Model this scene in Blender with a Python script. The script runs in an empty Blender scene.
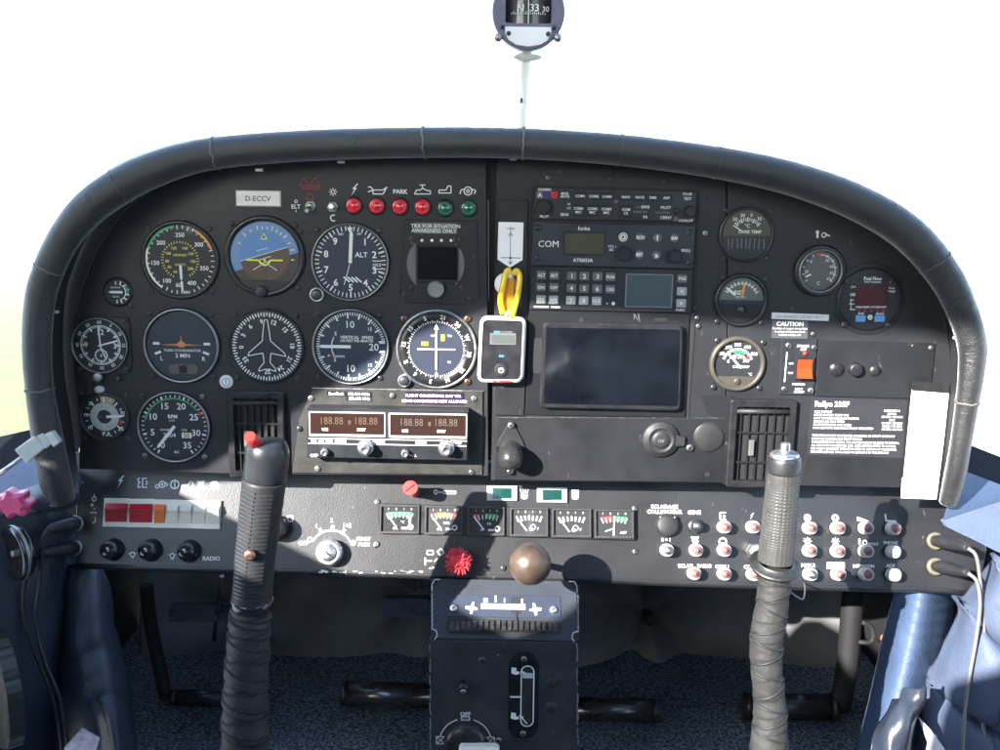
import bpy, bmesh, math, random
from mathutils import Vector, Matrix
random.seed(7)
C = bpy.context.scene
COL = C.collection
R = math.radians
# ---------------------------------------------------------------- camera
F = 960.0                                   # focal length for a 1000 px wide picture
PITCH, ROLL, TILT, DIST = R(6.2), R(0.85), R(-4.8), 0.96
CAM = Vector((0, 0, 1.9))
f_ = Vector((0, math.cos(PITCH), -math.sin(PITCH)))
r0 = Vector((1, 0, 0)); u0 = r0.cross(f_)
cr = r0*math.cos(ROLL) + u0*math.sin(ROLL)
cu = u0*math.cos(ROLL) - r0*math.sin(ROLL)
cam_d = bpy.data.cameras.new('camera'); cam = bpy.data.objects.new('camera', cam_d); COL.objects.link(cam)
cam_d.sensor_width = 36; cam_d.lens = 36*F/1000
cam_d.clip_start = 0.02; cam_d.clip_end = 6000
M = Matrix.Identity(4)
for i in range(3):
    M[i][0] = cr[i]; M[i][1] = cu[i]; M[i][2] = -f_[i]; M[i][3] = CAM[i]
cam.matrix_world = M
C.camera = cam
# ---------------------------------------------------------------- light
SUN_DIR = Vector((0.85, 1.0, -0.45)).normalized()
SUN_EL = math.asin(-SUN_DIR.z)
SUN_AZ = math.atan2(-SUN_DIR.x, -SUN_DIR.y)            # compass style, from +Y
W = bpy.data.worlds.new('World'); C.world = W; W.use_nodes = True
nt = W.node_tree
sky = nt.nodes.new('ShaderNodeTexSky'); sky.sky_type = 'NISHITA'; sky.sun_disc = False
sky.sun_elevation = SUN_EL; sky.sun_rotation = SUN_AZ
sky.air_density = 1.0; sky.dust_density = 0.3; sky.altitude = 200; sky.ozone_density = 1.2
bg = nt.nodes['Background']; bg.inputs['Strength'].default_value = 0.15
nt.links.new(sky.outputs[0], bg.inputs[0])
sun_d = bpy.data.lights.new('sun', 'SUN'); sun_d.energy = 3.1; sun_d.angle = R(0.5); sun_d.color = (1, .96, .90)
sun = bpy.data.objects.new('sun', sun_d); COL.objects.link(sun)
sun.rotation_euler = SUN_DIR.to_track_quat('-Z', 'Y').to_euler(); sun.location = (-3, -4, 6)
C.view_settings.view_transform = 'Standard'; C.view_settings.look = 'None'
C.view_settings.exposure = 3.1; C.view_settings.gamma = 1; C.view_settings.use_curve_mapping = False
# ---------------------------------------------------------------- pixel -> panel geometry helpers
def ray(px, py): return f_*F + cr*(px-500) + cu*(375-py)
class Plane:
    def __init__(s, o, U, V, n): s.o, s.U, s.V, s.n = o, U, V, n
    def P(s, px, py, h=0.0):
        d = ray(px, py); t = (s.o + s.n*h - CAM).dot(s.n)/d.dot(s.n)
        return CAM + d*t
O = CAM + f_*DIST
sA, cA = math.sin(TILT), math.cos(TILT)
A = Plane(O, Vector((1, 0, 0)), Vector((0, sA, cA)), Vector((0, -cA, sA)))
P = A.P
def through(p1, p2, U=Vector((1, 0, 0))):               # plane through two points (top, bottom) and the x axis
    V = (p1-p2).normalized(); n = U.cross(V).normalized()
    return Plane(p2, U, V, n)
B = through(P(500, 478, -0.044), P(500, 580, -0.008))     # lower switch panel
TOPF = through(P(505, 579, -0.004), P(505, 639, 0.035))   # sloping pedestal face
FRONT = through(P(505, 639, 0.035), P(505, 760, 0.035))   # upright pedestal face
Z_FLOOR = O.z - 0.47
Y_FIRE = O.y + 0.50
def floor_at(px, py, z=Z_FLOOR):
    d = ray(px, py); return CAM + d*((z-CAM.z)/d.z)
def at_y(px, py, y):
    d = ray(px, py); return CAM + d*((y-CAM.y)/d.y)
class Fr:
    """a thing's own frame on a plane: x right, y up, z towards the pilot; unit = one pixel of the photograph there"""
    def __init__(s, px, py, h=0.0, pl=A):
        s.pl, s.h = pl, h
        s.o = pl.P(px, py, h)
        s.s = (s.o-CAM).dot(f_)/F
        s.M = Matrix.Identity(4)
        for i in range(3):
            s.M[i][0] = pl.U[i]; s.M[i][1] = pl.V[i]; s.M[i][2] = pl.n[i]; s.M[i][3] = s.o[i]
    def l(s, px, py, z=0.0):
        p = s.pl.P(px, py, s.h + z*s.s) - s.o
        return Vector((p.dot(s.pl.U)/s.s, p.dot(s.pl.V)/s.s, z))
    def w(s, p):                                          # world point -> local px units
        p = p - s.o
        return Vector((p.dot(s.pl.U), p.dot(s.pl.V), p.dot(s.pl.n)))/s.s
# ---------------------------------------------------------------- materials
def mat(name, col, rough=.5, metal=0.0, coat=0.0, var=0.0, vs=40.0, bump=0.0, bs=300.0, spec=.5, dust=None, rv=0.0, col2=None, coatr=.04, ds=60.0, alpha=1):
    m = bpy.data.materials.new(name); m.use_nodes = True
    t = m.node_tree; N = t.nodes; Lk = t.links.new
    b = N['Principled BSDF']
    b.inputs['Base Color'].default_value = (*col, 1); b.inputs['Roughness'].default_value = rough
    b.inputs['Metallic'].default_value = metal; b.inputs['Coat Weight'].default_value = coat
    b.inputs['Coat Roughness'].default_value = coatr; b.inputs['Specular IOR Level'].default_value = spec
    if var or bump or dust or rv:
        g = N.new('ShaderNodeNewGeometry')
        src = g.outputs['Position']
    if var or rv:
        n = N.new('ShaderNodeTexNoise'); n.inputs['Scale'].default_value = vs; n.inputs['Detail'].default_value = 6
        n.inputs['Roughness'].default_value = .65
        Lk(src, n.inputs['Vector'])
        if var:
            r = N.new('ShaderNodeValToRGB')
            r.color_ramp.elements[0].position = .3; r.color_ramp.elements[1].position = .72
            c2 = col2 or tuple(min(1, c*(1+var)) for c in col)
            c1 = tuple(c*(1-var*.5) for c in col)
            r.color_ramp.elements[0].color = (*c1, 1); r.color_ramp.elements[1].color = (*c2, 1)
            Lk(n.outputs['Fac'], r.inputs['Fac']); Lk(r.outputs['Color'], b.inputs['Base Color'])
            last = r.outputs['Color']
        if rv:
            mr = N.new('ShaderNodeMapRange'); mr.inputs['To Min'].default_value = max(0, rough-rv); mr.inputs['To Max'].default_value = min(1, rough+rv)
            mr.inputs['From Min'].default_value = .3; mr.inputs['From Max'].default_value = .7
            Lk(n.outputs['Fac'], mr.inputs['Value']); Lk(mr.outputs[0], b.inputs['Roughness'])
    if dust:
        # worn spots and scratches: stretched noise thresholded
        mp = N.new('ShaderNodeMapping'); mp.inputs['Scale'].default_value = (1, 1, .35); mp.inputs['Rotation'].default_value = (0, .5, 0)
        Lk(src, mp.inputs['Vector'])
        n2 = N.new('ShaderNodeTexNoise'); n2.inputs['Scale'].default_value = ds*3; n2.inputs['Detail'].default_value = 3
        Lk(mp.outputs[0], n2.inputs['Vector'])
        r2 = N.new('ShaderNodeValToRGB'); r2.color_ramp.elements[0].position = .70; r2.color_ramp.elements[1].position = .76
        Lk(n2.outputs['Fac'], r2.inputs['Fac'])
        mx = N.new('ShaderNodeMix'); mx.data_type = 'RGBA'
        if var: Lk(last, mx.inputs[6])
        else: mx.inputs[6].default_value = (*col, 1)
        mx.inputs[7].default_value = (*dust, 1)
        ml = N.new('ShaderNodeMath'); ml.operation = 'MULTIPLY'; ml.inputs[1].default_value = .4
        Lk(r2.outputs['Color'], ml.inputs[0]); Lk(ml.outputs[0], mx.inputs[0])
        Lk(mx.outputs[2], b.inputs['Base Color'])
    if bump:
        n3 = N.new('ShaderNodeTexNoise'); n3.inputs['Scale'].default_value = bs; n3.inputs['Detail'].default_value = 4
        Lk(src, n3.inputs['Vector'])
        bp = N.new('ShaderNodeBump'); bp.inputs['Strength'].default_value = bump; bp.inputs['Distance'].default_value = .002
        Lk(n3.outputs['Fac'], bp.inputs['Height']); Lk(bp.outputs[0], b.inputs['Normal'])
        if coat: pass
    return m
m_panel = mat('panel_paint', (.0165, .0170, .0205), .5, var=.35, vs=9, bump=.12, bs=900, dust=(.12, .12, .12), rv=.1, spec=.36)
m_plate = mat('plate_paint', (.0115, .0120, .0145), .47, var=.35, vs=14, bump=.10, bs=900, dust=(.2, .2, .19), rv=.1, spec=.4)
m_lower = mat('lower_panel_paint', (.0115, .0115, .0135), .39, var=.25, vs=10, bump=.12, bs=700, dust=(.2, .2, .2), rv=.05, spec=.75)
m_radio = mat('radio_face', (.015, .016, .020), .42, var=.3, vs=30, bump=.05, bs=900, rv=.08)
m_black = mat('black_plastic', (.013, .013, .016), .38, var=.4, vs=60, rv=.1)
m_matte = mat('matte_black', (.009, .009, .011), .75)
m_bezel = mat('bezel_black', (.013, .013, .015), .36, var=.5, vs=80, rv=.12, bump=.04, bs=600)
m_dial = mat('dial_black', (.011, .012, .015), .6, coat=1.0)
m_dialb = mat('dial_blueblack', (.010, .016, .034), .6, coat=1.0)
m_dialg = mat('dial_grey', (.085, .086, .085), .6, coat=.8)
m_dialo = mat('dial_olive', (.060, .060, .038), .6, coat=.8)
m_white = mat('white_paint', (.72, .72, .70), .55, var=.12, vs=200)
m_print = mat('white_print', (.66, .66, .66), .6)
m_dim = mat('faint_print', (.16, .16, .17), .6)
m_cream = mat('cream_plastic', (.74, .70, .58), .35, var=.08, vs=60, coat=.2)
m_lume = mat('needle_white', (.68, .68, .65), .5)
m_yel = mat('yellow_paint', (.62, .55, .08), .5)
m_ypl = mat('yellow_plastic', (.80, .52, .015), .35, var=.15, vs=120, coat=.3)
m_gre = mat('green_paint', (.03, .30, .10), .5)
m_redp = mat('red_paint', (.5, .03, .03), .5)
m_amb = mat('amber_paint', (.75, .30, .03), .5)
m_redl = mat('red_lens', (.62, .012, .03), .18, coat=1.0, spec=.7)
m_grel = mat('green_lens', (.006, .11, .06), .18, coat=1.0, spec=.7)
m_redk = mat('red_plastic', (.60, .025, .02), .3, coat=.4, var=.2, vs=150)
m_redg = mat('red_rocker', (.42, .008, .02), .25, coat=.5)
m_orr2 = mat('orange_red_rocker', (.42, .045, .012), .3, coat=.3)
m_orr = mat('orange_rocker', (.75, .17, .03), .3, coat=.4)
m_pink = mat('pink_plastic', (.70, .08, .20), .35, coat=.3, var=.15, vs=90)
m_alu = mat('bare_aluminium', (.62, .61, .58), .38, 1.0, var=.25, vs=120, rv=.12)
m_steel = mat('dull_steel', (.30, .30, .30), .42, 1.0, var=.3, vs=200, rv=.12)
m_dsteel = mat('dark_screw', (.08, .08, .085), .4, .8, var=.3, vs=300)
m_cop = mat('copper_screw', (.42, .22, .15), .4, 1.0, var=.3, vs=300)
m_bronze = mat('bronze_ball', (.095, .066, .048), .40, .45, var=.4, vs=70, rv=.12, coat=.2, coatr=.25)
m_leather = mat('black_leather', (.015, .0155, .0165), .40, var=.40, vs=30, bump=.4, bs=900, rv=.14, spec=.6)
_b = m_leather.node_tree.nodes['Principled BSDF']; _b.inputs['Sheen Weight'].default_value = .55; _b.inputs['Sheen Roughness'].default_value = .35
m_seam = mat('leather_edge', (.12, .115, .105), .7)
m_glass = mat('screen_glass', (.004, .005, .007), .09, spec=.22)
m_tablet = mat('smudged_glass', (.004, .005, .007), .10, coat=.0, spec=.8, var=.8, vs=22, rv=.09)
m_lcd = mat('lcd_olive', (.055, .055, .028), .3, coat=.6)
m_lcdg = mat('lcd_grey', (.10, .12, .125), .3, coat=.6)
m_lcd2 = mat('lcd_pale', (.075, .088, .078), .3, coat=.5)
m_disp = mat('brown_display', (.030, .014, .010), .2, coat=1.0)
m_digit = mat('display_digits', (.105, .062, .042), .5)
m_paper = mat('white_paper', (.80, .79, .80), .7, var=.05, vs=25)
m_tape = mat('dark_tape', (.02, .02, .022), .2, coat=.5)
m_placb = mat('placard_blue', (.024, .024, .029), .4, var=.25, vs=40)
m_purp = mat('placard_purple', (.022, .012, .034), .28)
m_worn = mat('worn_grey_plate', (.034, .0335, .031), .5, .2, var=.6, vs=60, dust=(.35, .33, .28), bump=.1, bs=500)
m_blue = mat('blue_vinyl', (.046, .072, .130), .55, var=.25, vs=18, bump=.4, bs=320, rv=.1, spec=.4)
m_navy = mat('navy_vinyl', (.014, .021, .037), .5, var=.35, vs=20, bump=.3, bs=220, rv=.1)
m_dnavy = mat('dark_navy', (.0035, .004, .008), .85, var=.3, vs=30, spec=.1)
m_lever = mat('grey_plastic', (.55, .56, .52), .45, var=.15, vs=90)
m_wrap = mat('grip_tape', (.025, .0248, .024), .66, var=.45, vs=55, bump=.35, bs=260, rv=.1)
m_dwrap = mat('black_leather_boot', (.024, .023, .023), .55, var=.5, vs=60, bump=.35, bs=300)
m_rubber = mat('rubber', (.015, .015, .017), .55, var=.4, vs=100, bump=.1, bs=500)
m_clear = mat('clear_case', (.50, .50, .49), .35, coat=.3)
m_grey = mat('mid_grey', (.10, .10, .105), .5, var=.2, vs=80)
m_brown = mat('ground_brown', (.085, .048, .026), .55, coat=1.0)
m_skyb = mat('sky_blue', (.085, .21, .44), .55, coat=1.0)
m_skyd = mat('sky_ring', (.13, .24, .42), .55, coat=1.0)
m_brnd = mat('ground_ring', (.04, .028, .022), .55, coat=1.0)
m_beige = mat('beige_bezel', (.062, .055, .044), .45, .2, var=.3, vs=100)
m_cable = mat('grey_cable', (.15, .148, .14), .5)
m_strut = mat('white_sealant', (.80, .78, .70), .8, var=.1, vs=40)
m_comp = mat('veiled_grey', (.13, .125, .18), .45, var=.2, vs=60)  # lightened to carry the sky's veiling glare
m_wool = mat('red_wool', (.62, .05, .07), .9)
m_tube = mat('black_tube', (.07, .075, .085), .24, .7, var=.3, vs=40)
m_fire = mat('firewall_pad', (.15, .15, .15), .8, var=.4, vs=8, bump=.3, bs=60)
m_dark = mat('footwell_black', (.008, .008, .009), .7)
def carpet_mat():
    m = mat('carpet', (.012, .018, .027), .95, bump=1.0, bs=420)
    t = m.node_tree; N = t.nodes; L = t.links.new; b = N['Principled BSDF']
    g = N.new('ShaderNodeNewGeometry'); n = N.new('ShaderNodeTexNoise'); n.inputs['Scale'].default_value = 260; n.inputs['Detail'].default_value = 3
    r = N.new('ShaderNodeValToRGB'); e = r.color_ramp.elements
    e[0].position = .40; e[0].color = (.026, .033, .047, 1); e[1].position = .66; e[1].color = (.23, .29, .37, 1)
    L(g.outputs['Position'], n.inputs['Vector']); L(n.outputs['Fac'], r.inputs['Fac']); L(r.outputs['Color'], b.inputs['Base Color'])
    return m
m_carpet = carpet_mat()
# ---------------------------------------------------------------- mesh builder
_tc = {}
def glyphs(s, bold):
    k = (s, bold)
    if k not in _tc:
        cd = bpy.data.curves.new('t', 'FONT'); cd.body = s; cd.size = 1.0; cd.resolution_u = 2; cd.align_x = 'CENTER'
        cd.offset = bold
        ob = bpy.data.objects.new('t', cd)
        me = bpy.data.meshes.new_from_object(ob)
        _tc[k] = ([(v.co.x, v.co.y) for v in me.vertices], [tuple(p.vertices) for p in me.polygons])
        bpy.data.objects.remove(ob); bpy.data.curves.remove(cd); bpy.data.meshes.remove(me)
    return _tc[k]
def ca(deg): return (math.sin(R(deg)), math.cos(R(deg)))     # clock angle
class MB:
    def __init__(s, fr=None, k=None):
        s.fr = fr; s.k = k if k is not None else (fr.s if fr else 1.0)
        s.v = []; s.f = []; s.mi = []; s.sm = []; s.cur = 0; s.T = None
    def V(s, co):
        co = Vector(co)
        if s.T is not None: co = s.T @ co
        s.v.append(co); return len(s.v)-1
    def Fc(s, idx, smooth=False):
        s.f.append(tuple(idx)); s.mi.append(s.cur); s.sm.append(smooth)
    def px(s, pts, z=0.0): return [tuple(s.fr.l(x, y, z))[:2] for x, y in pts]
    # flat polygon (2-D points, counter-clockwise or not)
    def flat(s, pts, z):
        a = sum(pts[i][0]*pts[(i+1) % len(pts)][1]-pts[(i+1) % len(pts)][0]*pts[i][1] for i in range(len(pts)))
        if a < 0: pts = pts[::-1]
        s.Fc([s.V((x, y, z)) for x, y in pts])
    def solid(s, pts, z0, z1, b=0.0, hole=None):
        a = sum(pts[i][0]*pts[(i+1) % len(pts)][1]-pts[(i+1) % len(pts)][0]*pts[i][1] for i in range(len(pts)))
        if a < 0: pts = pts[::-1]
        n = len(pts)
        def ring(q, z): return [s.V((x, y, z)) for x, y in q]
        def side(r1, r2, sm=False):
            for i in range(n): s.Fc((r1[i], r1[(i+1) % n], r2[(i+1) % n], r2[i]), sm)
        lo = ring(pts, z0)
        if b > 0:
            m = ring(pts, z1-b); side(lo, m); q = inset(pts, b); hi = ring(q, z1); side(m, hi)
        else:
            hi = ring(pts, z1); side(lo, hi)
        if hole:                                              # hole: same-count inner loop, walls go down to z0
            hq = hole
            ah = sum(hq[i][0]*hq[(i+1) % n][1]-hq[(i+1) % n][0]*hq[i][1] for i in range(n))
            if ah < 0: hq = hq[::-1]
            hi2 = ring(hq, z1); lo2 = ring(hq, z0)
            side(hi, hi2); side(hi2, lo2)
        else: s.Fc(hi)
    def box(s, x0, x1, y0, y1, z0, z1, b=0.0): s.solid([(x0, y0), (x1, y0), (x1, y1), (x0, y1)], z0, z1, b)
    def pbox(s, pts, z0, z1, b=0.0, zr=None):                # polygon in photo pixels (seen at height zr or z1)
        s.solid(s.px(pts, z1 if zr is None else zr), z0, z1, b)
    def prect(s, x0, y0, x1, y1, z0, z1, b=0.0, r=0.0):
        q = s.px([(x0, y0), (x1, y1)], z1); cx0, cy0 = q[0]; cx1, cy1 = q[1]
        s.solid(rrect(min(cx0, cx1), max(cx0, cx1), min(cy0, cy1), max(cy0, cy1), r), z0, z1, b)
    def line(s, x0, y0, x1, y1, w, z):
        d = Vector((x1-x0, y1-y0)); L = d.length
        if L < 1e-6: return
        d /= L; n = Vector((-d.y, d.x))*w/2
        s.flat([(x0-n.x, y0-n.y), (x1-n.x, y1-n.y), (x1+n.x, y1+n.y), (x0+n.x, y0+n.y)], z)
    def pl(s, pts, w, z=.3, closed=False):                    # polyline in photo pixels
        q = s.px(pts, z)
        if closed: q.append(q[0])
        for a, b in zip(q[:-1], q[1:]): s.line(*a, *b, w, z)
    def tick(s, a, r0, r1, w, z, cx=0, cy=0):
        x, y = ca(a); s.line(cx+x*r0, cy+y*r0, cx+x*r1, cy+y*r1, w, z)
    def ticks(s, a0, a1, n, r0, r1, w, z, cx=0, cy=0):
        for i in range(n+1): s.tick(a0+(a1-a0)*i/n, r0, r1, w, z, cx, cy)
    def arc(s, r0, r1, a0, a1, z, cx=0, cy=0, seg=None):
        seg = seg or max(3, int(abs(a1-a0)/7))
        for i in range(seg):
            b, c = a0+(a1-a0)*i/seg, a0+(a1-a0)*(i+1)/seg
            (x0, y0), (x1, y1) = ca(b), ca(c)
            s.flat([(cx+x0*r0, cy+y0*r0), (cx+x0*r1, cy+y0*r1), (cx+x1*r1, cy+y1*r1), (cx+x1*r0, cy+y1*r0)], z)
    def disc(s, r, z, cx=0, cy=0, seg=40): s.flat([(cx+r*ca(360*i/seg)[0], cy+r*ca(360*i/seg)[1]) for i in range(seg)], z)
    def lathe(s, prof, cx=0, cy=0, seg=40, smooth=True, cap=True):
        rings = []
        for r, z in prof:
            rings.append([s.V((cx+r*math.cos(2*math.pi*i/seg), cy+r*math.sin(2*math.pi*i/seg), z)) for i in range(seg)] if r > 1e-6 else [s.V((cx, cy, z))])
        for a, b in zip(rings[:-1], rings[1:]):
            for i in range(seg):
                j = (i+1) % seg
                if len(a) == 1 and len(b) == 1: continue
                if len(b) == 1: s.Fc((a[i], a[j], b[0]), smooth)
                elif len(a) == 1: s.Fc((a[0], b[j], b[i]), smooth)
                else: s.Fc((a[i], a[j], b[j], b[i]), smooth)
        if cap and len(rings[-1]) > 1: s.Fc(rings[-1])
    def text(s, t, x, y, cap, z=.35, al='C', bold=.012, rot=0, cond=1.0):
        vs, fs = glyphs(t, bold); k = cap/.70
        if not vs: return
        xs = [v[0] for v in vs]; x0, x1 = min(xs), max(xs)
        off = {'C': -(x0+x1)/2, 'L': -x0, 'R': -x1}[al]
        c_, s_ = math.cos(R(-rot)), math.sin(R(-rot))
        base = len(s.v)
        for vx, vy in vs:
            a, b = (vx+off)*k*cond, (vy-.35)*k
            s.V((x+a*c_-b*s_, y+a*s_+b*c_, z))
        for fc in fs: s.Fc([base+i for i in fc])
    def ptext(s, t, px, py, cap, z=.35, al='C', bold=.012, cond=1.0, rot=0):
        x, y = s.px([(px, py)], z)[0]; s.text(t, x, y, cap, z, al, bold, rot, cond)
    def tube(s, pts, rad, seg=14, cap=True, smooth=True, mod=None, closed=False):
        pts = [Vector(p) for p in pts]; n = len(pts)
        rad = rad if isinstance(rad, (list, tuple)) else [rad]*n
        up = None; rings = []
        for i in range(n):
            a = pts[max(0, i-1)] if not closed else pts[i-1]; b = pts[min(n-1, i+1)] if not closed else pts[(i+1) % n]
            t = (b-a).normalized()
            if up is None:
                up = Vector((0, 0, 1)) if abs(t.z) < .9 else Vector((0, 1, 0))
                up = (up - t*up.dot(t)).normalized()
            else: up = (up - t*up.dot(t)).normalized()
            sd = t.cross(up)
            rg = []
            for j in range(seg):
                th = 2*math.pi*j/seg; rr = rad[i]*(mod(i, th) if mod else 1)
                rg.append(s.V(pts[i] + (up*math.cos(th)+sd*math.sin(th))*rr))
            rings.append(rg)
        m = n if closed else n-1
        for i in range(m):
            a, b = rings[i], rings[(i+1) % n]
            for j in range(seg): s.Fc((a[j], b[j], b[(j+1) % seg], a[(j+1) % seg]), smooth)
        if cap and not closed: s.Fc(rings[0]); s.Fc(rings[-1][::-1])
    def build(s, name, mats, parent=None, M=None):
        me = bpy.data.meshes.new(name)
        k = s.k
        me.from_pydata([v*k for v in s.v], [], s.f)
        for m in (mats if isinstance(mats, (list, tuple)) else [mats]): me.materials.append(m)
        me.polygons.foreach_set('material_index', s.mi); me.polygons.foreach_set('use_smooth', s.sm)
        me.update()
        o = bpy.data.objects.new(name, me); COL.objects.link(o)
        if parent: o.parent = parent
        if M is not None: o.matrix_world = M
        return o
def inset(pts, d):
    n = len(pts); out = []
    for i in range(n):
        p0, p1, p2 = Vector(pts[i-1]), Vector(pts[i]), Vector(pts[(i+1) % n])
        a = (p1-p0); b = (p2-p1)
        if a.length < 1e-9 or b.length < 1e-9: out.append(tuple(p1)); continue
        a.normalize(); b.normalize()
        n1 = Vector((-a.y, a.x)); n2 = Vector((-b.y, b.x)); m = n1+n2
        if m.length < 1e-6: out.append(tuple(p1)); continue
        m.normalize(); out.append(tuple(p1 + m*(d/max(.35, m.dot(n1)))))
    return out
def rrect(x0, x1, y0, y1, r, k=4):
    if r <= 0: return [(x0, y0), (x1, y0), (x1, y1), (x0, y1)]
    o = []
    for cx, cy, a in ((x1-r, y0+r, -90), (x1-r, y1-r, 0), (x0+r, y1-r, 90), (x0+r, y0+r, 180)):
        for i in range(k+1):
            th = R(a+90*i/k); o.append((cx+r*math.cos(th), cy+r*math.sin(th)))
    return o
def circ(r, cx=0, cy=0, seg=24): return [(cx+r*math.cos(2*math.pi*i/seg), cy+r*math.sin(2*math.pi*i/seg)) for i in range(seg)]
def catmull(pts, n):
    pts = [Vector(p) for p in pts]; out = []
    q = [pts[0]*2-pts[1]] + pts + [pts[-1]*2-pts[-2]]
    for i in range(1, len(q)-2):
        for j in range(n):
            t = j/n; a, b, c, d = q[i-1], q[i], q[i+1], q[i+2]
            out.append(.5*((2*b)+(c-a)*t+(2*a-5*b+4*c-d)*t*t+(3*b-a-3*c+d)*t**3))
    out.append(pts[-1]); return out
def sheet(name, rows, material, parent=None, n=8, thick=.006, M=None, fn=None):
    """smooth upholstered surface through a grid of world points, with real thickness"""
    g = [catmull(r, n) for r in rows]
    cols = list(zip(*g)); g2 = list(zip(*[catmull(c, n) for c in cols]))
    nv, nu = len(g2), len(g2[0])
    vs = [Vector(p) for r in g2 for p in r]
    if fn: vs = [fn(p, (i % nu)/(nu-1), (i//nu)/(nv-1)) for i, p in enumerate(vs)]
    fs = [(a*nu+b, a*nu+b+1, (a+1)*nu+b+1, (a+1)*nu+b) for a in range(nv-1) for b in range(nu-1)]
    me = bpy.data.meshes.new(name); org = sum(vs, Vector())/len(vs) if not parent else Vector()
    me.from_pydata([v-org for v in vs], [], fs); me.materials.append(material)
    me.polygons.foreach_set('use_smooth', [True]*len(fs))
    o = bpy.data.objects.new(name, me); COL.objects.link(o); o.location = org
    if parent: o.parent = parent; o.matrix_parent_inverse = parent.matrix_world.inverted()
    if thick:
        md = o.modifiers.new('thickness', 'SOLIDIFY'); md.thickness = thick; md.offset = 0
    return o
def tag(o, label, cat, group=None, kind=None):
    if label: o['label'] = label
    if cat: o['category'] = cat
    if group: o['group'] = group
    if kind: o['kind'] = kind
    return o
def thing(name, label, cat, fr, group=None):
    o = bpy.data.objects.new(name, None); COL.objects.link(o); o.empty_display_size = .01
    o.matrix_world = fr.M if isinstance(fr, Fr) else fr
    return tag(o, label, cat, group)
def world_thing(name, label, cat, loc, group=None):
    return thing(name, label, cat, Matrix.Translation(loc), group)
def wpart(mb, name, m, root):                                 # mesh given in world metres, linked under a root placed anywhere
    inv = root.matrix_world.inverted(); mb.k = 1.0
    mb.v = [inv @ v for v in mb.v]
    return mb.build(name, m, root)
def dup(root, M, label, group=None):
    r = root.copy(); COL.objects.link(r); r.matrix_world = M; r['label'] = label
    if group: r['group'] = group
    for ch in list(root.children):
        c = ch.copy(); COL.objects.link(c); c.parent = r; c.matrix_parent_inverse = ch.matrix_parent_inverse.copy()
        for g in ch.children:
            d = g.copy(); COL.objects.link(d); d.parent = c
    return r
def screw_mb(mb, x, y, z, r, cross=True, rot=None):
    rot = random.uniform(0, 90) if rot is None else rot
    mb.cur = 0
    mb.lathe([(r, z), (r, z+.35*r), (r*.8, z+.6*r), (r*.5, z+.68*r)], x, y, 12)
    mb.cur = 1
    for a in ((rot, rot+90) if cross else (rot,)):
        c, s_ = ca(a); mb.line(x-c*r*.62, y-s_*r*.62, x+c*r*.62, y+s_*r*.62, r*.26, z+.75*r)
    mb.cur = 0
def screw(fr, root, x, y, r=2.6, z=0.4, m=None, cross=True):   # local px units
    mb = MB(fr); screw_mb(mb, x, y, z, r, cross); return mb.build('screw', [m or m_dsteel, m_matte], root)
def pscrew(fr, root, px, py, r=2.6, z=.4, m=None, cross=True):
    x, y = fr.l(px, py, z)[:2]; return screw(fr, root, x, y, r, z, m, cross)
# ================================================================ setting
def ground_mat(name, c1, c2, sc):
    m = mat(name, c1, .95, var=.01, vs=sc, col2=c2); return m
def plane_obj(name, x0, x1, y0, y1, z, m, sub=1):
    me = bpy.data.meshes.new(name); me.from_pydata([(x0, y0, z), (x1, y0, z), (x1, y1, z), (x0, y1, z)], [], [(0, 1, 2, 3)])
    me.materials.append(m); o = bpy.data.objects.new(name, me); COL.objects.link(o); o['kind'] = 'structure'; return o
plane_obj('ground', -3000, 3000, -3000, 3000, 0, ground_mat('pale_concrete', (.48, .47, .45), (.60, .59, .56), .6))
plane_obj('grass_field', -900, -4, 4, 900, .004, ground_mat('dry_grass', (.115, .125, .012), (.21, .21, .028), .35))
# far wood behind the field: one mass of crowns
rb = MB(k=1)
for i in range(90):
    x = -420+i*4.2+random.uniform(-2, 2); y = 330+random.uniform(-12, 12); h = random.uniform(7, 12)
    for j in range(5):
        cx, cy, cz, r = x+random.uniform(-3, 3), y+random.uniform(-2, 2), h*random.uniform(.35, .85), random.uniform(1.8, 3.4)
        for k in range(70):
            d = Vector((random.gauss(0, 1), random.gauss(0, 1), random.gauss(0, 1))).normalized()*r*random.uniform(.6, 1.05)
            p = Vector((cx, cy, cz))+d; e1 = Vector((random.gauss(0, 1), random.gauss(0, 1), random.gauss(0, 1))).normalized()*.55
            e2 = e1.cross(d.normalized())
            rb.Fc([rb.V(p+e1), rb.V(p+e2), rb.V(p-e1), rb.V(p-e2)])
m_leaf = bpy.data.materials.new('far_foliage'); m_leaf.use_nodes = True; _n = m_leaf.node_tree; _n.nodes.remove(_n.nodes['Principled BSDF'])
_d = _n.nodes.new('ShaderNodeBsdfDiffuse'); _t = _n.nodes.new('ShaderNodeBsdfTranslucent'); _m = _n.nodes.new('ShaderNodeMixShader')
for _s in (_d, _t): _s.inputs['Color'].default_value = (.13, .12, .09, 1)
_n.links.new(_d.outputs[0], _m.inputs[1]); _n.links.new(_t.outputs[0], _m.inputs[2]); _n.links.new(_m.outputs[0], _n.nodes['Material Output'].inputs['Surface'])
wood = rb.build('wood', m_leaf); wood['kind'] = 'stuff'
tag(wood, 'pale hazy line of trees beyond the grass on the far left', 'trees')
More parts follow.
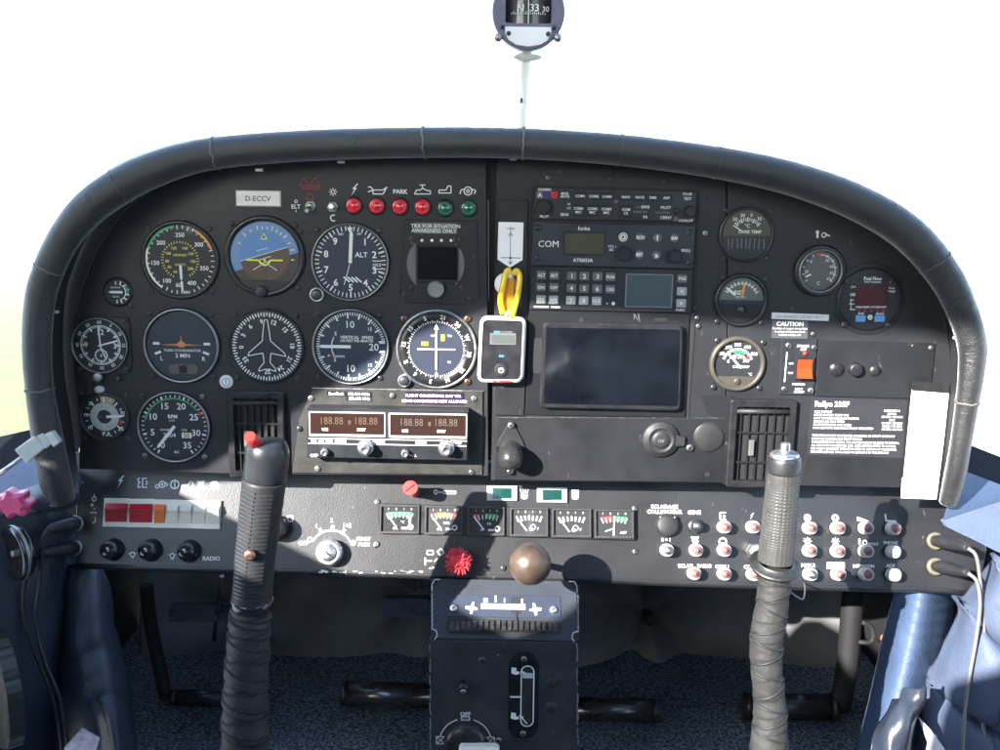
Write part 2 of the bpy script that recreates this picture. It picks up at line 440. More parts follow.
# thin ground haze: far things pale, near things clear
hz = MB(k=1); hz.solid([(-1500, -60), (1500, -60), (1500, 1500), (-1500, 1500)], -1, 40); hz.Fc([0, 3, 2, 1])
hm = bpy.data.materials.new('haze'); hm.use_nodes = True; _n = hm.node_tree; _n.nodes.remove(_n.nodes['Principled BSDF'])
_v = _n.nodes.new('ShaderNodeVolumePrincipled'); _v.inputs['Color'].default_value = (.95, .96, .97, 1); _v.inputs['Density'].default_value = .0016; _v.inputs['Anisotropy'].default_value = .2
_n.links.new(_v.outputs[0], _n.nodes['Material Output'].inputs['Volume'])
haze = hz.build('haze', hm); haze['kind'] = 'stuff'; tag(haze, 'pale haze over the distant grass and trees', 'haze')
# ---- windscreen: slightly dusty curved acrylic in front of the panel
gm = bpy.data.materials.new('dusty_acrylic'); gm.use_nodes = True
t = gm.node_tree; N = t.nodes; N.remove(N['Principled BSDF']); Lk = t.links.new
tr = N.new('ShaderNodeBsdfTransparent'); tl = N.new('ShaderNodeBsdfTranslucent'); tl.inputs['Color'].default_value = (.98, .93, .84, 1)
df = N.new('ShaderNodeBsdfDiffuse'); df.inputs['Color'].default_value = (.95, .95, .95, 1)
m0 = N.new('ShaderNodeMixShader'); m0.inputs[0].default_value = .5; Lk(tl.outputs[0], m0.inputs[1]); Lk(df.outputs[0], m0.inputs[2])
m1 = N.new('ShaderNodeMixShader'); m1.inputs[0].default_value = .07; Lk(tr.outputs[0], m1.inputs[1]); Lk(m0.outputs[0], m1.inputs[2])
Lk(m1.outputs[0], N['Material Output'].inputs['Surface'])
ws_pts = []
rows = []
for k in range(9):
    v = k/8; row = []
    for i in range(25):
        a = R(-88+176*i/24)
        lean = v*v*.55+v*.25
        row.append(Vector((O.x+(.72-.05*v)*math.sin(a), O.y+.02-lean*.75+(.48-.18*v)*math.cos(a), O.z-.14+v*.75)))
    rows.append(row)
ws = sheet('windscreen', rows, gm, None, 2, .003)
tag(ws, 'clear bright windscreen curving around behind the black padded panel edge', 'windscreen')
# ---- windscreen centre strip
st = world_thing('windscreen_strut', 'pale whitish strip rising behind the panel pad below the compass', 'strut', P(523, 95, -.06))
mb = MB(k=1); pts = [P(521.5, 142, -.055), P(522, 118, -.06), P(522.5, 90, -.065), P(523.5, 70, -.07), P(525, 52, -.075), P(526.5, 30, -.08)]
mb.tube(pts, [.004, .0045, .006, .0068, .0072, .0075], 12); wpart(mb, 'sealed_strip', m_strut, st)
mb = MB(k=1); mb.tube([P(521.5, 98, -.053), P(521.3, 103, -.053)], .0012, 8); wpart(mb, 'rivet', m_black, st)
# ---- unseen cabin shell added for shade; left opening cut to shape the sun patch
m_trim = mat('cabin_trim', (.16, .17, .19), .7, var=.1, vs=10)
m_seat = mat('tan_seat', (.30, .25, .19), .75, var=.3, vs=12)  # left seat made tan for brown reflections in the dials
def cabin():
    o = O
    hole = [(-.70, .10), (-.42, .08), (-.52, .135), (-.66, .27), (-.78, .385), (-.90, .475), (-1.05, .535), (-1.22, .6), (-1.42, .685), (-1.8, .76), (-2.6, .62), (-2.7, -.05), (-1.36, -.05), (-1.30, .2), (-1.18, .25), (-1.03, .252), (-.985, .185), (-.93, .14), (-.77, .13)]
    outer = [(-.7, -.5), (-.12, -.15), (-.14, .3), (-.3, .7), (-.6, .98), (-.85, 1), (-1.05, 1), (-1.22, 1), (-1.42, 1), (-1.9, 1), (-2.9, 1.0), (-2.9, -.5), (-2.0, -.5), (-1.4, -.5), (-1.3, -.5), (-1.15, -.5), (-1.0, -.5), (-.85, -.5), (-.77, -.5)]
    n = len(hole)
    mb = MB(k=1)
    for x in (0, 1):
        xx = o.x-.75-x*.03
        ri = [mb.V((xx, o.y+y, o.z+z)) for y, z in hole]; ro = [mb.V((xx, o.y+y, o.z+z)) for y, z in outer]
        for i in range(n):
            j = (i+1) % n; mb.Fc((ri[i], ri[j], ro[j], ro[i]))
        if x == 0: a = ri
        else:
            for i in range(n): j = (i+1) % n; mb.Fc((a[i], a[j], ri[j], ri[i]))
    r = world_thing('canopy', 'grey canopy and cabin shell closed around the cockpit behind the panel', 'canopy', Vector((o.x, o.y-1.2, o.z)))
    wpart(mb, 'shade_frame', m_trim, r)
    mb2 = MB(k=1)
    for x in (0, 1):
        xx = o.x+.75+x*.03
        hole2 = [(y, z) for y, z in hole]
        ri = [mb2.V((xx, o.y+y, o.z+z)) for y, z in hole2]; ro = [mb2.V((xx, o.y+y, o.z+z)) for y, z in outer]
        for i in range(n): j = (i+1) % n; mb2.Fc((ri[i], ri[j], ro[j], ro[i]))
        if x == 0: a2 = ri
        else:
            for i in range(n): j = (i+1) % n; mb2.Fc((a2[i], a2[j], ri[j], ri[i]))
    wpart(mb2, 'shade_frame', m_trim, r)
    mb = MB(k=1); mb.T = Matrix.Translation(o)
    mb.solid([(-.78, -2.9), (.78, -2.9), (.78, -.62), (-.78, -.62)], 1.0, 1.03); wpart(mb, 'roof_panel', m_trim, r)
    mb = MB(k=1); mb.T = Matrix.Translation(o)
    mb.solid([(-.78, -2.93), (.78, -2.93), (.78, -2.90), (-.78, -2.90)], -.5, 1.0); wpart(mb, 'bulkhead', m_trim, r)
    mb = MB(k=1); mb.T = Matrix.Translation(o)
    mb.solid([(-.78, -2.93), (.78, -2.93), (.78, -1.15), (-.78, -1.15)], -.5, -.47); wpart(mb, 'cabin_floor', m_dark, r)
    for sx in (-.34, .34):
        mb = MB(k=1); mb.T = Matrix.Translation(o+Vector((sx, 0, 0)))
        mb.solid(rrect(-.25, .25, -1.15, -.62, .06), -.46, -.24, .05); wpart(mb, 'seat_cushion', m_blue, r)
        mb = MB(k=1); mb.T = Matrix.Translation(o+Vector((sx, -1.12, -.25))) @ Matrix.Rotation(R(12), 4, 'X')
        mb.solid(rrect(-.25, .25, -.12, 0, .04), 0, .55, .05); wpart(mb, 'seat_back', m_seat if sx < 0 else m_blue, r)
cabin()
# ---- footwell
def wquad(name, pts, m, kind=None, thick=0):
    me = bpy.data.meshes.new(name); c = sum((Vector(p) for p in pts), Vector())/len(pts)
    me.from_pydata([Vector(p)-c for p in pts], [], [tuple(range(len(pts)))]); me.materials.append(m)
    ob = bpy.data.objects.new(name, me); COL.objects.link(ob); ob.location = c
    if kind: ob['kind'] = kind
    return ob
zf, yf = Z_FLOOR, Y_FIRE
x0, x1 = O.x-.75, O.x+.75
def carpet_floor():
    n = 60; vs = []; fs = []
    for j in range(n+1):
        for i in range(n+1):
            x = x0+(x1-x0)*i/n; y = O.y-1.2+(yf-O.y+1.2)*j/n
            vs.append((x-O.x, y-O.y, .004*math.sin(x*23)*math.sin(y*17)+.012*max(0, (y-yf+.12)/.12)**2))
    for j in range(n):
        for i in range(n): a = j*(n+1)+i; fs.append((a, a+1, a+n+2, a+n+1))
    me = bpy.data.meshes.new('floor'); me.from_pydata(vs, [], fs); me.materials.append(m_carpet)
    me.polygons.foreach_set('use_smooth', [True]*len(fs))
    ob = bpy.data.objects.new('floor', me); COL.objects.link(ob); ob.location = (O.x, O.y, zf); ob['kind'] = 'structure'
carpet_floor()
BTN = at_y(650, 620, Y_FIRE-.06)
def fold(p, u, v):
    y = .016*math.sin(p.x*14+9*v)+.010*math.sin(p.x*31-6*v)
    for bx, bz in ((BTN.x, BTN.z), (-.12, BTN.z+.03), (-.38, BTN.z)):
        dx, dz = p.x-bx, p.z-bz; rr_ = math.hypot(dx, dz); an = math.atan2(dz, dx)
        y += .026*math.exp(-rr_/.16)*math.cos(5*an+.9)*min(1, rr_/.03)-.035*math.exp(-(rr_/.035)**2)
    return p+Vector((0, -.02-y, 0))
fw = sheet('firewall_cover', [[Vector((O.x-.53+1.06*i/12, yf-.01-.05*max(0, 1-abs(z-zf)/.15), z)) for i in range(13)] for z in (zf-.01, zf+.08, zf+.15, zf+.22, zf+.28)], m_fire, None, 14, .008, fn=fold)
tag(fw, 'dark grey quilted cover at the back of the footwell under the panel', 'firewall cover')
# side walls of the footwell + dark back so no sky shows below the panel
for sgn, nm in ((-1, 'left'), (1, 'right')):
    w = MB(k=1); xx = O.x+sgn*.56
    w.solid([(min(xx, xx+sgn*.02), O.y-.0), (max(xx, xx+sgn*.02), O.y-.0), (max(xx, xx+sgn*.02), yf+.05), (min(xx, xx+sgn*.02), yf+.05)], zf-.02, O.z-.2)
    o_ = w.build('footwell_wall', m_dark)
    tag(o_, 'black footwell side wall below the %s end of the panel' % nm, 'footwell wall')
# fuselage skin outside the footwell, closes the nose from below
w = MB(k=1); w.solid([(O.x-.62, yf+.06), (O.x+.62, yf+.06), (O.x+.62, yf+.09), (O.x-.62, yf+.09)], zf-.05, O.z-.02); tag(w.build('firewall', m_dark), 'black firewall closing the footwell behind the panel', 'firewall')
w = MB(k=1); w.solid([(O.x-.545, O.y+.12), (O.x+.545, O.y+.12), (O.x+.545, yf+.02), (O.x-.545, yf+.02)], O.z-.20, O.z-.17); tag(w.build('panel_shelf', m_dark), 'black shelf under the panel covering the footwell', 'shelf')
# ================================================================ instrument panel
fp = Fr(500, 375)
panel = thing('instrument_panel', 'dark grey metal instrument panel holding the dials and radios', 'instrument panel', fp)
roll_px = [(62, 500, 13, .040), (55, 478, 15.5, .046), (46, 430, 14.5, .050), (39.5, 388, 13.5, .050), (37, 345, 14, .050), (40, 300, 14.5, .050), (48.5, 270, 14.8, .050), (63, 240, 15.5, .048), (82, 215, 17, .046), (106, 195, 18, .044), (146, 173, 17.5, .040),
           (205, 155, 16, .034), (300, 146, 15.5, .034), (420, 142.5, 15.2, .034), (520, 143.5, 15.2, .034), (620, 150, 15.5, .034), (720, 163, 16, .034),
           (800, 181, 17, .034), (866, 207, 18, .036), (912, 237, 18, .038), (944, 275, 16.5, .042), (962, 310, 15, .044), (972, 345, 13.8, .044), (971, 375, 12.2, .044), (967, 403, 11, .042), (960.5, 445, 10, .038), (954.5, 478, 10.2, .032), (948, 503, 8.5, .026)]
plate_edge = [(x+dx, y+dy) for (x, y, r, h), dx, dy in [(q, 0, 0) for q in roll_px]]
mb = MB(fp)
back = [fp.l(max(70, min(942, x)) if y > 470 else x, min(y, 471), 30)[:2] for x, y, r, h in roll_px]
mb.solid([tuple(p) for p in back], -14, -8); mb.build('backing_plate', m_matte, panel)
def clip_top(pts):      # helper: plate outlines follow the pad
    return pts
lp = [(79, 469), (80, 420), (74, 380), (72, 330), (80, 292), (96, 250), (122, 212), (158, 184), (210, 166), (300, 157), (420, 153), (486, 153), (487.5, 300), (488.5, 476), (300, 474.5), (222, 473.5), (150, 471)]
mb = MB(fp); mb.pbox(lp, -4, 0, .6); mb.build('instrument_plate', m_panel, panel)
mb = MB(fp); mb.pbox([(497, 154), (620, 160), (697, 172), (726, 176), (727, 330), (724, 483), (560, 481.5), (491, 480.5), (494, 320)], -4, -.6, .5); mb.build('radio_plate', m_panel, panel)
mb = MB(fp); mb.pbox([(727.5, 176), (800, 190), (860, 214), (906, 246), (936, 290), (950, 345), (952, 400), (946, 450), (938, 487), (830, 485.5), (725, 484.5), (728, 330)], -4, 0, .6); mb.build('copilot_plate', m_panel, panel)
# centre strip between the two plates
mb = MB(fp); mb.pbox([(499, 200), (528, 200.5), (527, 330), (524, 416), (495, 415), (497, 330)], -.6, 2, .5); mb.build('dividing_strip', m_plate, panel)
mb = MB(fp); mb.pbox([(497, 417), (724, 418), (722, 482.4), (494, 480)], -.6, 1.4, .5); mb.build('cover_plate', m_plate, panel)
mb = MB(fp); mb.solid([fp.l(x, y, 1.2)[:2] for x, y in [(702, 396), (733, 396), (731, 484), (722, 484), (721, 420), (706, 412)]], -.2, 1.2, .5); mb.build('cover_bracket', m_plate, panel)
# edge worn to bare metal
mb = MB(fp)
for a, b in (((497, 417.3), (724, 418.2)), ((488.3, 200), (488.8, 300))): mb.pl([a, b], .5, 1.5)
for k in range(26):
    x = random.uniform(500, 720); y = 417.6+random.uniform(-.3, .4); mb.pl([(x, y), (x+random.uniform(1, 6), y)], .6, 1.55)
mb.build('worn_edge', m_steel, panel)
# loose holes and spare screws in the plate
mb = MB(fp)
for x, y, r in [(205, 178, 2.2), (479, 175, 2.6), (509, 170, 3), (539, 173, 1.6), (560, 172.5, 2), (549, 178, 1.4), (610, 180, 1.4), (662, 182, 1.4), (707, 197, 1.4), (705, 248, 1.6), (82, 461, 2.4), (75, 330, 1.6), (81, 345, 1.4), (707, 474, 2.8)]:
    q = fp.l(x, y, .5); mb.disc(r, 1.6 if x == 707 and y == 474 else .5, q[0], q[1], 14)
mb.build('screw_hole', m_matte, panel)
for x, y, m in [(548, 177.5, m_steel), (705, 233, m_alu), (560, 172, m_dsteel), (610, 179, m_dsteel), (664, 181.5, m_dsteel), (300, 232, m_dsteel), (697, 318, m_steel), (698, 326, m_steel), (696, 308, m_dsteel), (913, 346, m_dsteel), (931, 347, m_alu), (813, 334, m_steel), (889, 238, m_dsteel)]:
    pscrew(fp, panel, x, y, 2.4, .4, m)
# printed symbols of the warning lights and switches
def S(fn, name='printed_symbol', m=m_print, root=panel, fr=fp, z=.4):
    mb = MB(fr); fn(mb, z); return mb.build(name, m, root)
def bolt(x, y, k):
    def f(mb, z):
        q = [(x+3*k, y-7*k), (x-2.2*k, y-1*k), (x+.4*k, y-1*k), (x-3.4*k, y+7*k), (x+3.2*k, y-2.4*k), (x+.8*k, y-2.4*k), (x+5*k, y-7*k)]
        mb.flat(mb.px(q, z), z)
    return f
S(bolt(354, 190, .9))
def oilcan(x, y, k=1):
    return lambda mb, z: (mb.pl([(x-9*k, y-3*k), (x-6*k, y-3*k), (x-4*k, y), (x+6*k, y), (x+10*k, y-3*k), (x+6*k, y+4*k), (x-4*k, y+4*k), (x-4*k, y), (x-9*k, y+2)], 1.1, z))
S(oilcan(377, 190))
S(lambda mb, z: mb.ptext('PARK', 400.5, 191.5, 4, z, bold=.03), 'printed_lettering')
def car(x, y): return lambda mb, z: (mb.pl([(x-8, y+3), (x-6, y-1), (x-2, y-1), (x, y-3), (x+3, y-1), (x+8, y), (x+8, y+3), (x-8, y+3)], 1, z), mb.pl([(x-3, y-6), (x+3, y-6)], 1, z), mb.pl([(x, y-6), (x, y-3)], 1, z))
S(car(422.5, 191))
def pump(x, y, k=1): return lambda mb, z: (mb.pl([(x-7*k, y+3*k), (x-7*k, y), (x, y), (x+2*k, y-4*k), (x+5*k, y-4*k), (x+5*k, y+3*k), (x-7*k, y+3*k)], 1, z))
S(pump(446, 190))
def beacon(x, y): return lambda mb, z: (mb.arc(3.2, 4.3, 0, 360, z, *fp.l(x, y, z)[:2]), mb.arc(.8, 1.8, 0, 360, z, *fp.l(x, y, z)[:2]), mb.pl([(x-8, y+3), (x-7, y-1), (x-4, y-2)], 1, z), mb.pl([(x+4, y-2), (x+8, y), (x+6, y+3)], 1, z))
S(beacon(468, 191))
def sunny(x, y, fr=fp):
    def f(mb, z):
        q = fr.l(x, y, z)
        for a in range(0, 360, 45): mb.tick(a, 2.2, 4, .8, z, q[0], q[1])
        mb.arc(1.2, 2, 0, 360, z, q[0], q[1])
    return f
S(sunny(333, 192))
S(lambda mb, z: (mb.arc(2.2, 3.4, 150, 390, z, *fp.l(333.5, 218, z)[:2])))
S(lambda mb, z: (mb.ptext('ELT', 296, 206.5, 4, z, bold=.02), mb.arc(1, 1.7, 0, 360, z, *fp.l(296, 201.5, z)[:2]), mb.pl([(296, 210), (296, 212)], .8, z)), 'printed_lettering')
def rtri(mb, z):
    for x, y, k in ((304, 182, 5), (315, 182, 5), (310, 196, 4.4)):
        mb.pl([(x-k, y+k*.7), (x, y-k*.8), (x+k, y+k*.7)], .8, z, True)
    for x in (301, 306, 311, 316): mb.pl([(x, 186), (x+5, 190)], .8, z); mb.pl([(x+5, 186), (x, 190)], .8, z)
S(rtri, 'printed_symbol', mat('faded_red_print', (.22, .02, .02), .6))
S(lambda mb, z: (mb.pl([(817.5, 232), (817.5, 238)], 2, z), mb.arc(0, 1.6, 0, 360, z, *fp.l(817.5, 232, z)[:2]), mb.arc(1.6, 2.6, 0, 360, z, *fp.l(824, 235, z)[:2]), mb.pl([(825, 234), (830, 236)], 1.4, z)))
# ---- padded roll
roll = world_thing('panel_pad', 'thick black leather padded roll around the top and sides of the panel', 'padded edge', P(520, 143.5, .034))
ctr = [P(x, y, h) for x, y, r, h in roll_px]; sc = [((p-CAM).dot(f_)/F) for p in ctr]
cc = catmull(ctr, 30); rr = catmull([Vector((q[2]*s_, 0, 0)) for q, s_ in zip(roll_px, sc)], 30)
rng = random.Random(3)
wr = [[rng.uniform(.5, 1.5), rng.uniform(0, 6.28), rng.uniform(2, 5)] for _ in cc]
from mathutils import noise as NZ
def wrinkle(i, th):
    x, c_, s_ = i*.06, math.cos(th), math.sin(th)
    w_ = NZ.noise(Vector((x*.7, c_*1.3, s_*1.3)))*.012
    ridge = 1-abs(NZ.noise(Vector((x*11+1.5*NZ.noise(Vector((x*2, c_, s_))), c_*1.6, s_*1.6+4))))*2
    w_ += .020*max(0, ridge)**4*1.1*max(0, NZ.noise(Vector((x*1.1, c_*.8+9, s_*.8)))+.25)
    w_ += .024*NZ.noise(Vector((i*.42, c_*.9+3, s_*.9)))*(.4+max(0, NZ.noise(Vector((x*.5, c_*.6, s_*.6+7)))*1.6))
    return 1+w_-.01
mb = MB(k=1); mb.tube(cc, [r.x for r in rr], 64, mod=wrinkle); wpart(mb, 'leather_cover', m_leather, roll)
# turned-in lip going back to the panel
mb = MB(k=1); a_ = [mb.V(p + A.n*.0) for p in cc]; b_ = [mb.V(p - A.n*((p-A.o).dot(A.n)+.004)) for p in cc]
for i in range(len(cc)-1): mb.Fc((a_[i], a_[i+1], b_[i+1], b_[i]), True)
wpart(mb, 'pad_lip', m_matte, roll)
def seam_at(x, y, n=1):
    best = min(range(len(cc)), key=lambda i: (at_pix(cc[i])-Vector((x, y))).length); return best
def at_pix(p):
    d = p-CAM; k = F/d.dot(f_); return Vector((500+d.dot(cr)*k, 375-d.dot(cu)*k))
for x, y, w_, bright in [(424, 142, .0011, 1), (523, 143, .0011, 1), (216, 153, .0010, 1), (120, 187, .0006, 0), (619, 150, .0007, 0), (718, 163, .0006, 0), (50, 270, .0007, 1), (40, 390, .0010, 1), (934, 262, .0006, 0), (967, 402, .0011, 1)]:
    i = seam_at(x, y); i = max(1, min(len(cc)-2, i)); tdir = (cc[i+1]-cc[i-1]).normalized(); mb = MB(k=1)
    up = Vector((0, 0, 1)); up = (up-tdir*up.dot(tdir)).normalized(); sd = tdir.cross(up); rad = rr[i].x*1.005
    pts = [cc[i]+(up*math.cos(a)+sd*math.sin(a))*rad+tdir*(rng.uniform(-.0009, .0009)) for a in [2*math.pi*k/40 for k in range(40)]]
    mb.tube(pts, w_, 6, closed=True); wpart(mb, 'seam', m_seam if bright else m_leather, roll)
# little white clips under the pad
for x, y in [(259, 170, ), (341, 162), (513, 159), (882, 225), (957, 338), (55, 312)]:
    fr = Fr(x, y, .02); mb = MB(fr); mb.solid(rrect(-3.6, 3.6, -1.4, 1.4, 1), -2, 2, .5)
    mb.T = None; mb.v = [roll.matrix_world.inverted() @ (fr.M @ (v*fr.s)) for v in mb.v]; mb.k = 1; mb.build('clip', m_lever, roll)
ge = world_thing('windscreen_edge', 'pale strip along the windscreen base just above the pad on the left', 'trim strip', P(200, 147, -.02))  # pale tube modelled in place of the blown highlight on the pad rim
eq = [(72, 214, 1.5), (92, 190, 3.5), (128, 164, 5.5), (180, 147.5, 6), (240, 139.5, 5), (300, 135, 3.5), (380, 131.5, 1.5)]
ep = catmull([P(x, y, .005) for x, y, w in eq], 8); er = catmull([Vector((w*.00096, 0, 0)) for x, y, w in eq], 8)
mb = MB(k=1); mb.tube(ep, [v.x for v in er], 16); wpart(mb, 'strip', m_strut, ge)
# ---- lower switch panel
fb = Fr(505, 530, 0, B)
swp = thing('switch_board', 'dark grey lower panel with rockers, small gauges and breakers', 'switch panel', fb)
mb = MB(fb)
mb.pbox([(76, 455), (150, 456), (500, 462), (800, 468), (950, 470), (988, 545), (980, 590), (940, 585), (800, 583.5), (640, 579.5), (590, 577), (440, 575), (400, 574), (280, 571), (150, 569), (78, 566.5)], -2.5, 0, .8); mb.build('face_plate', m_lower, swp)
mb = MB(fb)                                                     # rolled lower lip
pts = [fb.l(x, y, -4.5) for x, y in [(78, 567), (150, 569.5), (280, 571.5), (400, 574.5), (440, 575.5), (590, 577.5), (640, 580), (800, 584), (940, 585.5), (980, 590)]]
mb.tube(pts, 4.5, 12); mb.build('rolled_lip', m_lower, swp)
mb = MB(fb)
for k in range(30):
    x = random.choice([random.uniform(318, 348), random.uniform(316, 375), random.uniform(380, 420)]); y = 574+random.uniform(-2.5, 0) if x > 300 else 570+random.uniform(-1, 0)
    mb.pl([(x, y), (x+random.uniform(1, 5), y+random.uniform(-.4, .4))], random.uniform(.5, 1.2), .4)
mb.build('bare_scrape', m_alu, swp)
def SL(fn, name='printed_symbol', m=m_white): return S(fn, name, m, swp, fb, .4)
SL(bolt(121, 485, .95))
SL(lambda mb, z: (mb.pl([(141, 481), (139, 481), (139, 484), (141, 485), (139, 487), (139, 490), (142, 490)], 1.2, z), mb.pl([(148, 481), (143.5, 481), (143.5, 490), (148, 490)], 1.2, z), mb.pl([(146, 484), (148, 484), (148, 487), (146, 487)], 1, z)))
SL(lambda mb, z: (mb.arc(2.4, 3.5, 0, 360, z, *fb.l(163, 487, z)[:2]), mb.arc(0, 1.3, 0, 360, z, *fb.l(163, 487, z)[:2]), mb.arc(1.2, 2.2, 0, 360, z, *fb.l(158, 489, z)[:2]), mb.pl([(166, 485), (169, 487), (167, 489)], 1, z)))
SL(lambda mb, z: (mb.arc(3.4, 4.8, 0, 360, z, *fb.l(175.5, 487, z)[:2]), mb.pl([(175.5, 483), (175.5, 491)], 1.2, z)))
SL(pump(189, 487.5, .9))
SL(lambda mb, z: (mb.flat(mb.px([(198, 491), (205, 491), (204, 486), (199, 486)], z), z), mb.flat(mb.px([(197, 483), (206, 483), (205, 485.3), (198, 485.3)], z), z)))
SL(lambda mb, z: (mb.arc(3.2, 4.8, 250, 470, z, *fb.l(215, 488, z)[:2]), mb.pl([(210, 491), (220, 491)], 1.6, z), mb.arc(0, 1.8, 0, 360, z, *fb.l(215, 488, z)[:2])))
SL(lambda mb, z: (mb.arc(1.6, 2.4, 0, 360, z, *fb.l(95, 502, z)[:2]), mb.pl([(95, 497), (95, 500)], .8, z), mb.arc(.6, 1.4, 0, 360, z, *fb.l(93, 508, z)[:2]), mb.pl([(95, 511), (95, 513)], 1, z), mb.pl([(91, 515.5), (97, 515.5), (97, 517)], .9, z), mb.pl([(96, 520), (96, 525), (93, 526)], 1, z)))
def lampsym(x, y): return lambda mb, z: (mb.arc(1.6, 2.5, 200, 520, z, *fb.l(x, y, z)[:2]), mb.pl([(x-1.5, y+3), (x+1.5, y+3)], 1, z), mb.pl([(x-4.5, y-1), (x-3.2, y-1)], .8, z), mb.pl([(x+3.2, y-1), (x+4.5, y-1)], .8, z))
SL(lampsym(133, 557)); SL(lampsym(172.5, 558))
SL(lambda mb, z: mb.ptext('RADIO', 211.5, 560.5, 4, z, bold=.02), 'printed_lettering')
# ignition scale
def ign(mb, z):
    q = fb.l(331, 553, z)
    mb.arc(20.3, 22, -62, 62, z, q[0], q[1])
    for a in (-28, 2, 30): mb.tick(a, 20, 26, 3.2, z+.1, q[0], q[1])
    mb.arc(1.6, 2.8, 0, 360, z, *fb.l(310, 541, z)[:2]); mb.arc(0, 2.8, 0, 360, z, *fb.l(353, 544, z)[:2])
    mb.ptext('OFF', 303.5, 544.5, 4, z, bold=.02); mb.ptext('1', 316.5, 527, 4, z, bold=.03); mb.ptext('2', 332, 521.5, 4, z, bold=.03); mb.ptext('1+2', 347.5, 526.5, 4, z, bold=.03)
    mb.ptext('START', 363.5, 540, 3.4, z, bold=.04); mb.ptext('PUSH', 364, 545.5, 3.4, z, bold=.04)
    mb.pl([(288, 517.5), (293, 517.5), (293, 523), (288, 523)], 1.2, z, True); q2 = fb.l(262, 521, z); mb.arc(26, 27.2, 90, 150, z, q2[0], q2[1])
SL(ign, 'printed_lettering')
SL(lambda mb, z: (mb.pl([(434, 492.5), (436, 490), (438, 492.5), (436, 495)], .9, z, True), mb.pl([(439, 492.7), (442, 492.8)], 1, z), mb.pl([(443.5, 491.3), (456, 491.5), (456, 494), (443.5, 494)], .9, z, True)))
SL(lambda mb, z: (mb.pl([(427, 551), (433, 551), (433, 555), (427, 555)], .9, z, True), mb.pl([(425, 558), (425, 566)], 1, z), mb.pl([(425, 561.5), (432, 561.5)], 1, z), mb.pl([(434, 562), (437, 559)], 1, z), mb.pl([(429, 569), (434, 568)], 1.2, z), mb.pl([(437, 552), (441, 549), (444, 553), (440, 556)], .9, z, True)))
for x, y in [(524.5, 493), (575.5, 493)]:
    SL(lambda mb, z: (mb.flat(mb.px([(x-3.6, y+1), (x+3.6, y+1), (x+3, y+5), (x+1.6, y+6), (x-1.6, y+6), (x-3, y+5)], z), z), [mb.pl([(x+dx*.7, y), (x+dx, y-4)], .8, z) for dx in (-4, -1.3, 1.3, 4)] if x < 550 else mb.flat(mb.px([(x-3.6, y-4), (x+3.6, y-4), (x+3.6, y+.6), (x-3.6, y+.6)], z), z)), m=m_lever)
def brk_txt(mb, z):
    for t_, x, y, c in [('ECLAIRAGE', 665, 505.5, 3.7), ('COLLIMATEUR', 665, 510.5, 3.7), ('GENE', 694.5, 511, 3.7), ('B = 1', 666, 538.5, 3.2), ('ECLAIR', 686, 564.5, 3.3), ('RADIO', 704.5, 564.5, 3.3), ('COM.1', 722, 565, 3.3), ('COM.2', 751, 565, 3.3), ('NAV.2', 808.5, 563, 3.5), ('INTERCOM', 864, 563.5, 3.0), ('PHONE', 891.5, 540, 3), ('ADF', 891, 563, 3.4), ('PITOT', 874, 541.5, 2.6)]:
        mb.ptext(t_, x, y, c, z, bold=.03)
    mb.flat(mb.px([(827, 560), (845, 560), (845, 566.5), (827, 566.5)], z), z)
SL(brk_txt, 'printed_lettering')
SL(lambda mb, z: (mb.pl([(726.5, 511), (720.5, 511), (720.5, 518), (726.5, 518)], 1.4, z), mb.arc(0, 1.4, 0, 360, z, *fb.l(724.5, 514.8, z)[:2])))
SL(bolt(752, 514.5, .5))
SL(lambda mb, z: mb.disc(3.6, z, *fb.l(808, 515.5, z)[:2]))
SL(lambda mb, z: (mb.arc(2, 3.6, 0, 360, z, *fb.l(836, 515.5, z)[:2]), mb.pl([(834.8, 515), (834.8, 517)], 1, z), mb.pl([(837.2, 515), (837.2, 517)], 1, z)))
SL(lambda mb, z: mb.flat(mb.px([(858, 514), (870, 518.5), (858, 518.5)], z), z))
SL(lambda mb, z: mb.pl([(886, 511), (887, 518), (897, 518.5)], 1.8, z))
SL(lambda mb, z: (mb.pl([(691, 536), (699, 536)], 1.6, z), mb.pl([(692, 539), (698, 539), (697, 542), (693, 542)], 1.8, z)))
SL(lambda mb, z: (mb.arc(2.6, 4.2, 250, 470, z, *fb.l(723, 540, z)[:2]), mb.pl([(719, 542), (727, 542)], 1.6, z)))
SL(sunny(808, 539, fb)); SL(lambda mb, z: (sunny(836, 539, fb)(mb, z), mb.disc(1.6, z+.05, *fb.l(836, 539, z)[:2])))
SL(lambda mb, z: (mb.pl([(860, 536), (860, 542)], 1.8, z), mb.arc(1.6, 2.6, 0, 360, z, *fb.l(865.5, 540, z)[:2])))
for x, y, m in [(377.5, 503, m_alu), (376.5, 545, m_alu), (635, 507.5, m_steel), (635, 550.5, m_steel), (503, 568, m_dsteel)]: pscrew(fb, swp, x, y, 2.8, .4, m)
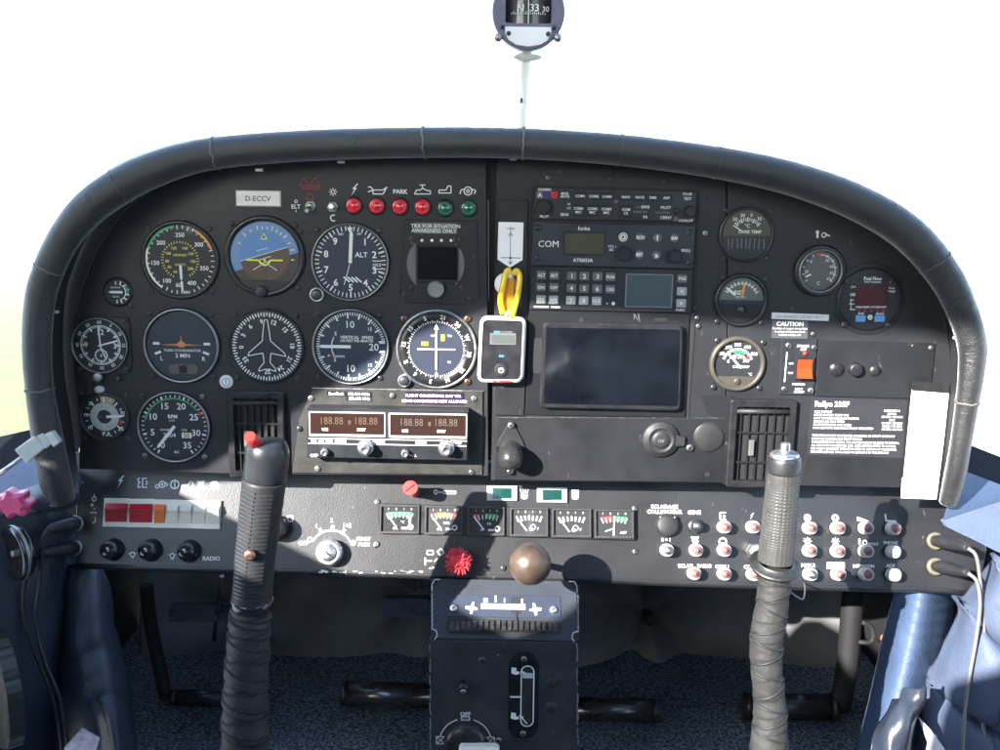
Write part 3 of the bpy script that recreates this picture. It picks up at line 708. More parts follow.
# ================================================================ dials
def gauge(name, label, cat, px, py, r, rb, dial=None, bezel=None, hb=3.0, screws=None, sr=2.6, sm=None, grp='round dials on the panel', chrome=None, h=0.0):
    fr = Fr(px, py, h); t = thing(name, label, cat, fr, grp)
    mb = MB(fr); mb.lathe([(rb, 0), (rb, hb*.5), (rb-.8, hb*.85), (rb-1.8, hb), (r+1.2, hb), (r+.4, hb*.7), (r, .5)], seg=64, cap=False); mb.build('bezel', bezel or m_bezel, t)
    if chrome: mb = MB(fr); mb.lathe([(chrome[0], hb), (chrome[0]-.3, hb+.7), (chrome[1]+.3, hb+.7), (chrome[1], hb)], seg=64, cap=False); mb.build('trim_ring', m_steel, t)
    mb = MB(fr); mb.lathe([(r+.4, .4), (r+.4, .9), (0, .9)], seg=64, smooth=False); mb.build('dial', dial or m_dial, t)
    for x, y in screws or []: screw(fr, t, x, y, sr, .3, sm)
    return fr, t
def sq(d, e=None): e = e or d; return [(d, e), (-d, e), (-d, -e), (d, -e)]
ZD = 1.15
def marks(fr, t, fn, m=m_lume, name='markings'):
    mb = MB(fr); fn(mb); return mb.build(name, m, t)
def needle(fr, t, a, r0, r1, w, z=1.8, m=m_lume, tip=.35, name='needle', cx=0, cy=0):
    c, s_ = ca(a); mb = MB(fr); n = (s_, -c)
    q = [(cx+c*r0+n[0]*w/2, cy+s_*r0+n[1]*w/2), (cx+c*(r1-w)+n[0]*w/2, cy+s_*(r1-w)+n[1]*w/2), (cx+c*r1+n[0]*w*tip/2, cy+s_*r1+n[1]*w*tip/2),
         (cx+c*r1-n[0]*w*tip/2, cy+s_*r1-n[1]*w*tip/2), (cx+c*(r1-w)-n[0]*w/2, cy+s_*(r1-w)-n[1]*w/2), (cx+c*r0-n[0]*w/2, cy+s_*r0-n[1]*w/2)]
    mb.solid(q, z-.35, z); return mb.build(name, m, t)
def knob(fr, t, px, py, r, h, m=m_black, name='knob', ring=None, mark=False, knurl=0):
    x, y = fr.l(px, py, h)[:2]; mb = MB(fr)
    if knurl:
        n = 48; pts = [((r*(1+(.06 if i % 2 else 0)))*math.cos(2*math.pi*i/n)+x, (r*(1+(.06 if i % 2 else 0)))*math.sin(2*math.pi*i/n)+y) for i in range(n)]
        mb.solid(pts, .3, h, .8)
    else: mb.lathe([(r, .3), (r*.96, h*.8), (r*.88, h*.95), (r*.7, h), (0, h*1.02)], x, y, 28)
    o_ = mb.build(name, m, t)
    if ring: mb = MB(fr); mb.lathe([(r+1.7, .3), (r+1.7, h*.6), (r+.4, h*.7), (r+.2, h*.3)], x, y, 32, cap=False); mb.build('knob_ring', ring, t)
    return o_
# airspeed
fr, t = gauge('airspeed_indicator', 'airspeed dial with white needle pointing straight down at 60', 'flight dial', 180.5, 260, 35, 39.5, screws=sq(30.5, 31.5))
def f(mb):
    for i in range(36):
        a = 188+i*9.4
        mb.tick(a, 30.5 if i % 2 == 0 else 31.5, 34.4, 1.0, ZD)
    for s_, a in (('60', 186), ('100', 214), ('150', 263), ('200', 313), ('250', 2), ('300', 51), ('350', 108), ('400', 155)):
        c = ca(a); mb.text(s_, c[0]*25, c[1]*25, 4.2, ZD, bold=.02)
    mb.arc(32.6, 34.6, 215, 290, ZD+.1)
marks(fr, t, f)
def f(mb):
    for i in range(34): mb.tick(205+i*9.2, 16.6, 19, .8, ZD)
    for s_, a in (('40', 205), ('60', 238), ('80', 265), ('100', 300), ('120', 335), ('140', 25), ('160', 60), ('180', 95), ('200', 130)):
        c = ca(a); mb.text(s_, c[0]*13, c[1]*13, 2.7, ZD, bold=.02)
    mb.text('AIRSPEED', 0, 5, 2.3, ZD); mb.text('KNOTS', 0, -4.5, 2.3, ZD)
marks(fr, t, f, m_yel, 'knot_scale')
marks(fr, t, lambda mb: mb.arc(32.4, 34.5, 291, 352, ZD+.15), m_gre, 'green_arc'); marks(fr, t, lambda mb: mb.arc(32.4, 34.5, 28, 70, ZD+.15), m_amb, 'amber_arc')
marks(fr, t, lambda mb: mb.text('KM/H', 4, -32, 2.6, ZD, bold=.03), m_lume, 'unit_lettering')
needle(fr, t, 178.5, 5, 20, 2.6); needle(fr, t, 178, 21, 31.5, 2.0, name='needle_tip')
# attitude
fr, t = gauge('attitude_indicator', 'attitude dial with blue sky and brown ground halves', 'flight dial', 265, 256, 35, 40.5, dial=m_dial, screws=sq(31.5), hb=4)
def chord(r, th, off, side, n=48, rin=0, ymin=-99):
    d = Vector(ca(th)); nrm = Vector((-d.y, d.x))*side
    return [(r*math.cos(2*math.pi*i/n), r*math.sin(2*math.pi*i/n)) for i in range(n)], nrm
def half(mb, r, ang, off, side, z, ymin):
    d = Vector((math.cos(R(ang)), math.sin(R(ang)))); nrm = Vector((-d.y, d.x))*side
    pts = []
    poly = [Vector(p) for p in circ(r, seg=96)]
    def clip(poly, n_, c):
        out = []
        for i in range(len(poly)):
            a, b = poly[i], poly[(i+1) % len(poly)]; da, db = a.dot(n_)-c, b.dot(n_)-c
            if da >= 0: out.append(a)
            if da*db < 0: out.append(a+(b-a)*(da/(da-db)))
        return out
    poly = clip(poly, nrm, off*side); poly = clip(poly, Vector((0, 1)), ymin)
    mb.flat([tuple(p) for p in poly], z)
mb = MB(fr); half(mb, 34, 17, -6, 1, 1.2, -25); mb.build('sky_ring', m_skyd, t)
mb = MB(fr); half(mb, 34, 17, -6, -1, 1.2, -25); mb.build('ground_ring', m_brnd, t)
mb = MB(fr); half(mb, 25, 17, 2, 1, 1.6, -23.5); mb.build('sky_half', m_skyb, t)
mb = MB(fr); half(mb, 25, 17, 2, -1, 1.6, -23.5); mb.build('ground_half', m_brown, t)
def f(mb):
    d = Vector((math.cos(R(17)), math.sin(R(17)))); n_ = Vector((-d.y, d.x))
    a, b = d*-24.7+n_*2, d*24.7+n_*2; mb.line(*a, *b, .6, 1.9)
    for k in (-8, -4, 5): a, b = d*-6+n_*(k+2), d*6+n_*(k+2); mb.line(*a, *b, .6, 1.9)
    for a in (-80, -60, -45, -30, -20, -10, 0, 10, 20, 30, 45, 60, 80): mb.tick(a+17, 26.5, 31 if a % 30 == 0 else 29.5, .9, 1.5)
    for s_ in (-1, 1): mb.line(s_*4, -9, s_*12, -14, .7, 1.9)
marks(fr, t, f)
def f(mb):
    mb.line(-18, -4, -6, -4, 1.6, 2.4); mb.line(6, -4, 18, -4, 1.6, 2.4); mb.arc(4.4, 6.2, 95, 265, 2.4, 0, -3.5); mb.arc(0, 1.2, 0, 360, 2.4, 0, -4)
    mb.line(-3, 17, 3, 17, .9, 2.4); mb.line(-3, 17, 0, 23, .9, 2.4); mb.line(3, 17, 0, 23, .9, 2.4)
mb = MB(fr); f(mb); mb.build('aircraft_symbol', mat('lime_paint', (.65, .75, .05), .5), t)
mb = MB(fr); mb.solid([(-1.5, -22), (1.5, -22), (2.2, -10), (-2.2, -10)], 1.7, 2.0); mb.build('symbol_post', m_beige, t)
mb = MB(fr); mb.solid([(-26, -24.5), (26, -24.5), (20, -31), (8, -35), (-8, -35), (-20, -31)], .9, 2.6, .4); mb.build('dial_mask', m_black, t)
knob(fr, t, 260.5, 292, 6.2, 7, m_black)
# altimeter
fr, t = gauge('altimeter', 'altimeter dial with fat white needle at zero and digits 1 to 9', 'flight dial', 350.5, 262, 36.5, 39.5, dial=m_dialb, screws=[(29.5, 31.5), (-33, 31.5), (29.5, -31)], hb=3.4, chrome=(38.6, 37.2))
def f(mb):
    for i in range(50): mb.tick(i*7.2, 31.2 if i % 5 else 29.5, 35.6, .9 if i % 5 else 1.4, ZD)
    for i in range(1, 10):
        c = ca(i*36); mb.text(str(i), c[0]*25.3, c[1]*25.3, 6.6, ZD, bold=.02)
    mb.text('ALT', 11, 7.5, 5, ZD, bold=.01); mb.text('FEET', -9, 27.5, 2, ZD); mb.text('100', 9, 28, 2, ZD)
    for k in range(4): mb.line(-7+k*4, -15, -1+k*4, -20, 1.5, ZD)
    mb.flat([(-3, 34), (3, 34), (0, 29)], ZD+.1)
    mb.line(22, 1.5, 31, 1.5, .8, ZD); mb.line(22, -6.5, 31, -6.5, .8, ZD); mb.text('1013', 26.5, -2.5, 3, ZD)
marks(fr, t, f)
needle(fr, t, 3, -1, 31, 3.4, 2.2); needle(fr, t, 196, 2, 24, .7, 1.7, m_print, name='thin_needle')
knob(fr, t, 316, 295, 5.4, 6, m_dsteel, ring=m_alu)
# traffic display
fr = Fr(437, 271); t = thing('traffic_display', 'small traffic display with dark rectangular screen and one knob', 'display', fr)
mb = MB(fr); mb.pbox([(405, 219), (477, 221), (480, 297), (468, 305), (408, 303), (400, 294)], 0, 1.4, .6); mb.build('mounting_plate', m_plate, t)
mb = MB(fr); cx, cy = fr.l(436, 264)[:2]
for a0, a1 in ((222, 318), (42, 138)):
    pts = [(cx+29*ca(a0+(a1-a0)*i/16)[0], cy+29*ca(a0+(a1-a0)*i/16)[1]) for i in range(17)]
    mb.solid(pts, 1.2, 3.4, .5); mb.build('round_bezel', m_grey, t); mb = MB(fr)
mb = MB(fr); mb.prect(415.5, 244.5, 459, 283, 1.2, 3.8, .6, 1.5); mb.build('screen_frame', m_black, t)
mb = MB(fr); mb.prect(417.5, 246.5, 457, 280, 3.7, 4.1); mb.build('screen', m_glass, t)
mb = MB(fr)
for x in (422, 432, 441.5, 451): q = fr.l(x, 240.5, 1.8); mb.lathe([(1.5, 1.4), (1.4, 2), (0, 2.2)], q[0], q[1], 12)
mb.build('button', m_white, t)
mb = MB(fr); mb.prect(414, 222.5, 457, 234, 1.3, 1.7); pl_ = mb.build('placard', m_grey, t)
mb = MB(fr); mb.ptext('TRX FOR SITUATION', 435.5, 226, 3.6, 1.9, bold=.01); mb.ptext('AWARENESS ONLY', 434, 230.7, 3.6, 1.9, bold=.01); mb.build('lettering', m_white, pl_)
knob(fr, t, 435.5, 289.5, 8, 8, m_steel, knurl=1)
for x, y in ((411.5, 238.5), (460.5, 239), (411.5, 287.5), (460.5, 288), (404, 295), (470, 298)): pscrew(fr, t, x, y, 2.4, 1.4)
# suction gauge
fr, t = gauge('suction_gauge', 'smallest dial, suction gauge with needle pointing left above the clock', 'engine dial', 118, 292, 12.6, 15, screws=[(12, -13.5)], hb=2.4)
def f(mb):
    mb.ticks(20, 160, 5, 8.4, 11.6, 1.4, ZD); mb.arc(7.6, 8.4, 15, 165, ZD); mb.text('3', -1.5, 9, 3, ZD, bold=.03); mb.text('5', -1, -9.5, 3, ZD, bold=.03)
    mb.text('SUCTION', -2, 4.6, 1.6, ZD); mb.text('IN HG', -2, -4.6, 1.6, ZD)
marks(fr, t, f); marks(fr, t, lambda mb: mb.arc(8.8, 11, 50, 100, ZD+.1), m_gre, 'green_arc'); needle(fr, t, 270, -5, 9, 2.4, 1.7, tip=.05)
# clock
fr, t = gauge('clock', 'round clock with white hands and small seconds dial on square flange', 'clock', 101, 345, 26.5, 28.5, hb=4, chrome=(28, 26.8), h=.0022)
mb = MB(fr); mb.solid([(27.5, -29), (29.5, -18), (29.5, 18), (29, 28), (16, 29), (-16, 27), (-27, 22), (-28, -18), (-25, -28), (-14, -29), (14, -31)], -2.2, .2, .7); mb.build('flange', m_bezel, t)
for x, y in ((24, 24.5), (24.5, -24), (-22, -25)): screw(fr, t, x, y, 2.8, .4)
def f(mb):
    mb.arc(19.4, 20.1, 0, 360, ZD)
    for i in range(60): mb.tick(i*6, 17.4 if i % 5 else 15.6, 19.6, .8 if i % 5 else 1.7, ZD)
    for i in range(12):
        c = ca(i*30); mb.text(str(i*5 or 60), c[0]*23.2, c[1]*23.2, 3.2, ZD, bold=.02, rot=i*30)
    mb.text('12', 1, 13.2, 5.4, ZD, bold=.02); mb.text('3', 14.4, -.5, 5.2, ZD, bold=.02); mb.text('9', -14.4, .5, 5.2, ZD, bold=.02)
    mb.arc(5.6, 6.6, 0, 360, ZD, 0, -10.5); mb.ticks(0, 330, 11, 4.2, 5.6, .7, ZD, 0, -10.5); mb.text('8', 0, -10.5, 3, ZD)
marks(fr, t, f); needle(fr, t, 357, -2, 19.5, 1.5, 1.9, name='minute_hand'); needle(fr, t, 75, -2, 18.6, 1.7, 2.2, name='hour_hand'); needle(fr, t, 160, -1, 15, 1.3, 2.5, name='second_hand')
knob(fr, t, 96.5, 378, 5.4, 7, m_steel); knob(fr, t, 117.5, 379, 2.6, 3, m_dsteel, 'small_knob')
# turn coordinator
fr, t = gauge('turn_coordinator', 'turn coordinator dial with small orange aeroplane and level tube', 'flight dial', 182, 345.5, 34.5, 39, dial=mat('dial_tc', (.016, .024, .034), .6, coat=1.0), screws=sq(30.5, 31.5), hb=3.6, chrome=(37.6, 35.6))
def f(mb):
    mb.line(-28.5, 2, -22, 2, 2.6, ZD); mb.line(22, 2, 28.5, 2, 2.6, ZD); mb.line(-27, -8.5, -21, -6.3, 2.4, ZD); mb.line(27, -8.5, 21, -6.3, 2.4, ZD)
    mb.text('L', -20.5, -13, 4, ZD, bold=.02); mb.text('R', 21.5, -13, 4, ZD, bold=.02)
    mb.text('2 MIN', .5, -10, 4, ZD, bold=.02); mb.text('TURN COORDINATOR', .5, -4.8, 2.5, ZD, bold=.015)
marks(fr, t, f)
mb = MB(fr); mb.solid(rrect(-14, 15, -29, -19, 4), .9, 1.6, .3); lv = mb.build('level_tube', mat('tube_amber', (.10, .09, .07), .3, coat=.6), t)
mb = MB(fr); mb.line(-3, -29, -3, -19, 1, 1.8); mb.line(4, -29, 4, -19, 1, 1.8); mb.build('tube_mark', m_matte, lv)
mb = MB(fr); mb.disc(4.2, 1.75, .5, -24, 20); mb.build('ball', m_matte, lv)
mb = MB(fr); mb.solid([(-21, .8), (-4, 1.8), (-2.4, 4), (-.8, 4.4), (-.4, 10), (.4, 10), (.8, 4.4), (2.4, 4), (4, 1.8), (21, .8), (4, .2), (2, -1.4), (-2, -1.4), (-4, .2)], 1.6, 2.1); mb.build('aeroplane_symbol', mat('orange_symbol', (.6, .20, .10), .5), t)
# heading indicator
fr, t = gauge('heading_indicator', 'heading dial with white outline of an aeroplane', 'flight dial', 267, 346.5, 35, 38, screws=sq(30.5, 31.5), hb=3.4)
def f(mb):
    for i in range(72): mb.tick(i*5+2, 30 if i % 2 else 31.2, 34.4, 1.3, ZD)
    for s_, a in (('12', 18), ('15', 48), ('18', 88), ('21', 119), ('24', 149), ('27', 180), ('30', 230), ('33', 238), ('0', 268), ('3', 296), ('6', 322), ('9', 350)):
        if s_ == '30': continue
        c = ca(a); mb.text(s_, c[0]*25.6, c[1]*25.6, 4.4, ZD, bold=.03, rot=a)
marks(fr, t, f)
def f(mb):
    h = [(1.5, 27), (-1.5, 27), (-3.2, 15), (-3.6, 11), (-4, 6), (-18, -6.5), (-19, -9.5), (-4, -6.5), (-3, -16), (-8, -22), (-8.6, -25), (-1, -22.5), (0, -25)]
    q = h + [(-x, y) for x, y in h[::-1][1:]]
    for a, b in zip(q, q[1:]+q[:1]): mb.line(*a, *b, .9, 1.7)
marks(fr, t, f, m_lume, 'aeroplane_outline')
# vertical speed
fr, t = gauge('vertical_speed_indicator', 'vertical speed dial with white needle pointing left at zero', 'flight dial', 351, 346.5, 35.5, 39, dial=mat('dial_vs', (.014, .026, .044), .6, coat=1.0), screws=[(29, 32), (-33, 32), (29, -31.5), (-33, -31)], hb=3.8, chrome=(38.2, 36.6))
screw_m = None
def f(mb):
    for i in range(41):
        a = -90+i*4.25; big = i % 5 == 0
        for s_ in (1, -1):
            aa = 270+(a+90)*1 if s_ == 1 else 270-(a+90)
            mb.tick(aa, 28.5 if big else 31.4, 34.6, 1.6 if big else .9, ZD)
    mb.text('10', 0, 22.5, 7, ZD, bold=.012); mb.text('10', 0, -22, 7, ZD, bold=.012); mb.text('20', 23, 0, 7, ZD, bold=.012)
    mb.text('15', 19.5, 18, 3.4, ZD); mb.text('15', 19, -18.5, 3.4, ZD); mb.text('5', -15, 13, 3.6, ZD); mb.text('5', -16, -13.5, 3.6, ZD)
    mb.text('VERTICAL  SPEED', 6, 9.5, 3.0, ZD, bold=.02); mb.text('100 FEET PER MINUTE', 6, 6, 2.4, ZD, bold=.02); mb.text('DOWN', -12, -10, 2.3, ZD)
    mb.arc(18.8, 19.7, 240, 300, ZD); mb.line(29, 4, 34, 4, 1, ZD); mb.line(29, -4, 34, -4, 1, ZD)
marks(fr, t, f); needle(fr, t, 270, 0, 32, 3, 2.0, tip=.1)
# course deviation
fr, t = gauge('course_indicator', 'course dial in a bright silver ring with crossed white needles', 'flight dial', 436.5, 349, 37, 41, dial=mat('dial_cdi', (.014, .020, .040), .6, coat=1.0), bezel=m_steel, hb=4.2, screws=None)
for x, y, m in ((404, 318.5, m_cop), (467.5, 318.5, m_cop), (467.5, 381.5, m_cop)): pscrew(fr, t, x, y, 3.4, .4, m)
mb = MB(fr); mb.lathe([(37.4, 1), (37.2, 3.2), (28.5, 1.5), (28.3, 1.2)], seg=64, cap=False); mb.build('compass_card', m_bezel, t)
def f(mb):
    for i in range(72):
        a = i*5+2; b = i % 2 == 0
        x, y = ca(a); r0, r1 = 26.8, (29.5 if b else 28.3)
        mb.line(x*r0, y*r0, x*r1, y*r1, .9, 1.9)
    for s_, a in (('21', 11), ('24', 40), ('W', 68), ('30', 98), ('33', 129), ('N', 160), ('3', 190), ('6', 220), ('E', 247), ('12', 279), ('15', 309), ('S', 340)):
        c = ca(a); mb.text(s_, c[0]*33, c[1]*33, 4.2, 3.4, bold=.03, rot=a)
    mb.flat([(-2.6, 20), (2.6, 20), (0, 26)], 1.9); mb.flat([(-2, -26), (2, -26), (0, -22.5)], 1.9)
marks(fr, t, f); 
mb = MB(fr); mb.line(0, -21, 0, 20, 1.8, 2.2); mb.build('vertical_needle', m_lume, t)
mb = MB(fr); mb.line(-19, 0, 19, 0, 1.4, 2.5); mb.build('horizontal_needle', m_lume, t)
marks(fr, t, lambda mb: (mb.flat([(-15, 3.4), (-8, 3.4), (-8, 7.4), (-15, 7.4)], ZD), mb.flat([(4.5, 8.4), (8.2, 8.4), (8.2, 15), (4.5, 15)], ZD)), m_amb, 'flag')
marks(fr, t, lambda mb: (mb.text('VOR', -3, 13.6, 2, ZD), mb.text('TO', 13, 13.6, 2.2, ZD), mb.text('FR', 13, -13, 2.2, ZD), [mb.disc(.7, ZD, x*3.4, 0, 10) for x in (-5, -4, -3, -2, 2, 3, 4, 5)]), m_print, 'small_lettering')
knob(fr, t, 404, 381.5, 4.8, 7, m_dsteel, ring=m_alu)
# manifold gauge
fr, t = gauge('manifold_pressure_gauge', 'pressure dial marked P.A. with pale ring and white needle pointing right', 'engine dial', 105, 416.5, 22.5, 25.5, screws=[(22.5, 23), (-22, 23), (22.5, -22.5), (-22, -22.5)], hb=3)
mb = MB(fr); mb.arc(7, 14.5, 0, 360, ZD); mb.build('pale_ring', mat('pale_ring', (.36, .37, .34), .5, var=.3, vs=300), t)
mb = MB(fr); mb.arc(14.8, 21, -10, 35, ZD); mb.build('tan_sector', mat('tan', (.40, .30, .18), .5), t)
def f(mb):
    for i in range(7): mb.tick(-125+i*42, 15, 20, 1.5, ZD+.1); mb.tick(-104+i*42, 17, 20, .9, ZD+.1)
    mb.text('P.A.', 1.5, -17.6, 4.2, ZD, bold=.03); mb.text('10', -15, -11.5, 4, ZD, bold=.03); mb.text('15', -18.5, 1.5, 3.4, ZD); mb.text('20', -13, 13.5, 3.4, ZD); mb.text('30', 18, 4.6, 3.4, ZD); mb.text('35', 15.5, -12, 4, ZD, bold=.03)
marks(fr, t, f); marks(fr, t, lambda mb: mb.arc(15.5, 18, 100, 118, ZD+.2), m_redp, 'red_arc'); needle(fr, t, 87, 2, 19, 2.6, 1.9); needle(fr, t, 267, 2, 8, 2, 1.9, m_dsteel, name='needle_tail')
mb = MB(fr); q = fr.l(98.5, 390, 3); mb.lathe([(5.2, .4), (5, 2), (3, 3.4), (0, 3.8)], q[0], q[1], 24); mb.v = [Vector((v.x, q[1]+(v.y-q[1])*.75, v.z)) for v in mb.v]; mb.build('warning_lens', m_clear, t)
# tachometer
fr, t = gauge('tachometer', 'engine speed dial numbered 0 to 35 with green arc', 'engine dial', 174.5, 426.5, 33, 37, hb=3.4, chrome=(36.3, 34.6))
for x, y, m in ((202.5, 396.5, m_steel), (145, 455.5, m_steel), (205, 456.5, m_steel), (143, 396, m_dsteel)): pscrew(fr, t, x, y, 2.7, .4, m)
def f(mb):
    for i in range(36):
        a = 213+i*294/35; big = i % 5 == 0; mb.tick(a, 28.6 if big else 30, 32.6, 1.7 if big else .9, ZD)
    for i in range(8):
        a = 213+i*42; c = ca(a); mb.text(str(i*5), c[0]*22.6, c[1]*22.6, 6.4, ZD, bold=.015)
    mb.text('RPM', -1, 10.5, 3.6, ZD, bold=.03); mb.text('X100', -2, 6.4, 1.8, ZD); mb.text('HOURS', -9, -3.2, 2.2, ZD); mb.text('1/10', 10, -3.2, 2.2, ZD); mb.text('AC', 1, -26, 2.6, ZD, bold=.03); mb.text('2504', -5, -8.6, 4.4, ZD)
marks(fr, t, f); marks(fr, t, lambda mb: (mb.arc(28.2, 29.6, 284, 414, ZD+.1)), m_gre, 'green_arc'); marks(fr, t, lambda mb: mb.arc(28, 31.5, 59, 66, ZD+.1), m_redp, 'red_line')
mb = MB(fr); mb.solid([(7.4, -11.4), (17, -11.4), (17, -6), (7.4, -6)], .9, 1.4); wd = mb.build('hour_wheel', m_cream, t)
mb = MB(fr); mb.text('50', 12.2, -8.7, 4.2, 1.6); mb.build('lettering', m_matte, wd)
needle(fr, t, 219, -1, 28.5, 3, 2.0, tip=.1)
# --- right-hand dials
fr, t = gauge('carburettor_temperature_gauge', 'olive dial with a half window beside the radios, topmost on the right', 'engine dial', 746.5, 234.5, 24.5, 28, dial=m_black, screws=sq(22.5, 23.5), hb=2.6)
mb = MB(fr); pts = [p for p in circ(23.5, seg=60) if p[1] > -1] ; mb.solid([(-23.4, -1.5)]+[(24*math.cos(R(a)), 24*math.sin(R(a))) for a in range(177, 0, -6)]+[(23.4, -1.5)], .9, 1.3, .1); mb.build('scale_plate', m_dialo, t)
def f(mb):
    mb.ticks(-48, 48, 12, 13.5, 16.5, .9, 1.6); mb.ticks(-48, 48, 4, 12.5, 17, 1.3, 1.6)
    for s_, a in (('30', -40), ('20', -16), ('0', 10), ('30', 36)): c = ca(a); mb.text(s_, c[0]*19.6, c[1]*19.6, 3.4, 1.6)
    mb.text('\u00b0C', 0, 8.6, 3.6, 1.6); mb.text('CARB TEMP', 3, 2.8, 3.1, 1.6, bold=.02)
marks(fr, t, f, m_print); needle(fr, t, -58, 6, 17, 1.1, 1.9, m_lume); 
mb = MB(fr)
for k in range(9): x = -18+k*4.4; mb.line(x, -4, x+random.uniform(-1, 1), -14, .8, 1.2)
mb.build('faint_label', m_dim, t)
fr, t = gauge('exhaust_temperature_gauge', 'EGT dial with a small adjusting screw, above the caution placard', 'engine dial', 741, 300, 22.5, 27, dial=m_dialb, screws=[(-19.5, 22), (23, 21), (-23, -22), (21.5, -22.5)], hb=3.4)
mb = MB(fr); half(mb, 22, 0, 0, 1, 1.15, -2); mb.build('scale_plate', mat('egt_plate', (.10, .105, .095), .5, coat=1.0), t)
def f(mb):
    mb.arc(16.4, 17.1, -62, 62, 1.4); mb.ticks(-62, 62, 10, 15, 19, .9, 1.4); mb.text('EGT', -2.5, 7.5, 4, 1.4, bold=.03); mb.text('25\u00b0F DIV', -1, 3, 1.8, 1.4)
marks(fr, t, f); needle(fr, t, -52, 8, 20, 2.4, 1.8); needle(fr, t, 8, 3, 18, 1.8, 1.8, m_amb, name='reference_needle'); marks(fr, t, lambda mb: (mb.disc(1.2, 1.6, 12.5, 13.5, 12)), m_redp, 'red_dot'); marks(fr, t, lambda mb: mb.text('LEAN', 2, 18.5, 2.2, 1.4, bold=.03), m_gre, 'green_lettering')
mb = MB(fr); mb.lathe([(4, .9), (3.6, 2.8), (2.5, 3.6), (0, 3.9)], 0, -9.5, 20); ad = mb.build('adjusting_screw', m_dsteel, t)
mb = MB(fr); half(mb, 22.3, 0, -4, -1, 1.25, -99); mb.build('dial_mask', m_matte, t)
fr, t = gauge('outside_temperature_gauge', 'grey temperature dial in a deep glossy ring with red mark on top', 'engine dial', 819, 270.5, 19.5, 26, dial=m_dialg, bezel=m_black, hb=5.5, chrome=(21.6, 20.2))
def f(mb):
    mb.arc(15.4, 16.2, 0, 130, ZD); mb.ticks(-130, 130, 10, 14.5, 17.5, .9, ZD)
    for s_, a in (('20', -95), ('0', -45), ('20', 35), ('40', 70), ('50', 100), ('60', 128)): c = ca(a); mb.text(s_, c[0]*12.6, c[1]*12.6, 2.8, ZD)
    mb.text('C', 0, -12.5, 3.4, ZD)
marks(fr, t, f, m_print); marks(fr, t, lambda mb: mb.arc(15, 18, -12, 2, ZD+.1), m_redp, 'red_mark'); needle(fr, t, 245, 9, 15.5, 1.6, 1.8)
_ff = Fr(869, 299)
fr, t = gauge('fuel_computer', 'round fuel computer with dark red square display and two blue buttons', 'display', 869, 299, 29.5, 32, dial=m_black, bezel=m_radio, hb=2.2, grp=None, screws=[(21.5, 17), (-23, 17.5), (21, -25.5), (-23, -26)], sr=3.4)
mb = MB(fr); mb.lathe([(36.5, 0), (36.3, .3), (35.4, .5), (31, .5)], seg=64, cap=False); mb.build('flange', m_plate, t)
mb = MB(fr); mb.prect(856.5, 285, 887, 308, .9, 1.8, .3, 1); mb.build('screen', mat('red_display', (.055, .008, .010), .25, coat=.8), t)
def f(mb):
    mb.ptext('Fuel Flow', 873, 278.5, 3.2, ZD, bold=.03); mb.ptext('Fuel Computer', 873, 281.8, 1.9, ZD, bold=.02); mb.ptext('GPH', 853.5, 287, 2, ZD); mb.ptext('Time', 891.5, 288, 2.2, ZD, bold=.02); mb.ptext('Range', 891.5, 291, 2.2, ZD, bold=.02)
    mb.ptext('LBS', 853, 294.5, 2.6, ZD, bold=.03); mb.pl([(850, 300), (854, 300)], .8, ZD); mb.pl([(849, 304), (855, 304)], .8, ZD); mb.pl([(851, 299), (851, 309)], .8, ZD); mb.pl([(850, 309.5), (855, 309.5)], 1, ZD)
    for k, s_ in enumerate(('USED', 'REM', 'FLOW', 'TIME', 'DIST')): mb.ptext(s_, 859+k*6.2, 307, 1.9, 2.1, bold=.02)
marks(fr, t, f, m_print, 'lettering')
for k in range(5):
    mb = MB(fr); q = fr.l(859+k*6.2, 311, 1.4); mb.lathe([(1.1, .9), (1, 1.5), (0, 1.8)], q[0], q[1], 10); mb.build('indicator', m_redl, t)
m_bluek = mat('blue_key', (.12, .33, .62), .4)
for x, s_ in ((861, 'STEP'), (880, 'MODE')):
    mb = MB(fr); mb.prect(x-4.6, 315.5, x+4.6, 322, .9, 2.2, .4); b_ = mb.build('button', m_bluek, t); mb = MB(fr); mb.ptext(s_, x, 313.8, 2, ZD, bold=.03); mb.build('lettering', m_print, b_)
mb = MB(fr); q = fr.l(870.5, 317.5, 2); mb.lathe([(2.8, .9), (2.6, 1.8), (0, 2)], q[0], q[1], 16); mb.build('knob', m_lever, t)
fr, t = gauge('oil_gauge', 'dial with beige bezel and two printed scales, above the right air vent', 'engine dial', 737, 363.5, 23, 28, bezel=m_beige, hb=4.4, screws=None)
for x, y in ((717, 340.5), (763, 342.5), (713, 387), (759, 388)): pscrew(fr, t, x, y, 2.8, .4)
def f(mb):
    mb.arc(14.6, 15.3, -70, 70, ZD); mb.ticks(-70, 70, 14, 13, 16, 1.0, ZD); mb.arc(9, 9.6, -60, 60, ZD)
    for s_, a in (('100', -58), ('200', -30), ('300', -2), ('400', 28), ('500', 58)): c = ca(a); mb.text(s_, c[0]*19.2, c[1]*19.2, 3.2, ZD, bold=.02)
    for s_, a in (('0', -60), ('100', -22), ('200', 18), ('300', 55)): c = ca(a); mb.text(s_, c[0]*10.5, c[1]*10.5-3, 3, ZD, bold=.02)
    mb.text('CYL TEMP', 4, -3, 2.6, ZD, bold=.02); mb.text('\u00b0C', 13.5, -10.5, 2.6, ZD)
marks(fr, t, f); marks(fr, t, lambda mb: mb.arc(11, 14, -20, 35, ZD+.1), m_gre, 'green_arc'); marks(fr, t, lambda mb: mb.arc(10, 13.6, 50, 64, ZD+.1), m_redp, 'red_arc'); needle(fr, t, -43, -6, 15, 1.8, 1.8)
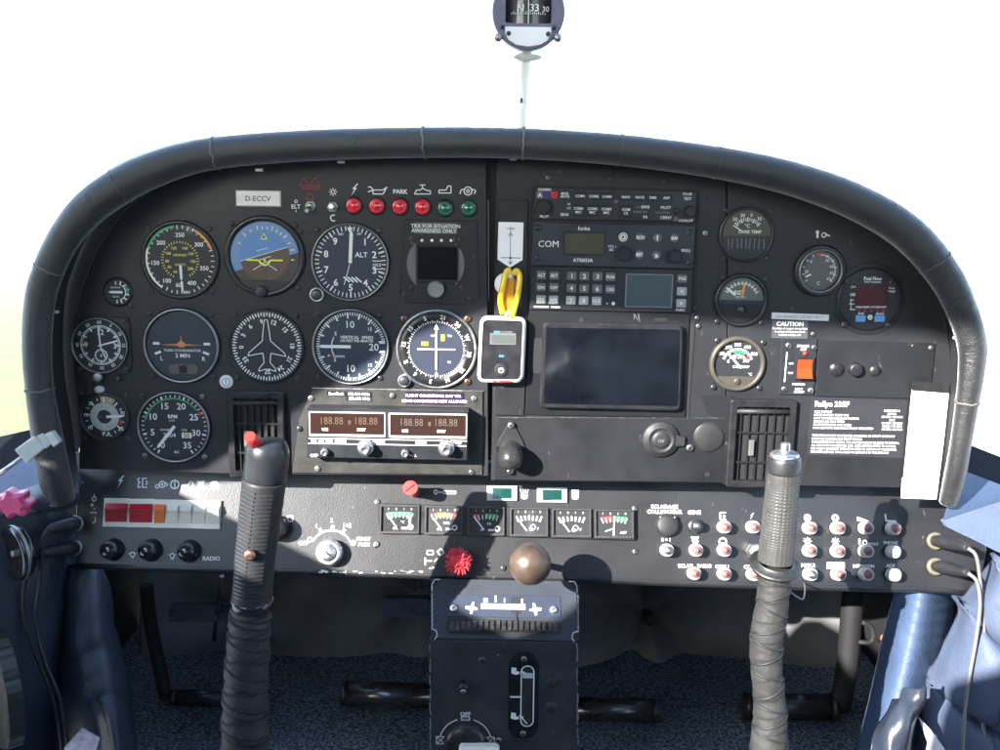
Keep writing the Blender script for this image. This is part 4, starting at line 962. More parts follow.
mb = MB(fr); half(mb, 23.4, 0, -12.5, -1, 3.4, -99); lb = mb.build('cover_plate', m_beige, t)
mb = MB(fr); screw_mb(mb, 0, -17.5, 3.4, 3.4, False, 60); mb.build('adjusting_screw', [m_beige, m_matte], t)
mb = MB(fr); mb.lathe([(3, .9), (2.4, 2.4), (0, 2.6)], -9, -16.5, 14); mb.build('stud', m_beige, t)
# white round badge
fr = Fr(226.5, 381.5); bd = thing('badge', 'white round badge between the dials above the left air vent', 'badge', fr)
mb = MB(fr); mb.lathe([(6.8, 0), (6.6, 1.6), (5.6, 2.2), (0, 2.2)], seg=28); mb.build('disc', m_white, bd)
mb = MB(fr); mb.arc(3.6, 4.2, 0, 360, 2.4); mb.line(0, -2, 0, 2, .8, 2.4); mb.line(-1.2, 1.8, 1.2, 1.8, .7, 2.4); mb.build('emblem', m_grey, bd)
# registration plate
fr = Fr(258.5, 198.5); t = thing('registration_plate', 'small white plate reading D-ECCV', 'name plate', fr)
mb = MB(fr); mb.box(-22.6, 22.6, -8, 8, 0, .9, .4); mb.build('frame', m_steel, t)
mb = MB(fr); mb.box(-21.4, 21.4, -6.8, 6.8, .9, 1.2); mb.build('plate', mat('plate_white', (.70, .67, .64), .5, var=.1, vs=90), t)
mb = MB(fr); mb.text('D-ECCV', 0, 0, 5, 1.4, bold=.02); mb.build('lettering', m_grey, t)
# ---- warning lights
def lamp(px, py, m, label):
    fr = Fr(px, py); t = thing('indicator_light', label, 'warning light', fr, 'warning lights in a row')
    mb = MB(fr); mb.lathe([(9.2, 0), (9.2, .7), (8.4, 1.6), (7.6, 1.8), (7.4, 1)], seg=32, cap=False); mb.build('collar', m_bezel, t)
    mb = MB(fr); mb.lathe([(7.6, .4), (7.6, 3.0), (7, 4.2), (5.8, 4.8), (4.4, 4.2), (3.8, 4.4), (2, 5.6), (0, 6)], seg=32); mb.build('lens', m, t)
for x, y, m, l in [(354, 205.5, m_redl, 'red warning light under the white lightning bolt'), (377, 206, m_redl, 'red warning light under the white oil can symbol'), (400, 206.5, m_redl, 'red warning light under the word PARK'),
                   (422.7, 207, m_redl, 'red warning light next to the green ones, under the small vehicle outline'), (445.3, 208.2, m_grel, 'green light directly right of the red ones'), (468.6, 208, m_grel, 'green light at the right end of the warning lights')]: lamp(x, y, m, l)
def toggle(px, py, lab, dx, dy):
    fr = Fr(px, py); t = thing('toggle_switch', lab, 'toggle switch', fr, 'toggle switches on the panel')
    mb = MB(fr); mb.lathe([(5.6, 0), (5.6, 1.4), (4.6, 1.8), (3.6, 1.8), (3.4, .5)], seg=6, smooth=False, cap=False); mb.lathe([(3.6, .3), (3.2, 2.8), (2, 3.4), (0, 3.6)], seg=16); mb.build('nut', m_steel, t)
    mb = MB(fr); mb.tube([(0, 0, 2), (dx*.5, dy*.5, 6), (dx, dy, 10)], [1.2, 1.5, 2.2], 12); mb.build('lever', m_alu, t)
toggle(310.5, 206, 'metal toggle switch beside the letters ELT', -2.2, -4.5); toggle(332.8, 207, 'metal toggle switch between the sun and moon symbols', 0, .8)
# ================================================================ radios
def face(fr, t, pts, z0, z1, b=.6, m=m_radio, name='case'):
    mb = MB(fr); mb.pbox(pts, z0, z1, b); return mb.build(name, m, t)
def label(fr, t, items, z, m=m_print, name='lettering', bold=.02):
    mb = MB(fr)
    for s_, x, y, c in items: mb.ptext(s_, x, y, c, z, bold=bold)
    return mb.build(name, m, t)
# dark opening the radios sit in
mb = MB(fp); mb.pbox([(531.5, 184.5), (699.5, 189.5), (695.5, 316), (688.5, 420), (522.5, 417), (527, 312)], -.8, .25); mb.build('radio_opening', m_matte, panel)
# audio panel
fr = Fr(615, 204); t = thing('audio_panel', 'narrow black audio selector topmost in the radio stack', 'radio', fr, 'radios stacked in the panel')
face(fr, t, [(535, 187), (697, 192), (696, 222), (533.5, 219)], -.6, 3)
for x, s_ in [(580, 'COM1'), (594, 'COM2'), (607, 'COM3'), (626, 'NAV1'), (640, 'NAV2'), (653, 'DME'), (666.5, 'ADF')]:
    mb = MB(fr); y = 196+(x-580)*.022; mb.prect(x-5.6, y-3.4, x+5.6, y+3.4, 2.8, 3.8, .3, .6); b_ = mb.build('button', m_black, t); label(fr, b_, [(s_, x, y, 2.4)], 4)
for x, s_, s2 in [(578.5, 'COM1', 'MIC'), (592.5, 'COM2', 'MIC'), (606.5, 'COM3', 'MIC'), (626, 'COM', '1/2')]:
    mb = MB(fr); y = 210.5+(x-580)*.022; mb.prect(x-5.8, y-6, x+5.8, y+6, 2.8, 4, .4, 1); b_ = mb.build('button', m_black, t); label(fr, b_, [(s_, x, y-2, 2.5), (s2, x, y+1.6, 2.5)], 4.2)
label(fr, t, [('GARMIN', 544.5, 189.5, 2.4), ('PILOT', 544.5, 216.5, 2.4), ('MKR', 565, 193.5, 2.6), ('MUTE', 565, 196.5, 2.4), ('SENS', 564.5, 214.5, 2.6), ('SPKR', 645.5, 207, 2.7), ('PILOT', 666, 207.5, 2.7), ('PA', 645.5, 217, 2.7), ('CREW', 666, 217.5, 2.7), ('PULSE', 687.5, 194, 2.3), ('TEST', 687.5, 198.7, 2.6), ('COPILOT', 686, 220.7, 2.4), ('HI', 569, 204, 2), ('LO', 569, 208, 2)], 3.2)
label(fr, t, [('INTERCOM', 640, 212, 2), ('ISOLATION', 662.5, 212.5, 2), ('ALL', 638.5, 207, 1.8)], 3.2, m_dim)
for x, m, s_ in ((539.8, m_grey, 'A'), (547, mat('audio_blue', (.03, .03, .14), .4), None), (554, mat('audio_red', (.35, .03, .02), .4), None)):
    mb = MB(fr); mb.prect(x-3.2, 191.3, x+3.2, 198.5, 2.9, 3.5, .2); b_ = mb.build('marker_lamp', m, t)
    if s_: label(fr, b_, [(s_, x, 195, 4)], 3.7, m_white)
knob(fr, t, 543.5, 206.5, 7, 11, m_black, knurl=1); knob(fr, t, 691, 211.5, 5.4, 10, m_black, knurl=1); knob(fr, t, 676.5, 211, 3.2, 5, m_black, 'small_knob')
mb = MB(fr); q = fr.l(616, 201.5, 3.3); mb.disc(1.9, 3.4, q[0], q[1], 14); q = fr.l(676, 219, 3.3); mb.disc(2.2, 3.4, q[0], q[1], 14); mb.build('photocell', m_grey, t)
# COM radio
fr = Fr(613, 246); t = thing('com_radio', 'radio with large white letters COM and an olive display', 'radio', fr, 'radios stacked in the panel')
face(fr, t, [(533.5, 222), (696, 225.5), (693.5, 269), (531.5, 265.5)], -.6, 3.4, .7, mat('com_face', (.022, .025, .033), .42, var=.25, vs=30, rv=.08))
label(fr, t, [('COM', 548.5, 243.8, 6.4)], 3.7, m_white, bold=.0)
label(fr, t, [('funke', 584, 228.3, 3.8), ('ATR833A', 583, 260.2, 3.4), ('VOL /', 612, 246.3, 2.3), ('SEL', 611.5, 249.7, 2.3), ('FREQ', 686, 250.5, 2.7)], 3.7, m_print)
mb = MB(fr); mb.prect(563.5, 231.5, 605, 255.5, 3.2, 4, .3, 1); fr_ = mb.build('display_frame', m_black, t); mb = MB(fr); mb.prect(565, 233, 603.5, 254, 3.9, 4.2); mb.build('display', m_lcd, fr_)
for x, y, s_ in [(623, 237, 'O'), (640.5, 237.3, 'SCN'), (657.5, 237.8, 'I'), (674.7, 238.3, 'SW'), (639.5, 254.5, 'SET'), (656.5, 255.2, '\u00bb')]:
    mb = MB(fr); q = fr.l(x, y, 4); mb.lathe([(4.6, 3.4), (4.4, 4.6), (3.6, 5), (0, 5)], q[0], q[1], 20); b_ = mb.build('button', m_grey, t)
    mb = MB(fr); mb.ptext(s_, x, y, 3 if len(s_) > 1 else 5, 5.2, bold=.03)
    if s_ == 'O': mb.arc(3.6, 4.3, 0, 360, 5.2, q[0], q[1])
    mb.build('lettering', m_white, b_)
knob(fr, t, 623.5, 254, 7, 11, m_black, knurl=1); knob(fr, t, 675.5, 256.5, 6.4, 11, m_black, knurl=1)
for x, y in ((538.5, 227.5), (690, 232.5), (537.5, 258), (689, 263)): pscrew(fr, t, x, y, 3, 3.4)
# transponder
fr = Fr(611, 290); t = thing('transponder', 'keypad transponder with pale grey keys and a small grey screen', 'radio', fr, 'radios stacked in the panel')
face(fr, t, [(531.5, 266.5), (693.5, 270), (691.5, 313), (529.5, 309.5)], -.6, 2.8)
m_key = mat('grey_key', (.11, .11, .108), .5); m_key2 = mat('pale_key', (.30, .30, .29), .5)
K = [('ALT', 541.5, 275.2), ('IDT', 554.3, 275.6), ('ON', 541, 287.4), ('OFF', 554, 287.6), ('STY', 541, 299.6), ('VFR', 553.6, 300), ('1', 572, 276), ('2', 584.5, 276.3), ('3', 597.7, 276.5), ('FUN', 610.5, 277), ('4', 571.4, 288.2), ('5', 584.3, 288.6), ('6', 597.3, 289), ('CRS', 610.3, 289.4), ('7', 571, 300.4), ('8', 583.8, 300.6), ('CLR', 596.8, 301), ('PGE', 682.5, 278.5), ('<', 682, 291.5), ('>', 681.4, 303.4)]
for s_, x, y in K:
    mb = MB(fr); mb.prect(x-4.7, y-4.3, x+4.7, y+4.3, 2.6, 4.4, .6, 1.2); b_ = mb.build('key', m_key2 if y > 296 or s_ == '<' else m_key, t)
    label(fr, b_, [(s_, x, y, 4.4 if len(s_) == 1 else 3)], 4.6, m_white, bold=.02)
mb = MB(fr); mb.prect(626, 273.5, 672, 308, 2.6, 3.4, .3, 1); fr_ = mb.build('display_frame', m_steel, t); mb = MB(fr); mb.prect(627.3, 274.8, 670.7, 306.6, 3.3, 3.7); mb.build('display', mat('tr_screen', (.055, .075, .08), .3, coat=.7), fr_)
mb = MB(fr)
for x, r in ((607, .8), (613.3, 1.8)): q = fr.l(x, 303.5, 3); mb.disc(r, 3.1, q[0], q[1], 14)
mb.pl([(534, 306.6), (548.5, 306.9)], 1.6, 3.1); mb.pl([(551, 307), (560, 307.2)], 1.4, 3.1); mb.build('printed_bar', m_white, t)
label(fr, t, [('FUNC', 680.5, 310, 2.4)], 3.1)
# tablet in its mount
fr = Fr(608, 363); t = thing('tablet_mount', 'black rectangular mounting frame under the radios', 'mount', fr)
face(fr, t, [(529, 310), (690, 313.5), (685.5, 418), (525, 415)], -.6, 2.2, .6, mat('mount_black', (.0065, .0068, .008), .42, var=.3, vs=40), 'frame_plate')
mb = MB(fr); mb.pl([(634, 313.5), (634.5, 319.5)], .8, 2.5); mb.pl([(638.5, 313.5), (639.5, 322)], 1.2, 2.5); mb.pl([(634, 313.5), (638, 320)], .8, 2.5); mb.build('mark', m_steel, t)
mb = MB(fr); mb.prect(655, 317.5, 667, 321.5, 2, 2.6, .2); mb.build('catch', m_matte, t); mb = MB(fr); mb.prect(579.5, 317.5, 583.5, 323, 2, 2.6, .2); mb.build('catch', m_matte, t)
mb = MB(fr); mb.pbox([(535, 338), (543, 338), (543, 374), (534, 374), (532.5, 365), (533, 345)], 2, 3, .4); mb.build('grip_tab', m_matte, t)
fr = Fr(612, 366, .003); t = thing('tablet', 'black tablet computer with switched-off screen, largest display in the panel', 'tablet', fr)
mb = MB(fr); q = mb.px([(543, 322.5), (684, 325), (681, 411.5), (539.5, 408.5)], 7); c_ = Vector((0, 0))
def roundq(q, r, k=5):
    out = []; n = len(q)
    for i in range(n):
        p = Vector(q[i]); a = (Vector(q[i-1])-p).normalized(); b = (Vector(q[(i+1) % n])-p).normalized()
        s0, s1 = p+a*r, p+b*r
        for j in range(k+1):
            u = j/k; out.append(tuple(s0*(1-u)**2+p*2*u*(1-u)+s1*u*u))
    return out
mb.solid(roundq(q, 7), 0, 7, 1.6); mb.build('body', m_black, t)
mb = MB(fr); q2 = inset(roundq(mb.px([(543, 322.5), (684, 325), (681, 411.5), (539.5, 408.5)], 7)[::-1], 7), 1.7)
mb.solid(q2, 6.9, 7.5, .3); mb.build('rim', m_bezel, t)
mb = MB(fr); mb.solid(roundq(mb.px([(546.5, 327.5), (680, 329.5), (677.5, 406), (543.5, 403.5)], 7), 3), 7.2, 7.9, .1); mb.build('screen', m_tablet, t)
# nav/com pair
fr = Fr(392, 430); t = thing('navcom_radio', 'worn grey navigation radio with two brown digit displays', 'radio', fr)
face(fr, t, [(313, 387.5), (483, 390.5), (482.5, 475), (292.5, 473), (299, 420)], -.2, 2.0, .6, m_worn, 'mounting_plate')
mb = MB(fr); mb.pl([(312, 388), (484, 391)], .9, 2.2); mb.pl([(321, 405.5), (440, 407.5)], .8, 2.2); mb.build('bright_edge', m_alu, t)
face(fr, t, [(307.5, 408), (468.5, 411.5), (467.5, 461), (306.5, 457.5)], 1.8, 20, 1, m_radio, 'case')
for x0, x1, nm in ((308.5, 385.5, 'a'), (388.5, 467, 'b')):
    y = 411.3+(x0-308)*.02
    mb = MB(fr); mb.prect(x0, y, x1, y+26, 19.8, 20.6, .2, 1); fr_ = mb.build('window_frame', m_clear, t)
    mb = MB(fr); mb.prect(x0+1.4, y+1.4, x1-1.4, y+23.5, 20.4, 20.9); mb.build('display', m_disp, fr_)
    mb = MB(fr); mb.ptext('188.88', x0+23.5, y+9.3, 7.4, 21.2, cond=.82, bold=-.005); mb.ptext('188.88', x0+58, y+9.6, 7.4, 21.2, cond=.82, bold=-.005); mb.ptext('8', x0+41, y+11, 4.4, 21.2); mb.build('digits', m_digit if nm == 'a' else mat('digits_grey', (.095, .08, .07), .5), fr_)
    mb = MB(fr); mb.ptext('USE', x0+16.5, y+18, 2.6, 21.2, bold=.04); mb.ptext('STBY', x0+53, y+18.4, 2.6, 21.2, bold=.04); mb.build('lettering', m_white, fr_)
mb = MB(fr)
mb.pl([(308.5, 438.2), (467, 441)], .9, 20.3); mb.pl([(308, 443.3), (466.5, 446)], .9, 20.3); mb.flat(mb.px([(335, 437.8), (346, 438), (346, 443.5), (335, 443.3)], 20.3), 20.3); mb.flat(mb.px([(415.5, 439.4), (426.5, 439.6), (426.5, 445.2), (415.5, 445)], 20.3), 20.3)
for s_, x, y in (('KX 165 TSO', 322, 440.8), ('COMM', 378.5, 441.6), ('NAV', 457.5, 443)): mb.ptext(s_, x, y, 2.8, 20.3, bold=.03)
mb.ptext('OFF', 314, 455.5, 3, 20.3, bold=.03); mb.ptext('PULL', 413, 455.5, 2.4, 20.3)
mb.build('printed_line', m_white, t)
for x, y in ((364.5, 449.5), (446, 450)):
    mb = MB(fr); q = fr.l(x, y, 31); n = 40; pts = [(q[0]+7.4*(1+.05*(i % 2))*math.cos(2*math.pi*i/n), q[1]+7.4*(1+.05*(i % 2))*math.sin(2*math.pi*i/n)) for i in range(n)]
    mb.solid(pts, 20, 27, .8); kb = mb.build('tuning_knob', m_alu, t)
    mb = MB(fr); mb.lathe([(4.8, 26.8), (4.8, 33), (4.2, 33.8), (3, 34), (2.6, 33.4), (0, 33.4)], q[0], q[1], 24); mb.build('small_knob', m_alu, kb)
for x, y in ((324.5, 452.5), (405, 453.5)):
    mb = MB(fr); q = fr.l(x, y, 24); mb.lathe([(4, 20), (3.8, 26), (3, 26.8), (1.6, 26.8), (1.4, 25), (0, 25)], q[0], q[1], 20); mb.build('volume_knob', m_steel, t)
for x, y, m in ((317.5, 468.5, m_alu), (392.5, 395.5, m_steel), (474, 398.5, m_alu), (471.5, 472, m_steel), (311, 398, m_alu), (299.5, 428.5, m_dsteel)): pscrew(fr, t, x, y, 3, 2, m, False)
mb = MB(fr); mb.pbox([(327, 391), (372, 392), (372, 401), (346, 400.5), (346, 396), (327, 395.5)], 1.9, 2.4); pc = mb.build('placard', m_tape, t)
label(fr, pc, [('Bordfunk', 336.5, 393.6, 2.8), ('122.840 MHz', 359, 394, 2.8), ('123.680 MHz', 359.5, 398.6, 2.8)], 2.6, m_white, bold=.03)
mb = MB(fr); mb.pbox([(405.5, 391.5), (464, 392.8), (464, 405), (405.5, 404)], 1.9, 2.4); pc = mb.build('placard', m_purp, t)
label(fr, pc, [('FLIGHT CONDITIONS: DAY VFR', 433.5, 395.8, 2.7), ('ICING CONDITIONS NOT ALLOWED', 434.5, 401.2, 2.7)], 2.6, m_white, bold=.03)
# white arrow placard, yellow strap, gas detector
fr = Fr(510.5, 245); t = thing('arrow_placard', 'white placard with a pointed bottom and thin black arrow', 'placard', fr)
mb = MB(fr); mb.pbox([(498.5, 222), (523.5, 222.5), (522.5, 260), (510, 267.5), (497.5, 259.5)], 1.8, 2.6); mb.build('plate', m_paper, t)
mb = MB(fr); mb.pl([(510.5, 226), (510.3, 264)], .6, 2.8); mb.pl([(501, 257.6), (521, 258)], .8, 2.8); mb.pl([(508.5, 236), (510.4, 233), (512.5, 236)], .8, 2.8); mb.pl([(508.5, 261), (510.3, 264.5), (512.2, 261)], .8, 2.8); mb.ptext('CABIN', 510.5, 228.5, 2, 2.8); q = fr.l(510.4, 258, 2.8); mb.disc(1.4, 2.8, q[0], q[1], 10); mb.build('arrow', m_grey, t)
fr = Fr(507, 290); t = thing('yellow_strap', 'yellow looped plastic strap hanging from a white button', 'strap', fr)
mb = MB(fr); q = fr.l(505.5, 284, 3); mb.lathe([(11, 2), (11, 3.6), (10, 4.6), (0, 5)], q[0], q[1], 32); mb.build('white_button', m_paper, t)
mb = MB(fr)
def zp(x, y, z): v = fr.l(x, y, z); return (v[0], v[1], z)
mb.tube(catmull([zp(503, 314, 12), zp(500.5, 300, 12), zp(503, 285, 12), zp(506, 273, 10), zp(508.5, 270.5, 9), zp(510, 274, 10)], 6), 3.0, 12); mb.tube(catmull([zp(511.5, 318, 12), zp(516, 303, 12), zp(518.5, 290, 12), zp(519.5, 276, 10), zp(516.5, 271, 9), zp(513.5, 275, 10)], 6), 3.0, 12); mb.build('loop', m_ypl, t)
mb = MB(fr); mb.solid(rrect(*[v for v in (fr.l(506, 300, 10)[0]-3, fr.l(511.5, 300, 10)[0]+3)], fr.l(508, 312, 10)[1], fr.l(508, 276, 10)[1], 3), 5, 9.5, 1); mb.build('strap_band', mat('amber_band', (.62, .26, .015), .4), t)
mb = MB(fr); mb.tube([zp(506, 315, 12), zp(508, 312, 15), zp(510, 315, 12)], 2.4, 10); mb.build('clip', m_clear, t)
mb = MB(fr); mb.lathe([(3.2, 8), (3, 11), (0, 11.6)], *fr.l(510, 276.5, 11)[:2], 16); mb.build('rivet', m_lever, t)
fr = Fr(502.5, 349.5); t = thing('gas_detector', 'black pocket gas detector with grey readout in a clear white case', 'gas detector', fr)
def rq(z, dx): return roundq(fr_px(z, [(480.5-dx, 317-dx), (526+dx, 318-dx), (523+dx, 382.5+dx), (477.5-dx, 382+dx)]), 8+dx)
def fr_px(z, pts): return [tuple(fr.l(x, y, z))[:2] for x, y in pts]
mb = MB(fr); mb.solid(rq(14, .5), 4, 15, 2.0, hole=inset(rq(14, .5)[::-1], 3.2)[::-1]); mb.build('clear_case', m_clear, t)
mb = MB(fr); mb.solid(inset(rq(14, .5)[::-1], 3.3), 5, 14, 1.2); mb.build('body', m_black, t)
mb = MB(fr); mb.prect(490, 333, 516, 345, 13.9, 14.5, .2, 1); b_ = mb.build('readout_frame', m_grey, t); mb = MB(fr); mb.prect(492, 335, 514, 343.3, 14.4, 14.8); mb.build('readout', m_lcd2, b_)
mb = MB(fr); mb.pl([(494, 332), (499.5, 332)], 2, 14.3); mb.pl([(499, 356), (504, 356.2)], 1.8, 14.3); mb.build('blue_mark', mat('blue_mark', (.05, .3, .6), .4), t)
label(fr, t, [('CO EXPERT', 506.5, 332, 1.7)], 14.3, m_dim)
mb = MB(fr); q = fr.l(501, 370, 14); mb.lathe([(7, 13.9), (6.6, 14.8), (4.4, 15), (0, 15)], q[0], q[1], 28); kb = mb.build('power_button', m_matte, t); mb = MB(fr); mb.arc(2, 2.8, 30, 330, 15.2, q[0], q[1]); mb.line(q[0], q[1], q[0], q[1]+2.8, .7, 15.2); mb.build('power_symbol', m_white, kb)
mb = MB(fr); mb.tube([zp(493, 381.5, 15), zp(511, 382, 15)], 1.2, 8); mb.build('red_strip', m_redk, t)
# teardrop knob, socket, blank cover
fr = Fr(510.5, 448, .0016); t = thing('map_light', 'round black knob on a diamond shaped plate', 'knob', fr)
mb = MB(fr); mb.solid(roundq([(0, 30), (14.5, 4), (14.5, -6), (0, -30), (-14.5, -6), (-14.5, 4)], 6), 0, 2, .7); mb.build('diamond_plate', mat('diamond_grey', (.030, .030, .031), .4, .3, var=.3, vs=90), t)
mb = MB(fr); mb.lathe([(12, 1.5), (11.5, 6), (12.4, 12), (12.6, 18), (10.8, 25), (6, 29.5), (0, 31)], 0, -3.5, 36); mb.v = [Vector((v.x, v.y-(v.z*.06), v.z)) for v in mb.v]; mb.build('round_knob', mat('satin_knob', (.035, .035, .035), .28, .3, var=.4, vs=200, rv=.1), t)
screw(fr, t, 0, 24, 3.6, 2, m_steel); screw(fr, t, 0, -23.5, 3.6, 2, m_steel)
fr = Fr(660.5, 439, .0016); t = thing('power_socket', 'round capped power socket with a side tab, under the tablet', 'socket', fr)
mb = MB(fr); mb.lathe([(18.5, 0), (18.5, 2), (17.4, 3.4), (15, 3.6), (14.4, 4.6), (12.6, 5.2), (11.6, 5.2), (11, 4.4), (8.4, 4.4), (7.6, 5.6), (6, 6), (0, 6)], seg=44); mb.build('cap', m_rubber, t)
mb = MB(fr); mb.solid(roundq([(-21.5, 4), (-16, 5), (-16, -5), (-21.5, -3)], 2), 0, 3, .5); mb.build('tab', m_rubber, t); mb = MB(fr); mb.solid(roundq([(14.5, 5), (24, 3.4), (24, -6), (14.5, -6.5)], 1.5), 0, 4, .5); mb.build('tab', m_rubber, t)
mb = MB(fr); mb.text('12V', 0, -.5, 3, 6.2); mb.build('lettering', m_dim, t)
screw(fr, t, 29.5, -8.5, 4, .2, m_steel)
fr = Fr(709, 437.5, .0016); t = thing('hole_cover', 'plain black round cover closing a panel hole beside the capped socket', 'cover', fr)
mb = MB(fr); mb.lathe([(14.6, 0), (14.4, .9), (13.4, 1.4), (0, 1.4)], seg=40); mb.build('disc', m_rubber, t); mb = MB(fr); mb.lathe([(15.6, 0), (15.4, .5), (14.8, .5)], seg=40, cap=False); mb.build('rim', m_dsteel, t)
# ================================================================ right side placards and switches
fr = Fr(799, 367); t = thing('switch_plate', 'black plate with orange-red guarded rocker switch', 'switch', fr)
mb = MB(fr); mb.pbox([(782, 338.5), (817.5, 339), (814, 395.5), (779, 394.5)], 0, 1.8, .5); mb.build('plate', m_radio, t)
mb = MB(fr); mb.prect(796, 357, 813.5, 380.5, 1.6, 4, .5, 1); sf = mb.build('switch_frame', m_black, t)
mb = MB(fr); q = [mb.px([(798.5, 360)], 6)[0], mb.px([(811.5, 378)], 6)[0]]; x0_, x1_, yb, yt = q[0][0], q[1][0], q[1][1], q[0][1]; ym = (yb+yt)/2
v = [(x0_, yt, 3.8), (x1_, yt, 3.8), (x1_, yt, 6), (x0_, yt, 6), (x0_, ym, 5), (x1_, ym, 5), (x0_, yb, 10), (x1_, yb, 10), (x0_, yb, 3.8), (x1_, yb, 3.8)]; ii = [mb.V(p) for p in v]
for f_i in ((0, 1, 2, 3), (3, 2, 5, 4), (4, 5, 7, 6), (6, 7, 9, 8), (0, 3, 4, 6, 8), (1, 9, 7, 5, 2)): mb.Fc([ii[i] for i in f_i])
mb.build('rocker', m_orr2, sf)
mb = MB(fr); q = fr.l(805, 353.5, 2); mb.lathe([(2.2, 1.6), (2, 3.4), (0, 4)], q[0], q[1], 14); mb.build('lamp', m_redk, t)
label(fr, t, [('STROBE', 803, 346, 2.4), ('OFF', 803.5, 349.5, 2.4), ('ON', 791, 363.5, 2), ('TEST', 790.5, 373, 1.8), ('POSITION', 798.5, 384.3, 2), ('LIGHT', 799, 389, 2), ('ON/OFF', 799, 392, 2)], 2.0)
mb = MB(fr); mb.pl([(787, 352), (784.5, 382)], 1.2, 2); mb.build('printed_line', m_print, t)
for x, y, m in ((788.5, 345.5, m_alu), (814, 347.5, m_steel), (784, 389, m_steel), (810.5, 390.5, m_alu)): pscrew(fr, t, x, y, 3, 1.8, m)
fr = Fr(870, 370); t = thing('blank_plate', 'plain dark plate with one knob between two flat discs', 'plate', fr)
mb = MB(fr); mb.pbox([(818.5, 340.5), (936, 343.5), (930, 399), (815.5, 396.5)], 0, 1.6, .5); mb.build('plate', m_plate, t)
mb = MB(fr); q = fr.l(837, 369.5, 2); mb.lathe([(7.6, 1.5), (7.4, 2.4), (0, 2.6)], q[0], q[1], 28); mb.build('flat_disc', m_bezel, t); mb = MB(fr); q = fr.l(875.5, 371, 2); mb.lathe([(5.8, 1.5), (5.6, 2.2), (0, 2.4)], q[0], q[1], 24); mb.build('flat_disc', m_bezel, t)
knob(fr, t, 857, 370, 7, 8, m_black)
mb = MB(fr)
for x in (846, 866.5): q = fr.l(x, 370, 1.8); mb.disc(1.3, 1.8, q[0], q[1], 12)
mb.build('hole', m_matte, t)
pscrew(fr, t, 931, 348, 2.8, 1.6, m_alu)
fr = Fr(800, 317); t = thing('strip_placard', 'narrow white strip with a tiny line of print', 'placard', fr)
mb = MB(fr); mb.pbox([(772, 312.5), (829, 314.8), (828.6, 321), (771.6, 318.8)], 0, .8); mb.build('plate', m_print, t); label(fr, t, [('NO SMOKING  USE SEAT BELTS', 800, 316.8, 2.4)], 1, m_grey, bold=.0)
fr = Fr(790.5, 329); t = thing('caution_placard', 'grey placard headed CAUTION in white letters', 'placard', fr)
mb = MB(fr); mb.pbox([(772.5, 320), (808.5, 321), (807.5, 339), (771.5, 338)], 0, .7); mb.build('plate', mat('caution_grey', (.055, .055, .06), .5), t)
label(fr, t, [('CAUTION', 790, 323.8, 4.2)], .9, m_white, bold=.035); label(fr, t, [('Readings of oxygen during flight', 790, 328.4, 1.9), ('in excess of minimum limits', 790, 331.6, 1.9), ('indicate a faulty unit', 790, 334.8, 1.9)], .9, m_print, bold=.01)
fr = Fr(857, 430); t = thing('limitations_placard', 'dark placard headed Rallye 235F with small white text', 'placard', fr)
mb = MB(fr); mb.pbox([(811, 397.5), (908, 400.5), (903, 458), (807, 455)], 0, .8); mb.build('plate', m_placb, t)
mb = MB(fr)
mb.ptext('Rallye 235F', 815, 403.7, 5.2, 1, 'L', .035)
L_ = [('MAX WEIGHT', 814.5), ('NEVER EXCEED SPEED VNE', 814.3), ('LIMIT MANOEUVRE LOAD FACTOR', 814), ('ROUGH AIR MAX SPEED', 813.8), ('FLAPS EXTENDED MAX SPEED', 813.5), ('MAX USE WITH CONTROLS FULLY DEFLECTED', 813.2)]
for k, (s_, x) in enumerate(L_): mb.ptext(s_, x, 411.5+k*3.25, 2.1, 1, 'L', .02, .95)
for k, s_ in enumerate(('CATEGORY N', '1200 KG', '275 KTS / 172 KMH', '3.8 G', '110 KTS / 200 KMH', '90 KTS / 170 KMH', '115 KTS / 210 KMH')): mb.ptext(s_, 892, 410.8+k*3.1, 2.1, 1, 'C', .02, .85)
for k, s_ in enumerate(('THIS AIRPLANE MUST BE OPERATED IN NORMAL OR UTILITY CATEGORY', 'MARKINGS, PLACARDS AND FLIGHT MANUAL', 'THE LIMITATIONS IN CELSIUS, THE AIRSPEED INDICATOR SPEED TO NORMAL', 'ALL AEROBATIC MANOEUVRES, INCL. SPINS ARE PROHIBITED TO NORMAL', 'FOR UTILITY CATEGORY OPERATION REFER TO SECTION OF THE MANUAL', 'FOR INSTALLED USE. TOTAL REFER TO SECTION 2 OF THE AIRPLANE')):
    mb.ptext(s_, 812-k*.25, 435.2+k*3.3, 2.15, 1, 'L', .02, .82 if k != 1 else .8)
mb.build('lettering', m_print, t)
fr = Fr(858, 472); t = thing('cover_plate', 'plain dark plate below the Rallye placard', 'plate', fr)
mb = MB(fr); mb.pbox([(806.5, 456.5), (903, 459), (901, 487.5), (799, 485.5)], 0, .7, .2); mb.build('plate', m_plate, t)
fr = Fr(924, 443, .006); t = thing('paper_card', 'tall white paper card taped to the right end of the panel', 'card', fr)
mb = MB(fr); pts = mb.px([(912, 389), (949, 392), (944, 440), (936.5, 499.5), (901, 498), (902, 478), (903.5, 478)], .6); mb.solid(pts, 0, .6); mb.build('paper', m_paper, t)
mb = MB(fr)
for k in range(28): y = 402+k*3.1; mb.pl([(941.5-k*.28, y), (943.5-k*.28, y)], .5, .8)
for x in (919.5, 936.5): q = fr.l(x, 395, .8); mb.disc(.9, .8, q[0], q[1], 10)
mb.build('printed_mark', mat('faint_pencil', (.5, .5, .6), .7), t)
